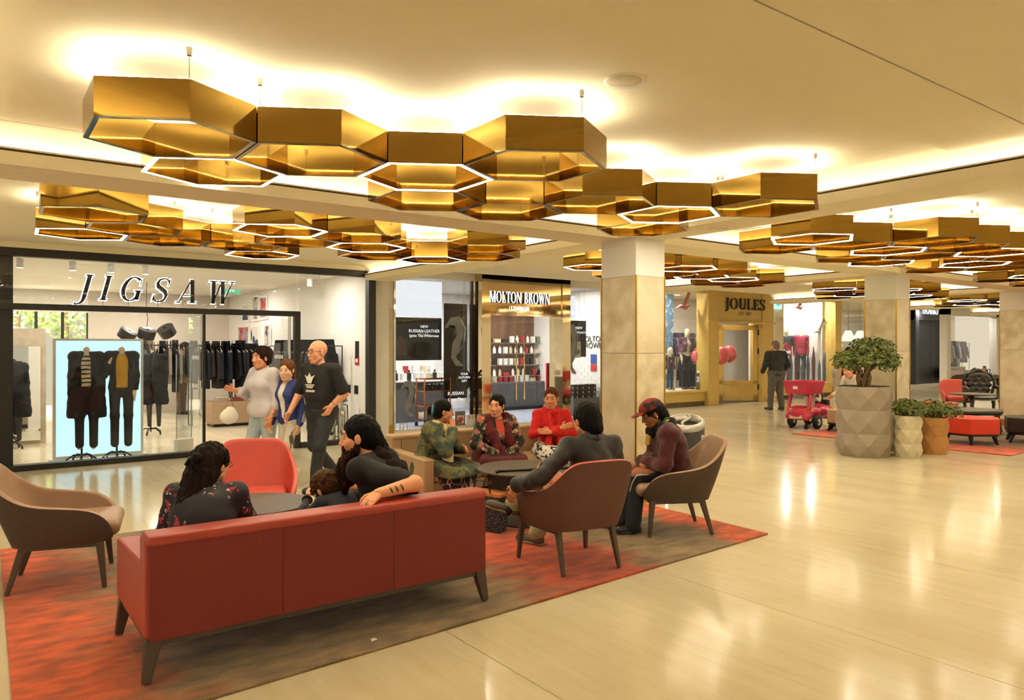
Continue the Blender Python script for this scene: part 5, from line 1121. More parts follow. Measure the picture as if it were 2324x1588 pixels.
for x, w_, h_ in ((-.42, .26, .3), (-.02, .16, .24), (.22, .14, .2), (-.62, .12, .2)): m = MB().box(x - w_/2, x + w_/2, -.014, -.002, z0 + .1, z0 + .1 + h_); m.box(x - w_*.16, x + w_*.16, -.014, -.002, z0 + .1 + h_, z0 + .17 + h_); m.build('printed_bottle', AMB if w_ > .2 else M('dark_bottle', '#2c2522', .2), t)
pz = MB().lathe([(.001, 0), (.12, 0)], 24, cap=False); pz.xf(Matrix.Translation((.08, -.004, z0 + .52)) @ Matrix.Diagonal((1, 1, .55, 1)) @ Matrix.Rotation(pi/2, 4, 'X')); pz.build('printed_emblem', GREYD, t)
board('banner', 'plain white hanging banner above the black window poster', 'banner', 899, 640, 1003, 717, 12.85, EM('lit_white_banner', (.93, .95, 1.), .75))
t, hw, z0, z1 = board('display_board', 'tall black display panel beside the shop doorway with RUSSIAN lettering', 'display board', 1008, 690, 1060, 905, 12.95, POST)
text('RUSSIAN', .1, (-.0, -.004, .62), WTXT, t); text('Ignite The', .09, (-.0, -.004, .5), WTXT, t)
MB().box(-.14, .14, -.03, -.003, 1.05, 1.33).xf(Matrix.Rotation(.5, 4, 'Y') @ Matrix.Identity(4)).build('printed_bottle', M('blue_bottle', '#2b2f4a', .2), t)
def otter(label, u0, v0_, u1, v1_, Y):
    a, b = at(u0, v1_, Y), at(u1, v0_, Y); w_, h_ = b.x - a.x, b.z - a.z; t = thing('window_decal', label, 'decal', (a.x, Y, a.z), 0, 'grey swirl window decals')
    def S(pts, ws, n, m): 
        L_, R_ = [], []
        for i, (x, z) in enumerate(pts):
            p_, q_ = pts[max(i-1, 0)], pts[min(i+1, len(pts)-1)]; dx, dz = q_[0]-p_[0], q_[1]-p_[1]; l = math.hypot(dx, dz); L_.append(((x - dz/l*ws[i])*w_, 0, (z + dx/l*ws[i])*h_)); R_.append(((x + dz/l*ws[i])*w_, 0, (z - dx/l*ws[i])*h_))
        MB().grid([L_, R_]).build(n, m, t)
    S([(.05, .78), (.3, .88), (.6, .86), (.75, .7), (.68, .52), (.5, .36), (.42, .2), (.55, .08), (.85, .02)], [.03, .09, .15, .2, .2, .17, .12, .07, .02], 'swirl_body', GREYD)
    S([(.75, .95), (.95, .75), (.9, .55), (.7, .35)], [.02, .05, .05, .01], 'swirl_tail', M('pale_decal', '#c4c6cc', .5))
    S([(.2, .8), (.45, .78), (.5, .62), (.4, .5)], [.01, .05, .06, .01], 'swirl_curl', M('dark_decal', '#5d5f68', .5))
otter('tall grey swirling animal decal on the cosmetics shop window', 1008, 718, 1058, 832, MY + .05); otter('small grey swirling animal decal over the copper trolley', 908, 862, 945, 948, MY + .05); otter('dark grey swirling animal decal on the right hand pane', 1283, 735, 1312, 850, MY + .05)
p_ = A(1053, 862, MY + .04); t = thing('oval_hanging_sign', 'black oval hanging sign reading YOUR AUTUMN GIFT in the window', 'sign', p_); m = MB().lathe([(.001, -.01), (.17, -.01), (.17, .01), (.001, .01)], 28, cap=False); m.xf(Matrix.Diagonal((1, 1, 1.25, 1)) @ Matrix.Rotation(pi/2, 4, 'X')); m.build('disc', POST, t)
for s_, z in (('YOUR', .1), ('AUTUMN', .03), ('GIFT', -.04)): text(s_, .065, (0, -.013, z), WTXT, t)
MB().cyl((0, 0, .21), (0, 0, 2.93 - p_.z), .003).build('cord', CHROME, t)
t, hw, z0, z1 = board('poster', 'dark window poster with a face, right of the cosmetics doorway', 'poster', 1280, 728, 1330, 810, 12.95, M('poster_brown', '#2c2621', .5)); text('NEW', .09, (.12, -.004, z1 - .2), WTXT, t); text('RUSSIAN LEATHER', .07, (.12, -.004, z1 - .3), WTXT, t)
p = at(1298, 790, 12.95); t2, hw, z0, z1 = board('portrait_print', 'black and white portrait print below the dark window poster', 'print', 1280, 775, 1318, 812, 12.9, PAT('portrait', '#d8d4ce', [('dots', 3.2, .4, .25, '#2a2624'), ('noise', 6, .55, .6, '#8a8480')], .5))
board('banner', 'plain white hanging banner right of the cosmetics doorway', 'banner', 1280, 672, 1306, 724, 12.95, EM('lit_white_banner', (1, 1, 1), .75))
xx = onx(1345, 775, 12.19); t = thing('tile_lettering', 'dark MOLTON BROWN lettering on the white tiled wall', 'sign', (12.185, xx.y, 0))
for s_, z in (('MOLTON', at(1345, 775, 13.).z), ('BROWN', at(1345, 790, 13.).z)): text(s_, .2, (-.004, 0, z), M('letter_grey', '#4a4640', .6), t, rz=R(-90), ext=.004)
for u, w_, n in ((905, .0, 'm'), (1313, 0, 'molton brown')): p_ = A(u, 975 if u < 1000 else 944, MY + .012); o = text(n, .26 if u < 1000 else .24, p_, M('white_vinyl', '#e9e9e9', .5), None, 'window_lettering', align='LEFT'); tag(o, 'white vinyl lettering low on the %s pane of the cosmetics shop' % ('left' if u < 1000 else 'right'), 'lettering')
t, hw, z0, z1 = board('notice', 'small framed offer notice standing at the foot of the shop window', 'notice', 1034, 932, 1056, 966, MY - .03, M('notice_grey', '#6b635a', .6)); MB().box(-hw*.7, hw*.7, -.004, 0, z0 + .04, z0 + .2).build('printed_photo', PAT('notice_print', '#a04038', [('noise', 9, .5, .55, '#d8c8b0')], .6), t)
t, hw, z0, z1 = board('notice', 'small white notice with red figures at the foot of the shop window', 'notice', 1059, 940, 1078, 966, MY - .03, WHITEP); text('0.5', .1, (0, -.004, (z0 + z1)/2 + .03), M('red_text', '#8c1f2a', .6), t)
# product shelves at the back
SX0, SX1 = at(1108, 800, 15.1).x, at(1262, 800, 15.1).x
t = thing('shelf_unit', 'tall lit shelf unit full of toiletries facing the cosmetics doorway', 'shelves', (SX0, 15.1, 0)); SW = SX1 - SX0
MB().box(0, SW, .35, .42, .6, 2.5).build('back_panel', WALN, t); MB().box(0, SW, -.1, .4, .1, .72).build('drawer_base', GREYC, t); MB().box(0, SW, .0, .4, 0, .1).build('plinth', DARK_METAL, t)
for k in range(3): MB().box(k*SW/3 + .01, (k+1)*SW/3 - .01, -.115, -.1, .14, .69).build('drawer_front', M('grey_drawer', '#4a494a', .45), t)
shz = [at(1180, v, 15.1).z for v in (874, 852, 827, 801, 777)]
for z in shz[1:]: MB().box(-.02, SW + .02, 0, .35, z - .012, z).build('shelf', GLASS('shelf_glass', (.9, .93, .95), 1.2), t); MB().box(0, SW, -.004, .004, z - .02, z - .012).build('shelf_edge', CHROME, t)
PM = [M('prod_white', '#e8e4dc', .4), M('prod_red', '#a32a2c', .4), M('prod_black', '#1a1818', .4), M('prod_cream', '#cbbb98', .4), M('prod_green', '#77805a', .4)]
prod = [MB().box(-.05, .05, -.04, .04, 0, .16).mesh('box'), MB().lathe([(.04, 0), (.04, .12), (.018, .14), (.018, .175)], 10).mesh('bottle'), MB().box(-.09, .09, -.06, .06, 0, .09).mesh('giftbox')]
for me in prod: me.materials.append(PM[0])
rnd = random.Random(11); nm = ['counter', 'lowest shelf', 'second shelf', 'third shelf', 'top shelf']; cn = ['white', 'red', 'black', 'cream', 'green']; kn = ['box', 'bottle', 'gift box']
for i, z in enumerate(shz):
    x = .1; kind = (0, 1, 0, 1, 2)[i]; cnt = 0
    while x < SW - .1:
        c = rnd.choice([0, 0, 2, 3, 1] if i != 4 else [2, 2, 3]); k = kind if rnd.random() < .8 else rnd.randrange(3)
        if i == 4 and x > SW*.35: k, c = rnd.choice([0, 1]), rnd.choice([0, 1, 4])
        o = link(['product_box', 'product_bottle', 'gift_box'][k], prod[k], None); o.location = (SX0 + x, 15.1 + .12, max(z, .72 if i == 0 else z)); o.material_slots[0].link = 'OBJECT'; o.material_slots[0].material = PM[c]
        tag(o, '%s %s, %s from the left on the %s of the lit shelf unit' % (cn[c], kn[k], ORD[min(cnt, 19)], nm[i]), kn[k].split()[-1], 'toiletries on the lit shelf unit'); cnt += 1; x += .24 if k == 2 else .17
p_ = thing('side_stand', 'slim black product stand just inside the cosmetics door', 'stand', (at(1105, 900, 13.2).x, 13.2, 0)); MB().box(-.13, .13, -.13, .13, 0, .03).cyl((0, 0, 0), (0, 0, 1.5), .02).build('post', DARK_METAL, p_)
for z in (.5, .85, 1.2): MB().box(-.14, .14, -.12, .12, z, z + .015).build('shelf', CHROME, p_)
for i, (z, c) in enumerate(((.515, 0), (.865, 1), (1.215, 0))):
    for k in (-1, 1): o = link('product_bottle', prod[1], None); o.location = (p_.location.x + k*.07, 13.2, z); o.material_slots[0].link = 'OBJECT'; o.material_slots[0].material = PM[c if k > 0 else 3]; tag(o, '%s bottle on the %s tier of the slim product stand' % (cn[c if k > 0 else 3], ['lower', 'middle', 'upper'][i]), 'bottle', 'bottles on the slim stand')
# counter and copper trolley behind the left pane
ca, cb = at(900, 865, 13.9), at(1000, 862, 13.9)
t = thing('counter', 'grey shop counter with bottles behind the left cosmetics pane', 'counter', ((ca.x + cb.x)/2, 13.9, 0)); hw = (cb.x - ca.x)/2 + .25
MB().box(-hw, hw, 0, .6, .0, ca.z - .03).build('base', GREYC, t); MB().box(-hw - .03, hw + .03, -.04, .62, ca.z - .03, ca.z).build('worktop', SHOPW, t)
for i in range(9): c = [2, 2, 0, 2, 0, 0, 3, 2, 0][i]; o = link('product_bottle', prod[1], None); o.location = (t.location.x - hw + .15 + i*(2*hw - .3)/8, 14.05, ca.z); o.scale = (1.2, 1.2, 1.3); o.material_slots[0].link = 'OBJECT'; o.material_slots[0].material = PM[c]; tag(o, '%s bottle on the grey counter, %s from the left' % (cn[c], ['first', 'second', 'third', 'fourth', 'fifth', 'sixth', 'seventh', 'eighth', 'ninth'][i]), 'bottle', 'bottles on the counter')
sb = thing('glass_shelf', 'lit glass shelf of boxes above the grey counter', 'shelf', ((ca.x + cb.x)/2, 14.5, at(950, 846, 14.5).z)); MB().box(-hw, hw, -.12, .12, -.02, 0).build('shelf', EM('lit_shelf', (.9, .95, 1.), .7), sb)
for s_ in (-1, 1): MB().box(s_*hw*.9 - .01, s_*hw*.9 + .01, -.1, .1, -.35, -.02).build('bracket', CHROME, sb)
for i in range(7): c = [0, 3, 0, 1, 0, 3, 0][i]; o = link('product_box', prod[0], None); o.location = (sb.location.x - hw + .12 + i*(2*hw - .24)/6, 14.5, sb.location.z); o.material_slots[0].link = 'OBJECT'; o.material_slots[0].material = PM[c]; tag(o, '%s box on the lit shelf above the counter, %s from the left' % (cn[c], ['first', 'second', 'third', 'fourth', 'fifth', 'sixth', 'seventh'][i]), 'box', 'boxes on the lit shelf')
COP = M('copper_tube', '#b8714c', .25, .9); p_ = gnd(936, 958); t = thing('copper_trolley', 'copper framed trolley with dark bottles in the cosmetics window', 'trolley', (p_.x, 13.1, 0))
for sx in (-1, 1):
    for sy in (-1, 1): MB().cyl((sx*.3, sy*.17, .08), (sx*.3, sy*.17, .98), .014).build('post', COP, t, True); MB().cyl((sx*.3 - .02, sy*.17, .04), (sx*.3 + .02, sy*.17, .04), .04).build('castor', DARK_METAL, t, True)
for z in (.12, .42, .72, .96): MB().bar((-.3, -.17, z), (.3, -.17, z), .02, .02).bar((-.3, .17, z), (.3, .17, z), .02, .02).bar((-.3, -.17, z), (-.3, .17, z), .02, .02).bar((.3, -.17, z), (.3, .17, z), .02, .02).build('frame', COP, t)
MB().box(-.28, .28, -.15, .15, .12, .32).build('drum', CHROME, t, bevel=.03); MB().box(-.29, .29, -.16, .16, .715, .725).build('tray', CHROME, t)
for i in range(5): o = link('product_bottle', prod[1], None); o.location = (p_.x - .2 + i*.1, 13.1, .725); o.material_slots[0].link = 'OBJECT'; o.material_slots[0].material = PM[2]; tag(o, 'black bottle on the copper trolley, %s from the left' % ['first', 'second', 'third', 'fourth', 'fifth'][i], 'bottle', 'bottles on the trolley')
q = gnd(1325, 935); 
for r in range(3):
    for k in range(4): o = MB().box(-.08, .08, -.1, .1, 0, .1).build('stacked_box', PAT('bw_box', '#1a1817', [('dots', 14, .3, .25, '#e4e0d8')], .5)); o.location = (at(1302, 900, 13.0).x + k*.18, 13.0, .42 + r*.105 + .03*0); tag(o, 'black and white gift box, %s row, %s from the left by the tiled wall' % (['bottom', 'middle', 'top'][r], ['first', 'second', 'third', 'fourth'][k]), 'box', 'gift boxes by the tiled wall')
t = thing('low_plinth', 'low dark plinth under the black and white gift boxes', 'plinth', (at(1302, 900, 13.0).x + .27, 13.0, 0)); MB().box(-.4, .4, -.15, .15, 0, .42).build('block', GREYC, t)
t = thing('red_banner_stand', 'red upright banner beside the cosmetics doorway', 'banner', (A(1268, 870).x, MY + .3, 0)); MB().box(-.08, .08, 0, .05, 0, 1.25).build('panel', M('strip_red', '#b01f22', .5), t)
wall = onx(1355, 825, 12.2); t = thing('safety_notice', 'small blue and red safety notice on the white tiles', 'notice', (12.185, wall.y + .1, wall.z)); MB().box(-.01, 0, -.1, .1, 0, .22).build('blue_half', M('notice_blue', '#3450a0', .5), t); MB().box(-.01, 0, -.1, .1, -.18, -.02).build('red_half', M('notice_red', '#c03a30', .5), t)
for i, (x, y) in enumerate([(7.1, 13.2), (8.1, 13.4), (9.3, 13.6), (10.3, 14.2), (11.3, 13.2), (8.6, 15)]):
    t = thing('shop_downlight', 'round white downlight in the ceiling of the cosmetics shop', 'lamp', (x, y, 2.98), 0, 'downlights of the cosmetics shop'); link('ring', rng, RING, t); link('lens', lns, LENS, t); lamp((0, 0, -.012), K_SHOP*1.3, .16, (1, .97, .92), parent=t)
# ================================================================ yellow shop to the right
YY = 13.2; YEL_P = M('ochre_paint', '#d6b662', .5, var=.04); YA = lambda u, v=700: at(u, v, YY); PINKB = M('pink_balloon', '#d9686c', .3, coat=.3)
Z = lambda v, u=1600: at(u, v, YY).z
jf = thing('shop_front', 'ochre yellow wooden front of the clothing shop on the right', 'shop front', (0, YY, 0)); jf['kind'] = 'structure'
XJ = {u: YA(u).x for u in (1480, 1512, 1600, 1608, 1624, 1722, 1748, 1752, 1775, 1890, 1900, 1965)}
TP_ = 3.22
for n, b in (('stall_riser', (12.4, XJ[1600], 0, .2, .12, .36)), ('sill', (12.4, XJ[1608], -.06, .2, .36, .42)), ('plinth', (12.4, XJ[1608], .02, .2, 0, .12)), ('pilaster', (XJ[1600], XJ[1624], -.12, .3, 0, TP_)), ('pilaster', (XJ[1722], XJ[1748], -.12, .3, 0, TP_)), ('fascia', (XJ[1624], XJ[1722], -.1, .25, 2.32, TP_)), ('fascia_mould', (XJ[1600] - .04, XJ[1748] + .04, -.16, -.1, 2.28, 2.34)),
        ('stall_riser', (XJ[1775], XJ[1890], 0, .2, .12, .4)), ('sill', (XJ[1775], XJ[1890], -.06, .2, .4, .46)), ('pilaster', (XJ[1890], XJ[1900] + .1, -.1, .3, 0, TP_)), ('head', (12.4, XJ[1600], 0, .2, 3.12, TP_)), ('head', (XJ[1775], XJ[1890], 0, .2, 3.12, TP_))): MB().box(*b).build(n, M('brown_plinth', '#6e5a3c', .6) if n == 'plinth' else YEL_P, jf, bevel=.008)
for a, b, z in ((12.4, XJ[1600], .42), (XJ[1775], XJ[1890], .46), (XJ[1900] + .1, XJ[1965], .1)): MB().box(a, b, .04, .05, z, 3.12).build('pane', GL, jf)
s = thing('shop_sign', 'JOULES in bold dark slab letters on the yellow fascia', 'sign', (0, YY - .12, 0)); p0, p1 = YA(1636, 700), YA(1727, 702)
sign_word('JOULES', s, p0.x + .02, at(1680, 703, YY).z, at(1680, 678, YY).z - at(1680, 703, YY).z, -.03, .0, M('sign_black', '#171512', .5), width=p1.x - p0.x, gap=.1); text('-  EST 1989  -', .15, ((p0.x + p1.x)/2, -.004, at(1680, 716, YY).z), M('sign_tan', '#8a6f3a', .5), s)
sbox('wall_side', WHITEP, 12.35, 12.42, 12.9, 16.3, 0, 3.2); sbox('wall_back', SHOPW, 12.4, 25.5, 16.6, 16.7, 0, 3.3); sbox('floor', M('dark_shop_floor', '#4d463e', .5), XJ[1624], XJ[1722], YY, 16.6, .001, .006)
sbox('wall_front', WHITEP, XJ[1748], XJ[1752] + .1, YY - .05, YY + .6, 0, 3.22)
x0, x1 = XJ[1752] + .1, XJ[1775]; pw = thing('wall_pilaster', 'narrow marble pilaster right of the yellow shop doorway', 'pilaster', ((x0 + x1)/2, YY, 0)); pw['kind'] = 'structure'; hw = (x1 - x0)/2; MB().box(-hw, hw, -.05, .3, 2.5, 3.22).build('plaster_top', WHITEP, pw); MB().box(-hw, hw, -.05, .3, .12, 2.496).build('marble_panel', MARBLE, pw); MB().box(-hw, hw, -.06, .3, 0, .12).build('skirting', BRASS_TRIM, pw)
# open yellow door
dr = thing('door_5', 'open yellow half glazed door of the yellow shop', 'door', (XJ[1722] - .02, YY + .02, 0), R(-38)); dr['kind'] = 'structure'; dw = 1.15
for b in ((-dw, -dw + .14, 0, .05, .02, 2.25), (-.14, 0, 0, .05, .02, 2.25), (-dw, 0, 0, .05, 2.1, 2.25), (-dw, 0, 0, .05, .02, .2), (-dw, 0, 0, .05, .5, .62)): MB().box(*b).build('door_rail', YEL_P, dr, bevel=.008)
MB().box(-dw + .14, -.14, .015, .035, .2, .5).build('door_panel', YEL_P, dr); MB().box(-dw + .14, -.14, .02, .03, .62, 2.1).build('pane', GL, dr)
for z in (.35, 1.4, 1.95): MB().box(-.01, .03, -.02, .07, z, z + .16).build('hinge', DARK_METAL, dr)
for i, (u, v, d) in enumerate(((1637, 807, 13.6), (1655, 803, 13.8))):
    p_ = at(u, v, d); o = MB().ball((0, 0, 0), (.23, .23, .26), 18, 12).cyl((0, 0, -.27), (0, 0, -.245), .02, .012).build('balloon', PINKB, None, True); o.location = p_; tag(o, 'pink balloon in the yellow shop doorway, %s one' % ['left', 'right'][i], 'balloon', 'pink balloons in the doorway')
rail('clothes rail just inside the yellow shop doorway', (XJ[1624] + .1, 14.5), (XJ[1722] + .3, 14.9), 1.3); fill((XJ[1624] + .15, 14.5), (XJ[1722] + .2, 14.9), 1.3, 12, DARKS[:1] + [M('cloth_teal', '#2f4348', .9), M('cloth_plum', '#3a2440', .9)], '%s garment from the left on the lower rail inside the yellow shop', 'garments in the yellow shop', ((.42, .62, .55), (.44, .8, .6)), 8)
rail('upper clothes rail at the back of the yellow shop', (XJ[1624] + .2, 15.9), (XJ[1722] + .4, 15.9), 2.0); fill((XJ[1624] + .3, 15.9), (XJ[1722] + .3, 15.9), 2.0, 12, [M('cloth_plum', '#3a2440'), M('cloth_grey', '#6a6762'), M('cloth_lilac', '#6c5a78', .9)], '%s shirt from the left on the upper rail in the yellow shop', 'shirts in the yellow shop', ((.42, .62, .55),), 9)
PARKA = PAT('purple_parka', '#4b3140', [('noise', 9, .52, .58, '#7a4a58'), ('dots', 14, .2, .12, '#2c2030')], .6); PLAID = PAT('plaid_shirt', '#23314f', [('wave', 9, .75, .8, '#b0a8a0'), ('wavez', 7, .8, .85, '#7d2b34')], .9); ECRU = M('ecru_mannequin', '#e6d9bd', .4)
p_ = at(1558, 880, 13.75); mannequin('tall shop mannequin in a purple parka and leggings in the yellow shop window', (p_.x, 13.75, .43), R(-110), 1.72, [lambda J: top(J, PAT('print_tee', '#c8c4bc', [('noise', 9, .6, .63, '#a03048')], .9), .012, .3, 'print_top', .02, res=.014, wr=None), open_coat(PARKA, .2, 'parka', .03, drop=1.05, gap=.06)], [lambda J: trousers(J, M('black_leggings', '#15161c', .8), .01, .9, res=.014, wr=None)], head=True, stand=False, skin=ECRU, shoe=M('ankle_boot', '#5a3c2a', .5))
p_ = at(1520, 880, 13.6); mannequin('child sized shop mannequin in a blue plaid shirt and jeans in the yellow shop window', (p_.x, 13.6, .43), R(-110), 1.15, [lambda J: top(J, PLAID, .015, .95, 'plaid_shirt', .08, res=.014, wr=None)], [lambda J: trousers(J, M('blue_jeans', '#3a4f6c', .8), .01, .95, res=.014, wr=None)], head=True, stand=False, skin=ECRU, shoe=M('tan_boot', '#a08050', .5), fem=False)
pd = sbox('trim_2', SHOPW, 12.42, XJ[1600], YY + .2, 14.3, .3, .425); pd2 = sbox('trim_3', SHOPW, XJ[1775], XJ[1890], YY + .2, 14.3, .3, .455)
def goose(label, p_, mat, flip=1.):
    t = thing('hanging_goose', label, 'decoration', p_, 0, 'hanging goose outlines'); pts = [(-.3, 0, .0), (-.1, 0, .06), (.1, 0, .02), (.28, 0, .12), (.34, 0, .1)]
    MB().tube([(x*flip, y, z) for x, y, z in pts], [.006, .05, .06, .016, .006], 8).build('goose_body', mat, t, True)
    MB().add([(x*flip, y, z) for x, y, z in ((-.05, -.01, .06), (.1, -.01, .06), (.16, -.14, .42), (.04, -.16, .5), (-.02, .02, .06), (.08, .02, .06))], [(0, 1, 2, 3), (4, 5, 2, 3)]).build('goose_wing', mat, t)
goose('pink hanging goose at the top of the first yellow shop window', at(1550, 700, 13.5), M('goose_pink', '#c98a86', .6)); goose('grey hanging goose at the right of the first yellow shop window', at(1597, 755, 13.5), M('goose_grey', '#a5a29c', .6)); goose('pink hanging goose at the top of the second yellow shop window', at(1812, 700, 13.6), M('goose_pink', '#c98a86')); goose('grey hanging goose at the right of the second yellow shop window', at(1858, 755, 13.6), M('goose_grey', '#a5a29c'))
t, hw, z0, z1 = board('sale_board', 'grey 2016 notice board low in the first yellow shop window', 'notice', 1580, 845, 1603, 884, 13.4, M('board_grey', '#8a7f74', .6)); text('2016', .2, (0, -.004, z0 + .22), WTXT, t); text('AWARDS', .09, (0, -.004, z0 + .46), WTXT, t)
b_ = at(1580, 808, 13.6); o = MB().ball((0, 0, 0), (.2, .2, .23), 16, 10).build('balloon', PINKB, None, True); o.location = b_; tag(o, 'pink balloon behind the parka mannequin in the window', 'balloon')
lk = board('window_backdrop', 'blue patterned backdrop panel in the first yellow shop window', 'panel', 1500, 668, 1528, 884, 14.2, PAT('blue_backdrop', '#6f93b8', [('noise', 6, .55, .6, '#c9d6e0')], .7))
# second window of the yellow shop
bw = sbox('wall_brick', SHOPW, XJ[1775], XJ[1890], 14.3, 14.4, .455, 3.1)
sbox('wall_side', SHOPW, XJ[1890] - .12, XJ[1890], YY + .3, 14.6, 0, 3.2)
br_me = MB().box(0, .3, -.012, 0, 0, .095).mesh('brick'); br_me.materials.append(TILE)
nb = int((XJ[1890] - XJ[1775])/.31)
for r in range(26):
    for k in range(nb):
        o = link('brick', br_me, None, bw); o.location = (XJ[1775] + .02 + k*.31 + (.0 if r % 2 else .1), 14.3, .46 + r*.1)
p_ = at(1820, 870, 13.75); mannequin('shop mannequin in a pink jumper and dark jeans in the second yellow window', (p_.x, 13.8, .46), R(-125), 1.82, [lambda J: top(J, WHITEP, .02, .3, 'shirt_tail', .16, res=.014, wr=None), lambda J: top(J, M('pink_jumper', '#b23550', .9), .03, .95, 'jumper', .08, res=.014)], [lambda J: trousers(J, M('dark_denim', '#24272e', .8), .012, .95, res=.014, wr=None)], head=False, stand=False, skin=ECRU, shoe=M('brown_boot', '#6a4a34', .5), fem=False)
p_ = at(1783, 870, 14.0); mannequin('shop mannequin in a dark gilet behind the pink jumper one', (p_.x, 14.0, .46), R(-120), 1.8, [lambda J: top(J, M('dark_gilet', '#2b3038', .8), .03, .3, 'gilet', .08, res=.015)], [lambda J: trousers(J, M('dark_denim', '#24272e'), .012, .95, res=.015, wr=None)], head=True, stand=False, skin=ECRU, fem=False)
p_ = at(1786, 805, 13.5); t = thing('window_bubble', 'pink speech bubble sign in the second yellow shop window', 'sign', p_); m = MB().lathe([(.001, -.01), (.26, -.01), (.26, .01), (.001, .01)], 24, cap=False); m.xf(Matrix.Diagonal((1, 1, 1.5, 1)) @ Matrix.Rotation(pi/2, 4, 'X')); m.build('disc', M('bubble_pink', '#c02a50', .4), t); MB().bar((0, 0, -.38), (.05, 0, -.75), .1, .02, (0, 1, 0), .01, .02).build('tail', M('bubble_pink', '#c02a50'), t); text('Ready', .16, (0, -.014, .05), WTXT, t); text('Set', .16, (0, -.014, -.12), WTXT, t)
for i in range(7):
    p_ = at(1795 + i*13, 868, 13.45 + .1*(i % 2)); h = .75 + .25*math.sin(i*2.1) + .2; o = MB().add([(-.06, 0, 0), (.06, 0, 0), (.1, 0, h*.6), (0, 0, h), (-.1, 0, h*.6), (-.06, .02, 0), (.06, .02, 0), (.1, .02, h*.6), (0, .02, h), (-.1, .02, h*.6)], [(0, 1, 2, 3, 4), (9, 8, 7, 6, 5)] + [(i_, (i_+1) % 5, (i_+1) % 5 + 5, i_ + 5) for i_ in range(5)]).build('paper_reed', M(['reed_blue', 'reed_plum', 'reed_grey'][i % 3], ['#4a6280', '#5c2848', '#6c7a86'][i % 3], .7)); o.location = (p_.x, p_.y, .46); tag(o, '%s cut out reed, %s from the left in the second yellow window' % (['blue', 'plum', 'grey'][i % 3], ['first', 'second', 'third', 'fourth', 'fifth', 'sixth', 'seventh'][i]), 'decoration', 'cut out reeds')
p_ = at(1765, 692, YY - .1); t = thing('exit_sign', 'green exit sign on the white wall right of the yellow doorway', 'sign', p_); MB().box(-.2, .2, -.02, .02, -.12, .12).build('panel', EM('exit_pale', (.55, .9, .8), .9), t); MB().bar((-.1, -.024, 0), (.1, -.024, 0), .04, .004, (0, 1, 0)).build('arrow', EM('exit_green', (.1, .6, .32), .9), t)
# third, dark window with lamps
sbox('wall_dark', M('dark_shop_back', '#3a3632', .8), XJ[1900], 26.2, 15.6, 15.7, 0, 3.3)
for i, u in enumerate((1925, 1952)):
    p_ = at(u, 762, 14.6); t = thing('cone_lamp', 'pale cone pendant lamp in the dark window, %s one' % ['left', 'right'][i], 'lamp', p_, 0, 'cone pendants'); MB().lathe([(.3, -.2), (.1, .2)], 20, cap=False).build('shade', EM('cone_glow', (1, .9, .75), .9), t, True); MB().cyl((0, 0, .2), (0, 0, 3.2 - p_.z), .006).build('cord', DARK_METAL, t)
for i, (u, c) in enumerate(((1908, '#3a4a78'), (1938, '#2a2c3c'))): p_ = at(u, 880, 14.4); mannequin('draped %s coat figure in the dark third window' % ['blue', 'black'][i], (p_.x, 14.4, .0), R(-115), 1.74, [open_coat(M('coat_%d' % i, c, .9), .3, 'coat', .04, drop=.9, gap=.03)], [], stand=False, head=True, skin=ECRU)
for i, (x, y) in enumerate([(13.6, 13.7), (15.4, 13.7), (16, 14.9), (17.6, 15.2), (18.4, 14.3), (20.9, 13.6), (22.3, 13.6), (24.2, 14.4)]):
    t = thing('shop_downlight', 'round downlight in the ceiling of the yellow shop and its neighbour', 'lamp', (x, y, 3.19), 0, 'downlights of the yellow shop'); link('ring', rng, RING, t); link('lens', lns, LENS, t); lamp((0, 0, -.012), K_SHOP*1.2, .16, NEUT, parent=t)
# ================================================================ the far end of the hall
sbox('wall_end', WHITEP, 25.2, 42, 17.4, 17.6, 0, 3.3)
DY = 15.2; D0, D1, D2 = at(2070, 700, DY).x, at(2137, 700, DY).x, at(2150, 700, DY).x
hb = thing('shop_front', 'black panelled shop front far down the hall', 'shop front', (0, DY, 0)); hb['kind'] = 'structure'; NB = M('navy_black_paint', '#191a1e', .45)
for n, b in (('fascia', (D0, D2, -.1, .3, 2.75, 3.4)), ('door_leaf', (at(2085, 700, DY).x, at(2112, 700, DY).x, 0, .1, 0, 2.75)), ('door_leaf', (at(2112, 700, DY).x + .03, D1, 0, .1, 0, 2.75)), ('pilaster', (D1, D2, -.15, .3, 0, 3.4)), ('pilaster', (D0, at(2078, 700, DY).x, -.15, .3, 0, 3.4))): MB().box(*b).build(n, NB if n != 'pilaster' else M('slate_paint', '#34363c', .5), hb, bevel=.01)
s = thing('shop_sign', 'HOBBS in glowing pale letters on the black fascia', 'sign', (0, DY - .12, 0)); p0, p1 = at(2087, 712, DY), at(2122, 712, DY); sign_word('HOBBS', s, p0.x, p0.z, .42, -.02, 0, EM('blue_white', (.85, .93, 1.), 1.5), width=p1.x - p0.x, gap=.12)
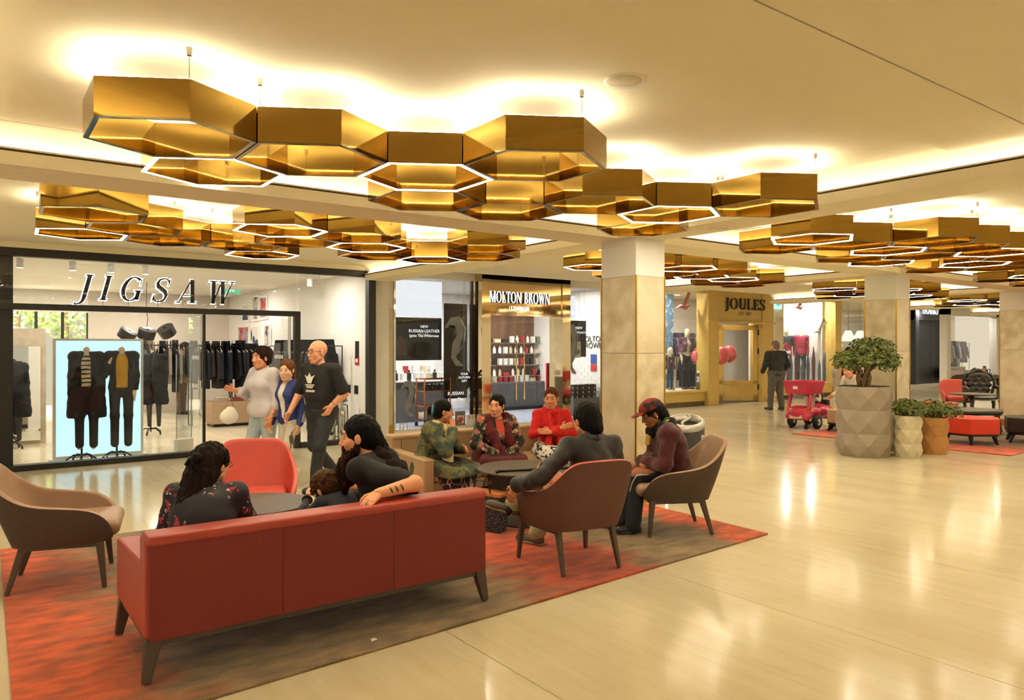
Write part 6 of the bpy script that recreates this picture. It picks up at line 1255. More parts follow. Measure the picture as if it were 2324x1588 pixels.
# glazed portal with clothes, right of it
PX = 31.5; a0, a1 = at(2153, 700, 13.9), at(2160, 700, 13.9); p0, p1 = at(2158, 865, 13.9), at(2262, 700, 13.9)
pt = thing('wall_portal', 'white framed opening to the far clothes shop', 'portal', (0, 13.9, 0)); pt['kind'] = 'structure'
for n, b in (('post', (p0.x - .35, p0.x, 0, .3, 0, 3.2)), ('post', (p1.x, p1.x + .6, 0, .3, 0, 3.2)), ('head', (p0.x - .35, p1.x + .6, 0, .3, 2.95, 3.2))): MB().box(*b).build(n, WHITEP, pt)
MB().box(p0.x, p1.x, .1, .12, .02, 2.95).build('pane', GL, pt)
rail('distant clothes rail behind the far white opening', (p0.x + .2, 15.6), (p1.x + .5, 15.4), 1.75); fill((p0.x + .3, 15.6), (p1.x + .4, 15.4), 1.75, 14, [M('cloth_pale', '#b9b6b2', .9), DARKS[1], M('cloth_grey', '#6a6762')], '%s garment from the left on the far rail behind the white opening', 'garments on the far rail', ((.44, .8, .6), (.46, 1.0, .62)), 12)
p_ = Vector(PD0(2184, 868, 28.5)); lounge_chair('far brown lounge chair in front of the white opening', (p_.x, p_.y, 0), R(100), TAUPE_L, BROWN_F)
p_ = gnd(2160, 868); sofa('far tan sofa in front of the white opening', (p_.x + .3, p_.y + .1, 0), R(180), 1.9, TAN_L, TAN_L)
for i, (x, y) in enumerate([(29, 14.8), (33, 14.9), (37, 15)]):
    t = thing('shop_downlight', 'far round downlight behind the white opening', 'lamp', (x, y, 3.19), 0, 'far downlights'); link('ring', rng, RING, t); link('lens', lns, LENS, t); lamp((0, 0, -.012), K_SHOP*1.6, .16, NEUT, parent=t)
# ================================================================ ride-on toy cars
def toy_wheels(t, xs_, ys_, r, mat):
    for x in xs_:
        for y in ys_: m = MB().cyl((x, y - .035, r), (x, y + .035, r), r, n=20); w_ = m.build('wheel', mat, t, True); MB().cyl((x, y - .037, r), (x, y + .037, r), r*.5, n=14).build('hub', CHROME, w_, True)
def pink_car(loc, rz):
    t = thing('toy_car_trolley', 'pink ride on toy car trolley with a basket roof', 'toy car', loc, rz); P = M('pink_plastic', '#c72a4e', .35, coat=.2); RUB = M('rubber', '#171616', .7)
    S = SDF(); 
    for x in (-.36, -.1, .2, .42): S.el((x, 0, .32), (.2, .26, .14), k=.08)
    S.rc((-.44, -.2, .24), (-.44, .2, .24), .07, k=.05).rc((.5, -.18, .22), (.5, .18, .22), .08, k=.05); S.el((.02, 0, .47), (.3, .2, .12), k=.02, op='-'); sdf_obj('car_body', S, .015, P, t)
    for y in (-1, 1): MB().bar((-.42, y*.22, .38), (-.34, y*.2, .68), .06, .07, (1, 0, 0)).build('roof_post', P, t, bevel=.02); MB().box(-.47, -.45, y*.2 - .04, y*.2 + .04, .3, .42).build('tail_light', M('amber_lens', '#d8701e', .3), t)
    MB().add([(x, y, z) for x, y, z in ((-.5, -.22, .68), (.06, -.22, .68), (.06, .22, .68), (-.5, .22, .68), (-.56, -.27, .94), (.12, -.27, .94), (.12, .27, .94), (-.56, .27, .94), (-.52, -.24, .94), (.08, -.24, .94), (.08, .24, .94), (-.52, .24, .94), (-.47, -.2, .72), (.03, -.2, .72), (.03, .2, .72), (-.47, .2, .72))], [(0, 3, 2, 1), (0, 1, 5, 4), (1, 2, 6, 5), (2, 3, 7, 6), (3, 0, 4, 7), (4, 5, 9, 8), (5, 6, 10, 9), (6, 7, 11, 10), (7, 4, 8, 11), (8, 9, 13, 12), (9, 10, 14, 13), (10, 11, 15, 14), (11, 8, 12, 15), (12, 13, 14, 15)]).build('roof_basket', P, t, bevel=.01)
    MB().box(-.545, -.53, -.05, .05, .78, .84).build('sticker', WHITEP, t); MB().box(-.525, -.51, -.09, .03, .3, .34).build('number_plate', M('plate_yellow', '#d8b020', .5), t); MB().box(-.53, -.51, -.13, .13, .2, .28).build('bumper_plate', M('plate_cream', '#d8ceb0', .5), t)
    MB().tube([(.34 + .02*math.cos(a), .1*math.cos(a), .58 + .09*math.sin(a)) for a in np.linspace(0, 6.28, 18)], .011, 6).cyl((.34, 0, .58), (.42, 0, .5), .014).build('steering_wheel', RUB, t, True); MB().box(.38, .5, -.16, .16, .36, .54).build('dashboard', RUB, t, bevel=.02)
    toy_wheels(t, (-.2, .42), (-.27, .27), .13, RUB)
    for y in (-.16, .16): MB().cyl((-.42, y - .02, .045), (-.42, y + .02, .045), .045).bar((-.42, y, .06), (-.42, y, .18), .03, .03, (1, 0, 0)).build('castor', RUB, t)
q = PD(1840, 965, 14.9) if 'PD' in globals() else None
pc = PD0(1838, 940, 14.9); pink_car((pc[0], pc[1], 0), R(2))
def black_car(loc, rz):
    t = thing('toy_sports_car', 'black ride on toy sports car far down the hall', 'toy car', loc, rz); P = M('black_plastic', '#141416', .25, coat=.4); S = SDF()
    for x in (-.5, -.2, .2, .5): S.el((x, 0, .33), (.3, .36, .16), k=.1)
    S.el((-.1, 0, .52), (.3, .25, .15), k=.02, op='-'); sdf_obj('car_body', S, .02, P, t); toy_wheels(t, (-.45, .45), (-.34, .34), .16, DARK_METAL); MB().box(.2, .6, -.28, .28, .475, .49).build('bonnet_panel', WHITEP, t, bevel=.005); MB().bar((.15, -.26, .48), (.0, -.24, .68), .03, .02).bar((.15, .26, .48), (.0, .24, .68), .03, .02).bar((0, -.24, .68), (0, .24, .68), .02, .03).build('windscreen_frame', P, t)
pb = Vector((*PD0(2234, 860, 30.5)[:2], 0)); black_car((pb.x, pb.y, 0), R(170))
# ================================================================ the people
def WL(loc, rz, p):
    x, y = p[0] - loc[0], p[1] - loc[1]; c, s = math.cos(rz), math.sin(rz); return V3(c*x + s*y, -s*x + c*y, p[2] - (loc[2] if len(loc) > 2 else 0))
def WD(rz, d): return WL((0, 0, 0), rz, d)
def PD(u, v, d):                      # point seen at a pixel, d metres deep
    r = ray(u, v); p = r*d; return (p.x, p.y, p.z + CH)
NAVY_FLORAL = PAT('navy_floral', '#1a1826', [('noise', 24, .6, .63, '#a82c44'), ('noise', 33, .63, .66, '#b8b0a4'), ('noise', 4, .5, .44, '#1a1826')], .7)
BLACK_T = M('black_cotton', '#121214', .85, var=.2, scale=12); BROWN_HAIR = HAIR('dark_brown_hair', '#1d130e'); BLACK_HAIR = HAIR('black_hair', '#0d0b0a'); BEARD_H = HAIR('beard_hair', '#2c1a10'); CURL_H = HAIR('curly_brown_hair', '#4a2f1a')
JEANS = M('denim', '#27303d', .8, var=.25, scale=8); DARK_TR = M('dark_trousers', '#1c1d22', .85, var=.15)
# -- woman with long dark hair on the red sofa
def p1():
    lc, rz = (1.02, 4.21, .014), R(62); J = pose(1.5, .315, .32, fem=True, hyaw=R(-32), hpitch=R(-8), hunch=.25)
    J['el'] = J['sl'] + V3(.08, .07, -.22); J['er'] = J['sr'] + V3(.1, -.07, -.22); J['wl'] = J['el'] + V3(.2, -.06, -.02); J['wr'] = J['er'] + V3(.2, .08, .0)
    human('person', 'woman with long dark hair and navy floral blouse sitting on the red sofa', lc, rz, J, '#c98f70', 1.22, True, 1.05)
    top(J, NAVY_FLORAL, .014, .8, 'blouse', .0); trousers(J, DARK_TR); shoes(J, DARK_METAL)
    hair(J, BROWN_HAIR, [((-.06, .0, .03), (-.1, 0, -.1), .085, .085), ((-.09, 0, -.08), (-.14, 0, -.23), .082, .09), ((-.08, .05, -.05), (-.13, .05, -.25), .06, .055), ((-.08, -.05, -.05), (-.13, -.05, -.25), .06, .05), ((-.13, 0, -.2), (-.13, .0, -.33), .08, .045), ((-.1, .07, -.2), (-.1, .075, -.32), .035, .02), ((-.1, -.07, -.2), (-.1, -.085, -.31), .035, .018)], noise=(.0035, 150, (1, 1, .2)), cap=.016)
    S = SDF(); [S.rc(hq(J, -.1 - .02*i, .03*math.cos(i), .05 + .018*math.sin(2*i)), hq(J, -.13, -.03*math.cos(i*1.7), .035 + .03*math.sin(i)), .03, .022, k=.01) for i in range(4)]; sdf_obj('hair_bun', S, .006, BROWN_HAIR, J['root'])
    tubep(J, 'hair_clip', [hq(J, -.15, -.035, .06), hq(J, -.165, .02, .04), hq(J, -.155, .055, .0)], .009, DARK_METAL)
    glasses(J, M('tortoise_frame', '#6b4a34', .3))
p1()
# -- bearded man beside her, arm along the sofa back
def p2():
    lc, rz = (2.27, 4.22, .014), R(128); J = pose(1.7, .34, .42, hyaw=R(20), hpitch=R(-6), hunch=.2)
    J['el'] = WL(lc, rz, (2.2, 3.95, .79)); J['wl'] = WL(lc, rz, (1.945, 3.93, .762)); J['dl'] = WD(rz, (-.75, -.42, -.28)); J['nl'] = WD(rz, (-.2, -.4, .9)); J['cl'] = .32
    J['er'] = J['sr'] + V3(.14, -.06, -.22); J['wr'] = J['er'] + V3(.2, .1, .02)
    J['kl'] = WL(lc, rz, (2.2, 4.66, .46)); J['kr'] = WL(lc, rz, (2.42, 4.68, .46)); J['al'] = WL(lc, rz, (2.18, 4.74, .066)); J['ar'] = WL(lc, rz, (2.42, 4.78, .066)); J['tl'] = J['tr'] = WD(rz, (-.2, 1, 0))
    human('person', 'bearded man in a black T-shirt with tattooed arm along the red sofa', lc, rz, J, '#d0906a', 1.22, False, 1.08, belly=.03, fres=.0045)
    top(J, BLACK_T, .014, .42, 'tee_shirt', -.02); trousers(J, DARK_TR); shoes(J, DARK_METAL)
    hair(J, BLACK_HAIR, [((-.07, 0, .0), (-.12, 0, -.08), .07, .05)], cap=.008)
    S = SDF(); Q = [hq(J, -.1, 0, -.06), hq(J, -.16, -.0, -.14)]; td = J['td']; bk = J['neck'] - J['fw']*.1
    Q += [bk - td*.02, bk - td*.14 - J['fw']*.05, bk - td*.28 - J['fw']*.06, bk - td*.36 - J['fw']*.03]
    for i, (r0, r1) in enumerate([(.045, .04), (.04, .05), (.05, .065), (.065, .07), (.07, .04)]): S.rc(Q[i], Q[i+1], r0, r1, k=.02); S.rc(Q[i] + J['ax']*.03, Q[i+1] + J['ax']*.045, r0*.7, r1*.8, k=.02)
    S.noise = (.004, 90., (1, 1, .3)); sdf_obj('long_hair', S, .008, BROWN_HAIR, J['root'])
    S = SDF(); h = J['hsz']
    for y in (-1, 1): S.rc(hq(J, .01, y*.068, -.05), hq(J, .05, y*.045, -.11), .02*h, .03*h, k=.02); S.rc(hq(J, .098, y*.004, -.056), hq(J, .09, y*.034, -.072), .008, .009, k=.01)
    S.rc(hq(J, .06, 0, -.11), hq(J, .1, 0, -.19), .048*h, .056*h, k=.03).rc(hq(J, .1, 0, -.19), hq(J, .12, 0, -.31), .058*h, .022*h, k=.02).rc(hq(J, .09, .03, -.17), hq(J, .1, .04, -.27), .04*h, .012*h, k=.01).rc(hq(J, .09, -.03, -.17), hq(J, .1, -.04, -.28), .04*h, .012*h, k=.01).rc(hq(J, .07, 0, -.12), hq(J, .07, 0, -.24), .05, .045, k=.03)
    S.el(hq(J, .1, 0, -.0715), (.012, .026, .008), J['Hm'], k=.006, op='-'); S.noise = (.005, 170., (1, 1, .22)); sdf_obj('beard', S, .006, BEARD_H, J['root'])
    w, e = J['wl'], J['el']; d = unit(e - w); o = unit(np.cross(d, WD(rz, (0, -1, 0)))); f = WD(rz, (0, -1, .35)); f = unit(f - d*(d @ f)); INK = M('tattoo_ink', '#3a3230', .6)
    for i, q in enumerate((.07, .105, .14)):          # feather tattoo on the forearm
        rr = .0385 + .004*i; c = w + d*q; P = []
        for a in np.linspace(-.5, .75, 7): P.append([tuple(c + (f*math.cos(a) + np.cross(d, f)*math.sin(a))*rr + d*(.012*a + s*.006*math.sin((a + .5)/1.25*pi))) for s in (-1, 1)])
        MB().grid(P).build('tattoo', INK, J['root'], True)
    rg = J['wl'] + unit(J['dl'])*.115; tubep(J, 'ring', [rg + V3(0, .01*math.cos(a), .01*math.sin(a)) for a in np.linspace(0, 6.28, 10)], .0022, CHROME, 5)
    bkc = J['chest'] - J['fw']*.0; 
p2()
# -- curly haired child leaning on the small table
def p3():
    lc, rz = (2.02, 4.34, .014), R(102); J = pose(1.05, .385, .9, hyaw=R(25), hpitch=R(-35), hunch=.3)
    J['el'] = J['sl'] + V3(.1, .1, -.1); J['wl'] = WL(lc, rz, PD(700, 1128, 5.0)); J['dl'] = V3(.5, -.3, .6); J['er'] = J['sr'] + V3(.12, -.06, -.1); J['wr'] = J['er'] + V3(.12, .06, .03)
    human('person', 'curly brown haired child bent over the table between the adults', lc, rz, J, '#d8a284', 1., False, 1.5)
    top(J, M('navy_child_top', '#181d2c', .8), .012, .95, 'jumper', .0); trousers(J, JEANS); shoes(J, DARK_METAL)
    rnd = random.Random(4); S = SDF(); h = J['hsz']
    S.el(hq(J, -.02, 0, .036), V3(.108, .09, .105)*h, J['Hm'], k=.01); S.el(hq(J, -.05, 0, -.02), V3(.08, .08, .08)*h, J['Hm'], k=.03)
    for _ in range(90):
        d = unit([rnd.gauss(-.35, .8), rnd.gauss(0, 1), rnd.gauss(.2, .8)]); c = hq(J, -.02 + d[0]*.11, d[1]*.095, .025 + d[2]*.105); S.el(c, .014*h, k=.008)
    S.el(hq(J, .11, 0, -.04), V3(.09, .065, .09)*h, J['Hm'], k=.01, op='-'); sdf_obj('curly_hair', S, .0055, CURL_H, J['root']); wristwatch(J, 'l', DARK_METAL)
p3()
# -- three women on the tan sofa
GREEN_COAT = PAT('green_patterned_coat', '#4a5038', [('wavez', 2.6, .4, .55, '#39443f', (1, 1, 1)), ('noise', 9, .5, .56, '#69673f'), ('edge', 26, .05, .0, '#232c2a')], .95)
CREAM_K = M('cream_scarf', '#d8c193', .9, bump=.3, bscale=120)
DARK_FLOWER = PAT('dark_flower_skirt', '#17131c', [('edge', 11, .035, .012, '#b9a2a0'), ('dots', 8, .14, .08, '#c07a5a')], .8)
def p4():
    lc, rz = (3.72, 6.4, .014), R(-62); J = pose(1.46, .34, .2, fem=True, hyaw=R(32), hpitch=R(-6), hunch=.2)
    hd = J['head']; J['wr'] = hd + V3(.12, -.02, -.17); J['er'] = J['sr'] + V3(.2, -.02, -.2); J['dr'] = V3(-.25, .2, .9); J['nr'] = V3(.8, -.5, .2); J['cr'] = .35
    J['el'] = J['sl'] + V3(.06, .08, -.23); J['wl'] = J['el'] + V3(.17, -.12, .02)
    human('person', 'woman in a green patterned coat and cream scarf holding her cheek', lc, rz, J, '#a86f4b', 1.15, True, 1.02)
    top(J, GREEN_COAT, .026, .97, 'coat', .0, loose=.05, wr=(.005, 34, (1, 1, .8)), res=.01); skirt(J, DARK_FLOWER, .13); skirt(J, GREEN_COAT, .36, 'coat_skirt', .045, flare=.13); shoes(J, DARK_METAL)
    hair(J, BLACK_HAIR, [((-.1, 0, .0), (-.135, 0, -.02), .05, .04)], cap=.008)
    S = SDF(); S.el(hq(J, -.15, 0, -.0), (.035, .04, .045), J['Hm']); sdf_obj('hair_bun', S, .006, BLACK_HAIR, J['root'])
    tubep(J, 'hair_band', [hq(J, -.125, .05*math.cos(a), .0 + .055*math.sin(a)) for a in np.linspace(0, 2*pi, 14)], .014, M('blue_hair_band', '#2f6478', .6))
    n, f, a, td = J['neck'], J['fw'], J['ax'], J['td']
    scarf(J, 'scarf', [n - f*.05 - td*.0, n + a*.075 + td*.0, n + f*.09 - td*.03, n - a*.07 - td*.0, n - f*.05], [.035, .04, .045, .04, .035], CREAM_K)
    scarf(J, 'scarf_end', [n + f*.09 - td*.04, J['chest'] + f*.17 + td*.02, J['waist'] + f*.21 - a*.02, J['pel'] + f*.25 - a*.06 + td*.02], [.045, .045, .05, .055], CREAM_K)
    MB().add([tuple(v) for v in []], []); fr = MB(); b0 = J['pel'] + f*.25 - a*.06 + td*.0
    for i in range(9): q = b0 + a*(-.04 + .01*i); fr.tube([tuple(q), tuple(q - td*.05 + f*.01)], .003, 4)
    fr.build('fringe', CREAM_K, J['root'])
p4()
BLACK_FLORAL = PAT('black_rose_jacket', '#15120f', [('noise', 13, .53, .57, '#8e5a4c'), ('dots', 17, .3, .18, '#c9a391'), ('noise', 21, .58, .61, '#6f6a46')], .85)
MAROON_K = M('maroon_knit', '#5a161c', .95, var=.3, scale=14, stretch=(6, 6, .6), bump=.6, bscale=60)
PAIS = PAT('paisley_skirt', '#2a1814', [('dots', 7, .2, .12, '#8c4a2c'), ('edge', 14, .03, .0, '#55502c')], .85)
def p5():
    lc, rz = (4.54, 6.42, .014), R(-108); J = pose(1.47, .34, .12, fem=True, hyaw=R(-38), hpitch=R(-3), hunch=.15)
    for s, y in (('l', 1), ('r', -1)): J['e'+s] = J['s'+s] + V3(.06, y*.09, -.22); J['w'+s] = V3(.27, y*.055, J['pel'][2] + .07); J['d'+s] = V3(.6, -y*.75, -.25); J['n'+s] = V3(.4, y*.2, 1); J['c'+s] = .4
    human('person', 'woman in a black floral jacket and maroon scarf, hands in her lap', lc, rz, J, '#c08560', 1.2, True, 1.07, fres=.005)
    top(J, BLACK_FLORAL, .025, .94, 'jacket', .03, loose=.04, vneck=.12, wr=(.005, 24, (1, 1, 1))); top(J, M('coral_blouse', '#c2452f', .7), .012, .3, 'blouse', .0, res=.012); skirt(J, PAIS, .06); shoes(J, DARK_METAL)
    skirt(J, M('maroon_shawl', '#571a1e', .9, var=.2), .34, 'lap_shawl', .04, flare=.11)
    hair(J, BLACK_HAIR, [((-.08, 0, .0), (-.13, 0, -.03), .06, .045)], cap=.008)
    n, f, a, td = J['neck'], J['fw'], J['ax'], J['td']
    scarf(J, 'scarf', [n - f*.06 + td*.01, n + a*.09 - td*.005 + f*.01, J['chest'] + a*.08 + f*.14 + td*.02], [.045, .055, .05], MAROON_K); scarf(J, 'scarf', [n - f*.06 + td*.01, n - a*.09 - td*.005 + f*.01, J['chest'] - a*.09 + f*.14 + td*.02, J['waist'] - a*.02 + f*.2, J['pel'] + f*.24 + a*.05 + td*.04], [.045, .055, .05, .05, .045], MAROON_K)
    scarf(J, 'scarf', [J['chest'] + a*.08 + f*.14 + td*.02, J['chest'] + a*.12 + f*.16 - td*.07], [.05, .06], MAROON_K)
    for y in (-1, 1): o = MB().ball((0, 0, 0), .007).build('earring', BRASS_TRIM if 'BRASS_TRIM' in globals() else CHROME, J['root'], True); o.location = hq(J, .0, y*.09, -.045)
p5()
RED_K = M('red_cardigan', '#c4120c', .85, var=.1, scale=30, bump=.3, bscale=150); BW = PAT('black_white_leaf', '#d8d2c6', [('noise', 22, .52, .54, '#151312')], .8); GINGER = HAIR('ginger_hair', '#5c2a14')
def p6():
    lc, rz = (5.3, 6.4, .014), R(-118); J = pose(1.52, .35, .02, fem=True, hyaw=R(-22), hpitch=R(-6))
    J['el'] = J['sl'] + V3(.12, .07, -.21); J['er'] = J['sr'] + V3(.12, -.07, -.21); J['wl'] = V3(.24, -.06, J['chest'][2] - .05); J['wr'] = V3(.21, .07, J['chest'][2] - .01)
    J['dl'] = V3(.1, -1, .15); J['dr'] = V3(.0, 1, .3); J['nl'] = V3(1, .2, .3); J['nr'] = V3(1, 0, .2); J['cl'] = J['cr'] = .2
    human('person', 'woman in a bright red cardigan and scarf with folded arms', lc, rz, J, '#b97a55', .95, True, 1.05, fres=.005)
    top(J, RED_K, .014, .93, 'cardigan', .06, loose=.02, res=.009, wr=(.003, 40, (1, 1, .7))); skirt(J, BW, .1); shoes(J, DARK_METAL)
    hair(J, GINGER, [((-.08, 0, .0), (-.12, 0, -.03), .055, .04)], cap=.006)
    n, f, a, td = J['neck'], J['fw'], J['ax'], J['td']
    scarf(J, 'scarf', [n - f*.05, n + a*.07 + td*.0, n + f*.08 - td*.025, n - a*.07, n - f*.05], [.034, .042, .045, .042, .034], RED_K)
    for y, e in ((.05, -.03), (-.03, -.12)): scarf(J, 'scarf_end', [n + f*.08 + a*y - td*.03, J['chest'] + f*.155 + a*y, J['waist'] + f*.19 + a*(y*1.2 + e*.3), J['pel'] + f*.27 + a*(y*1.2 + e*.5) + td*.0], [.034, .03, .036, .04], RED_K)
    wristwatch(J, 'r', BRASS_TRIM if 'BRASS_TRIM' in globals() else CHROME, 'bangle')
p6()
# -- man in the black jacket seen from behind
JACKET = M('black_jacket', '#17171a', .6, var=.15, scale=10, sheen=.1); KHAKI = M('khaki_cotton', '#99906f', .85, var=.08, scale=12); TAN_SHOE = M('taupe_shoe', '#4c4238', .6)
def p7():
    lc, rz = (3.755, 4.045, .014), R(78); J = pose(1.6, .345, .0, hyaw=R(8), hpitch=R(-12), hunch=.2)
    W = lambda *p: WL(lc, rz, p)
    J['kl'] = W(*PD(1238, 1062, 5.75)); J['al'] = W(3.33, 4.5, .40); J['tl'] = WD(rz, (-.75, .45, .3)); J['kr'] = W(3.86, 4.62, .5); J['ar'] = W(3.74, 4.72, .064); J['tr'] = WD(rz, (-.25, 1, 0))
    J['el'] = W(3.27, 4.1, .68); J['wl'] = W(3.255, 4.34, .60); J['dl'] = WD(rz, (-.12, .3, -.75)); J['nl'] = WD(rz, (-.85, -.3, -.1)); J['cl'] = .3
    J['er'] = J['sr'] + V3(.06, -.08, -.25); J['wr'] = J['er'] + V3(.2, .05, -.02)
    human('person', 'man in a black jacket seen from behind, leg crossed in the chair', lc, rz, J, '#b07550', 1.0, False, 1.1)
    top(J, JACKET, .026, .96, 'jacket', .02, collar=.06, wr=(.0055, 34, (1, 1, .7))); trousers(J, KHAKI, .02, .9, flare=.016); shoes(J, TAN_SHOE, M('tan_sole', '#8d7355', .7))
    S = SDF(); d = unit(J['al'] - J['kl']); S.rc(J['al'] - d*.07, J['al'] + d*.02, .047, .045); sdf_obj('sock', S, .008, BLACK_T, J['root'])
    hair(J, BLACK_HAIR, [((-.06, 0, .0), (-.09, 0, -.06), .075, .06)], cap=.012); wristwatch(J, 'l', CHROME)
    n = J['neck']; scarf(J, 'collar', [n - J['fw']*.07 + J['td']*.02, n + J['ax']*.08 + J['td']*.01, n + J['fw']*.05], [.035, .035, .02], JACKET, noise=(.001, 30, (1, 1, 1))); scarf(J, 'collar', [n - J['fw']*.07 + J['td']*.02, n - J['ax']*.08 + J['td']*.01, n + J['fw']*.05], [.035, .035, .02], JACKET, noise=(.001, 30, (1, 1, 1)))
    sq = J['sl'] + (J['el'] - J['sl'])*.55 + J['ax']*.085; tubep(J, 'sleeve_badge', [sq + V3(.0, .0, .02), sq + V3(.02, 0, -.0), sq + V3(.035, 0, -.02)], .006, M('badge_red', '#9c2a22', .6))
p7()
# -- person in the red cap
MAROON_F2 = M('maroon_fleece', '#4a1519', .95, var=.25, scale=25, bump=.6, bscale=140, sheen=.2); CAPM = PAT('red_black_check_cap', '#7d1f18', [('noise', 14, .5, .6, '#1c1010')], .9); NAVY_TR = M('navy_tracksuit', '#11141f', .75, var=.2, scale=9)
def p8():
    lc, rz = (5.06, 4.38, .014), R(145); J = pose(1.56, .37, .16, hyaw=R(10), hpitch=R(-26), hunch=.35)
    for s, y in (('l', 1), ('r', -1)): J['e'+s] = J['s'+s] + V3(.05, y*.07, -.26); J['w'+s] = V3(.3, y*.0, J['pel'][2] + .13); J['d'+s] = V3(.2, -y, 0); J['c'+s] = .9
    J['kl'] = V3(.36, .12, .5); J['kr'] = V3(.38, -.1, .52); J['al'] = V3(.42, .16, .055); J['ar'] = V3(.47, -.02, .055)
    human('person', 'person in a red checked cap and maroon fleece sitting in the taupe chair', lc, rz, J, '#8a5638', 1.08, False, 1.02)
    top(J, MAROON_F2, .032, .98, 'fleece', .04, wr=(.006, 32, (1, 1, .8)), loose=.02); trousers(J, NAVY_TR, .022, .98, flare=.014); shoes(J, M('black_trainer', '#0e0e10', .4), M('grey_sole', '#3a3a3a', .7))
    hair(J, BLACK_HAIR, [((-.07, .0, .0), (-.08, .0, -.07), .075, .07)], cap=.01)
    S = SDF(); h = J['hsz']; S.el(hq(J, -.012, 0, .06), V3(.118, .1, .085)*h, J['Hm'], k=.01); S.cut(hq(J, 0, 0, .05), -J['Hm'][:, 2]); S.el(hq(J, .12, 0, .05), V3(.085, .075, .012)*h, J['Hm'], k=.01); sdf_obj('cap', S, .006, CAPM, J['root'])
    n, f, a, td = J['neck'], J['fw'], J['ax'], J['td']
    scarf(J, 'fur_collar', [n - f*.08 + td*.02, n + a*.09, n + f*.09 - td*.03, n - a*.09, n - f*.08 + td*.02], [.045, .05, .05, .05, .045], M('black_fur', '#0c0a0a', .95, bump=1., bscale=120), noise=(.005, 70, (1, 1, 1)))
    scarf(J, 'neck_scarf', [n + a*.06 + td*.06 - f*.04, n + a*.085 + td*.02, n + f*.09 + td*.0], [.022, .024, .02], PAT('green_yellow_scarf', '#0f4a2c', [('noise', 12, .55, .58, '#c0a028')], .7)); scarf(J, 'neck_scarf', [n + f*.12 - td*.05, n + f*.15 - td*.12 + a*.02], [.02, .024], M('yellow_scarf', '#b89a3c', .7))
    k = J['kl']; e = J['al']; tubep(J, 'piping', [k + (J['hl'] - k)*.2 + V3(0, .085, .02), k + V3(.03, .085, .01), k + (e - k)*.12 + V3(.06, .07, 0), k + (e - k)*.3 + V3(.07, .05, 0)], .004, WHITEP)
    tubep(J, 'glasses', [hq(J, .105, .05, .01), hq(J, .05, .085, .01), hq(J, 0, .092, .01)], .003, DARK_METAL); tubep(J, 'earpiece', [hq(J, -.01, .092, -.02), hq(J, .0, .096, -.035)], .005, WHITEP)
p8()
# -- three walkers before the clothes shop
def walk_legs(J, fw_leg, st=.28, H=1.7):
    o = 'r' if fw_leg == 'l' else 'l'; y = 1 if fw_leg == 'l' else -1
    J['k'+fw_leg] = J['h'+fw_leg] + V3(.14, 0, -.225*H); J['a'+fw_leg] = V3(st*.7, y*.07, .055); J['k'+o] = J['h'+o] + V3(.02, 0, -.235*H); J['a'+o] = V3(-st*1.15, -y*.07, .12); J['t'+o] = V3(1, 0, -.45)
def p9():
    lc, rz = (3.3, 8.1, 0), R(206); J = pose(1.7, None, .04, hyaw=R(-12), hpitch=R(-2)); walk_legs(J, 'l'); J['pel'][2]
    J['el'] = J['sl'] + V3(-.06, .1, -.27); J['wl'] = J['pel'] + V3(.06, .2, .06); J['dl'] = V3(.4, -.25, -.8); J['er'] = J['sr'] + V3(.05, -.07, -.28); J['wr'] = J['er'] + V3(.13, -.02, -.2)
    human('person', 'bald man in a black T-shirt with a white print walking past the shop', lc, rz, J, '#c58d6c', 1.2, False, 1.08, brow=(.2, .12, .08), belly=.02)
    o = top(J, BLACK_T, .018, .42, 'tee_shirt', .02); trousers(J, M('dark_jeans', '#1d2127', .75, var=.35, scale=5, stretch=(1, 1, .5)), .012, .98); shoes(J, DARK_METAL); glasses(J, DARK_METAL)
    c = J['chest'] + J['fw']*.178; f, a, td = J['fw'], J['ax'], J['td']      # three-leaf print with stripes and a word line
    def front(y, z, pr=.004): return tuple(c + a*y + td*z + f*(.004 + pr - (y*y)*1.6 - (z*z)*.4))
    P = MB()
    for cx_, tx, w in ((0, 0, .03), (-.045, -.075, .024), (.045, .075, .024)):
        ln = .1 if tx == 0 else .075; q = [(cx_*.3 - w*.6, -.02), (cx_*.6 - w, ln*.5), (tx, ln), (cx_*.6 + w, ln*.5), (cx_*.3 + w*.6, -.02)]
        P.add([front(y, z + .02) for y, z in q], [(0, 1, 2, 3, 4)])
    for i in range(3): P.add([front(y, z) for y, z in ((-.07 + .012*i, -.012 - .016*i), (.07 - .012*i, -.012 - .016*i), (.066 - .012*i, -.022 - .016*i), (-.066 + .012*i, -.022 - .016*i))], [(0, 1, 2, 3)])
    for i in range(6): y = -.06 + .022*i; P.add([front(y, -.075), front(y + .016, -.075), front(y + .016, -.1), front(y, -.1)], [(0, 1, 2, 3)])
    P.build('shirt_print', WHITEP, J['root']); wristwatch(J, 'l', CHROME)
p9()
LAV = M('pale_lavender_top', '#cfc8cf', .8, var=.05); LBLUE = M('pale_jeans', '#aab8c2', .8, var=.1)
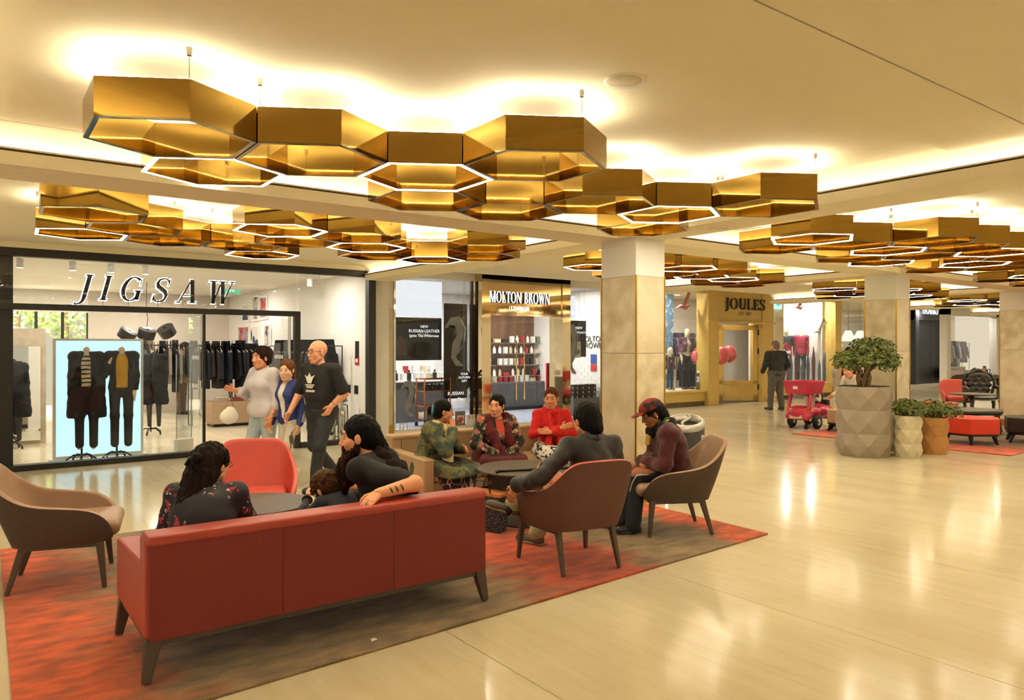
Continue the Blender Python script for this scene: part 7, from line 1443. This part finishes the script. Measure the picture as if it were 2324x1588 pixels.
def p10():
    lc, rz = (2.9, 8.85, 0), R(198); J = pose(1.62, None, .03, hyaw=R(0), fem=True); walk_legs(J, 'r', .2, 1.62)
    J['er'] = J['sr'] + V3(.06, -.1, -.24); J['wr'] = J['er'] + V3(.2, .02, .06); J['el'] = J['sl'] + V3(-.02, .07, -.27); J['wl'] = J['el'] + V3(.1, .0, -.22)
    human('person', 'woman in a pale lavender top and light jeans walking with a white bag', lc, rz, J, '#b9805f', 1.2, True, 1.08)
    top(J, LAV, .022, .72, 'blouse', .06, loose=.02); trousers(J, LBLUE, .012); shoes(J, WHITEP); hair(J, HAIR('dark_hair', '#20130f'), [((-.07, 0, .08), (-.1, 0, .06), .055, .05)], cap=.014); wristwatch(J, 'l', CHROME)
    S = SDF(); b0 = J['wr'] + V3(.02, -.03, -.32); S.el(b0, (.12, .06, .09), k=.02).el(b0 + V3(-.01, 0, .07), (.07, .04, .05), k=.03)
    bag = thing('handbag', 'small white handbag carried by the walking woman', 'bag', lc, rz); link('bag_body', np_mesh('bag', [S.mesh(.01)]), WHITEP, bag)
    MB().tube([tuple(b0 + V3(.06, 0, .06)), tuple(J['wr'] + V3(.02, 0, -.02)), tuple(b0 + V3(-.07, 0, .06))], .006, 6).build('strap', M('strap_tan', '#b08a60', .6), bag, True)
p10()
def p11():
    lc, rz = (3.08, 8.52, 0), R(205); J = pose(1.47, None, .03, hyaw=R(20), hpitch=R(-6), fem=True); walk_legs(J, 'l', .12, 1.47)
    J['el'] = J['sl'] + V3(-.01, .06, -.25); J['wl'] = J['el'] + V3(.06, .0, -.2); J['er'] = J['sr'] + V3(.0, -.06, -.25); J['wr'] = J['er'] + V3(.06, 0, -.2)
    human('person', 'girl in a blue striped tracksuit jacket walking between the two adults', lc, rz, J, '#d3a586', .95, True, 1.12, brow=(.2, .13, .07))
    top(J, M('white_tee', '#e2ddd4', .8), .01, .3, 'tee_shirt', .1, res=.01); JK = M('blue_track_jacket', '#22337a', .6); jk = top(J, JK, .02, .98, 'track_jacket', .08, vneck=.3)
    trousers(J, PAT('white_branch_leggings', '#cfc6b6', [('noise', 18, .58, .6, '#5a4c42', (1, 1, .35))], .8), .006); shoes(J, WHITEP)
    hair(J, HAIR('auburn_hair', '#6b4326'), [((-.07, 0, .04), (-.11, 0, .0), .06, .05), ((-.1, 0, .01), (-.14, .0, -.12), .05, .04)], cap=.01)
    for y in (-1, 0, 1):
        for s in 'lr':
            S_, E_, W_ = J['s'+s], J['e'+s], J['w'+s]; sg = 1 if s == 'l' else -1; n = V3(.0, sg, .3); n = n/np.linalg.norm(n); tdv = V3(1, 0, 0)*.02*y
            tubep(J, 'sleeve_stripe', [S_ + n*.068 + tdv, S_ + (E_ - S_)*.5 + V3(0, sg, 0)*.068 + tdv, E_ + V3(0, sg, 0)*.062 + tdv, E_ + (W_ - E_)*.85 + V3(0, sg, 0)*.052 + tdv], .006, WHITEP, 6)
p11()
# -- man at the yellow shop, others further off
def p12():
    q = gnd(1762, 930); lc, rz = (q.x, q.y, 0), R(62); J = pose(1.78, None, .03, hyaw=R(25), hpitch=R(-5)); J['kl'] = J['kl'] + V3(.0, .04, 0); J['al'] = V3(.02, .16, .055); J['ar'] = V3(-.02, -.14, .055)
    J['el'] = J['sl'] + V3(-.02, .1, -.28); J['wl'] = J['el'] + V3(.18, -.03, -.16); J['er'] = J['sr'] + V3(-.02, -.1, -.28); J['wr'] = J['er'] + V3(.18, .03, -.16)
    human('person', 'grey haired man in a dark jumper standing before the yellow shop door', lc, rz, J, '#c98f70', 1.2, False, 1.05, res=.016, fres=.01, eyes=False, hands=True)
    top(J, M('charcoal_jumper', '#2e3033', .9), .025, .97, 'jumper', .08, res=.014); trousers(J, M('grey_trousers', '#55504a', .85), .022, .97, res=.014); shoes(J, M('brown_shoe', '#3a2b20', .6)); hair(J, HAIR('grey_hair', '#8c7a68'), [], res=.01, cap=.004)
    scarf(J, 'shirt_collar', [J['neck'] - J['fw']*.06, J['neck'] + J['ax']*.06, J['neck'] + J['fw']*.05], [.025, .025, .02], WHITEP); 
p12()
def p13():
    q = gnd(1926, 920); lc, rz = (q.x, q.y, 0), R(-150); J = pose(1.62, None, .05, hyaw=R(-10), hpitch=R(-25), fem=True)
    human('person', 'woman with long brown hair in a green dress standing behind the planter', lc, rz, J, '#c08a68', 1., True, 1.05, res=.018, fres=.01, eyes=False)
    top(J, M('dark_green_dress', '#38503f', .8), .02, .3, 'dress', .1, res=.015); skirt(J, M('dark_green_dress', '#38503f'), .5, res=.015); shoes(J, DARK_METAL)
    hair(J, HAIR('long_brown_hair', '#3a2318'), [((-.06, .05, 0), (-.03, .07, -.2), .05, .05), ((-.06, -.05, 0), (-.03, -.07, -.2), .05, .05)], res=.01, cap=.014)
    q = gnd(1900, 908); lc, rz = (q.x, q.y, 0), R(-140); J = pose(1.15, None, .0, fem=True)
    human('person', 'small blonde girl in a pale dress beside the pink toy car', lc, rz, J, '#d6a98a', .95, True, 1.25, res=.016, fres=.01, eyes=False)
    top(J, M('pale_dress', '#c9bfae', .85), .015, .3, 'dress', .05, res=.014); skirt(J, M('pale_dress', '#c9bfae'), .42, res=.014); shoes(J, WHITEP)
    hair(J, HAIR('blonde_hair', '#a8834f'), [((-.06, .05, 0), (-.02, .07, -.13), .045, .04), ((-.06, -.05, 0), (-.02, -.07, -.13), .045, .04)], res=.009, cap=.014)
    q = PD(1962, 880, 14.6); lc, rz = (q[0], q[1], 0), R(160); J = pose(1.72, .5, .6, hyaw=R(5), hpitch=R(-15)); J['kl'] = V3(.3, .15, .5); J['al'] = V3(.12, .15, .055); J['kr'] = V3(.3, -.12, .25); J['ar'] = V3(-.1, -.12, .06); J['tr'] = V3(1, 0, -.9)
    for s, y in (('l', 1), ('r', -1)): J['e'+s] = J['s'+s] + V3(.12, y*.03, -.26); J['w'+s] = J['e'+s] + V3(.2, -y*.02, -.08)
    human('person', 'crouching man in a white shirt bending towards the pink toy car', lc, rz, J, '#cf9474', 1.05, False, 1.08, res=.015, fres=.009, eyes=False)
    top(J, M('white_shirt', '#e6e0d4', .8), .018, .9, 'shirt', .0, res=.013); trousers(J, M('brown_trousers', '#4d4238', .85), .015, res=.014); shoes(J, DARK_METAL); hair(J, HAIR('short_brown_hair', '#3b2617'), [], res=.008, cap=.006)
p13()
def p14():
    lc, rz = (pc[0] - .02, pc[1] - .01, .0), R(2); J = pose(.88, .3, .1, hpitch=R(-5)); J['kl'] = V3(.2, .08, .36); J['kr'] = V3(.2, -.08, .36); J['al'] = V3(.32, .08, .25); J['ar'] = V3(.32, -.08, .25)
    for s, y in (('l', 1), ('r', -1)): J['e'+s] = J['s'+s] + V3(.1, y*.03, -.06); J['w'+s] = V3(.28, y*.06, .62)
    human('person', 'toddler with brown hair steering the pink toy car', lc, rz, J, '#d8a284', 1., False, 1.4, res=.014, fres=.009, eyes=False); top(J, M('cream_toddler_top', '#d9cfc0', .9), .012, .97, 'top', .02, res=.011, wr=None); trousers(J, JEANS, .016, res=.012, wr=None); hair(J, CURL_H, [], res=.008, cap=.008)
    q = (pb.x, pb.y); J = pose(.9, .3, .0); J['kl'] = V3(.2, .08, .34); J['kr'] = V3(.2, -.08, .34); J['al'] = V3(.34, .08, .22); J['ar'] = V3(.34, -.08, .22)
    human('person', 'child in a navy top sitting in the black toy sports car', (q[0], q[1], .02), R(170), J, '#c98f70', 1., False, 1.4, res=.018, fres=.011, eyes=False); top(J, M('navy_tee', '#1a2036', .9), .014, .4, 'top', .02, res=.014, wr=None); trousers(J, DARK_TR, .016, res=.015, wr=None); hair(J, CURL_H, [], res=.01, cap=.006)
p14()
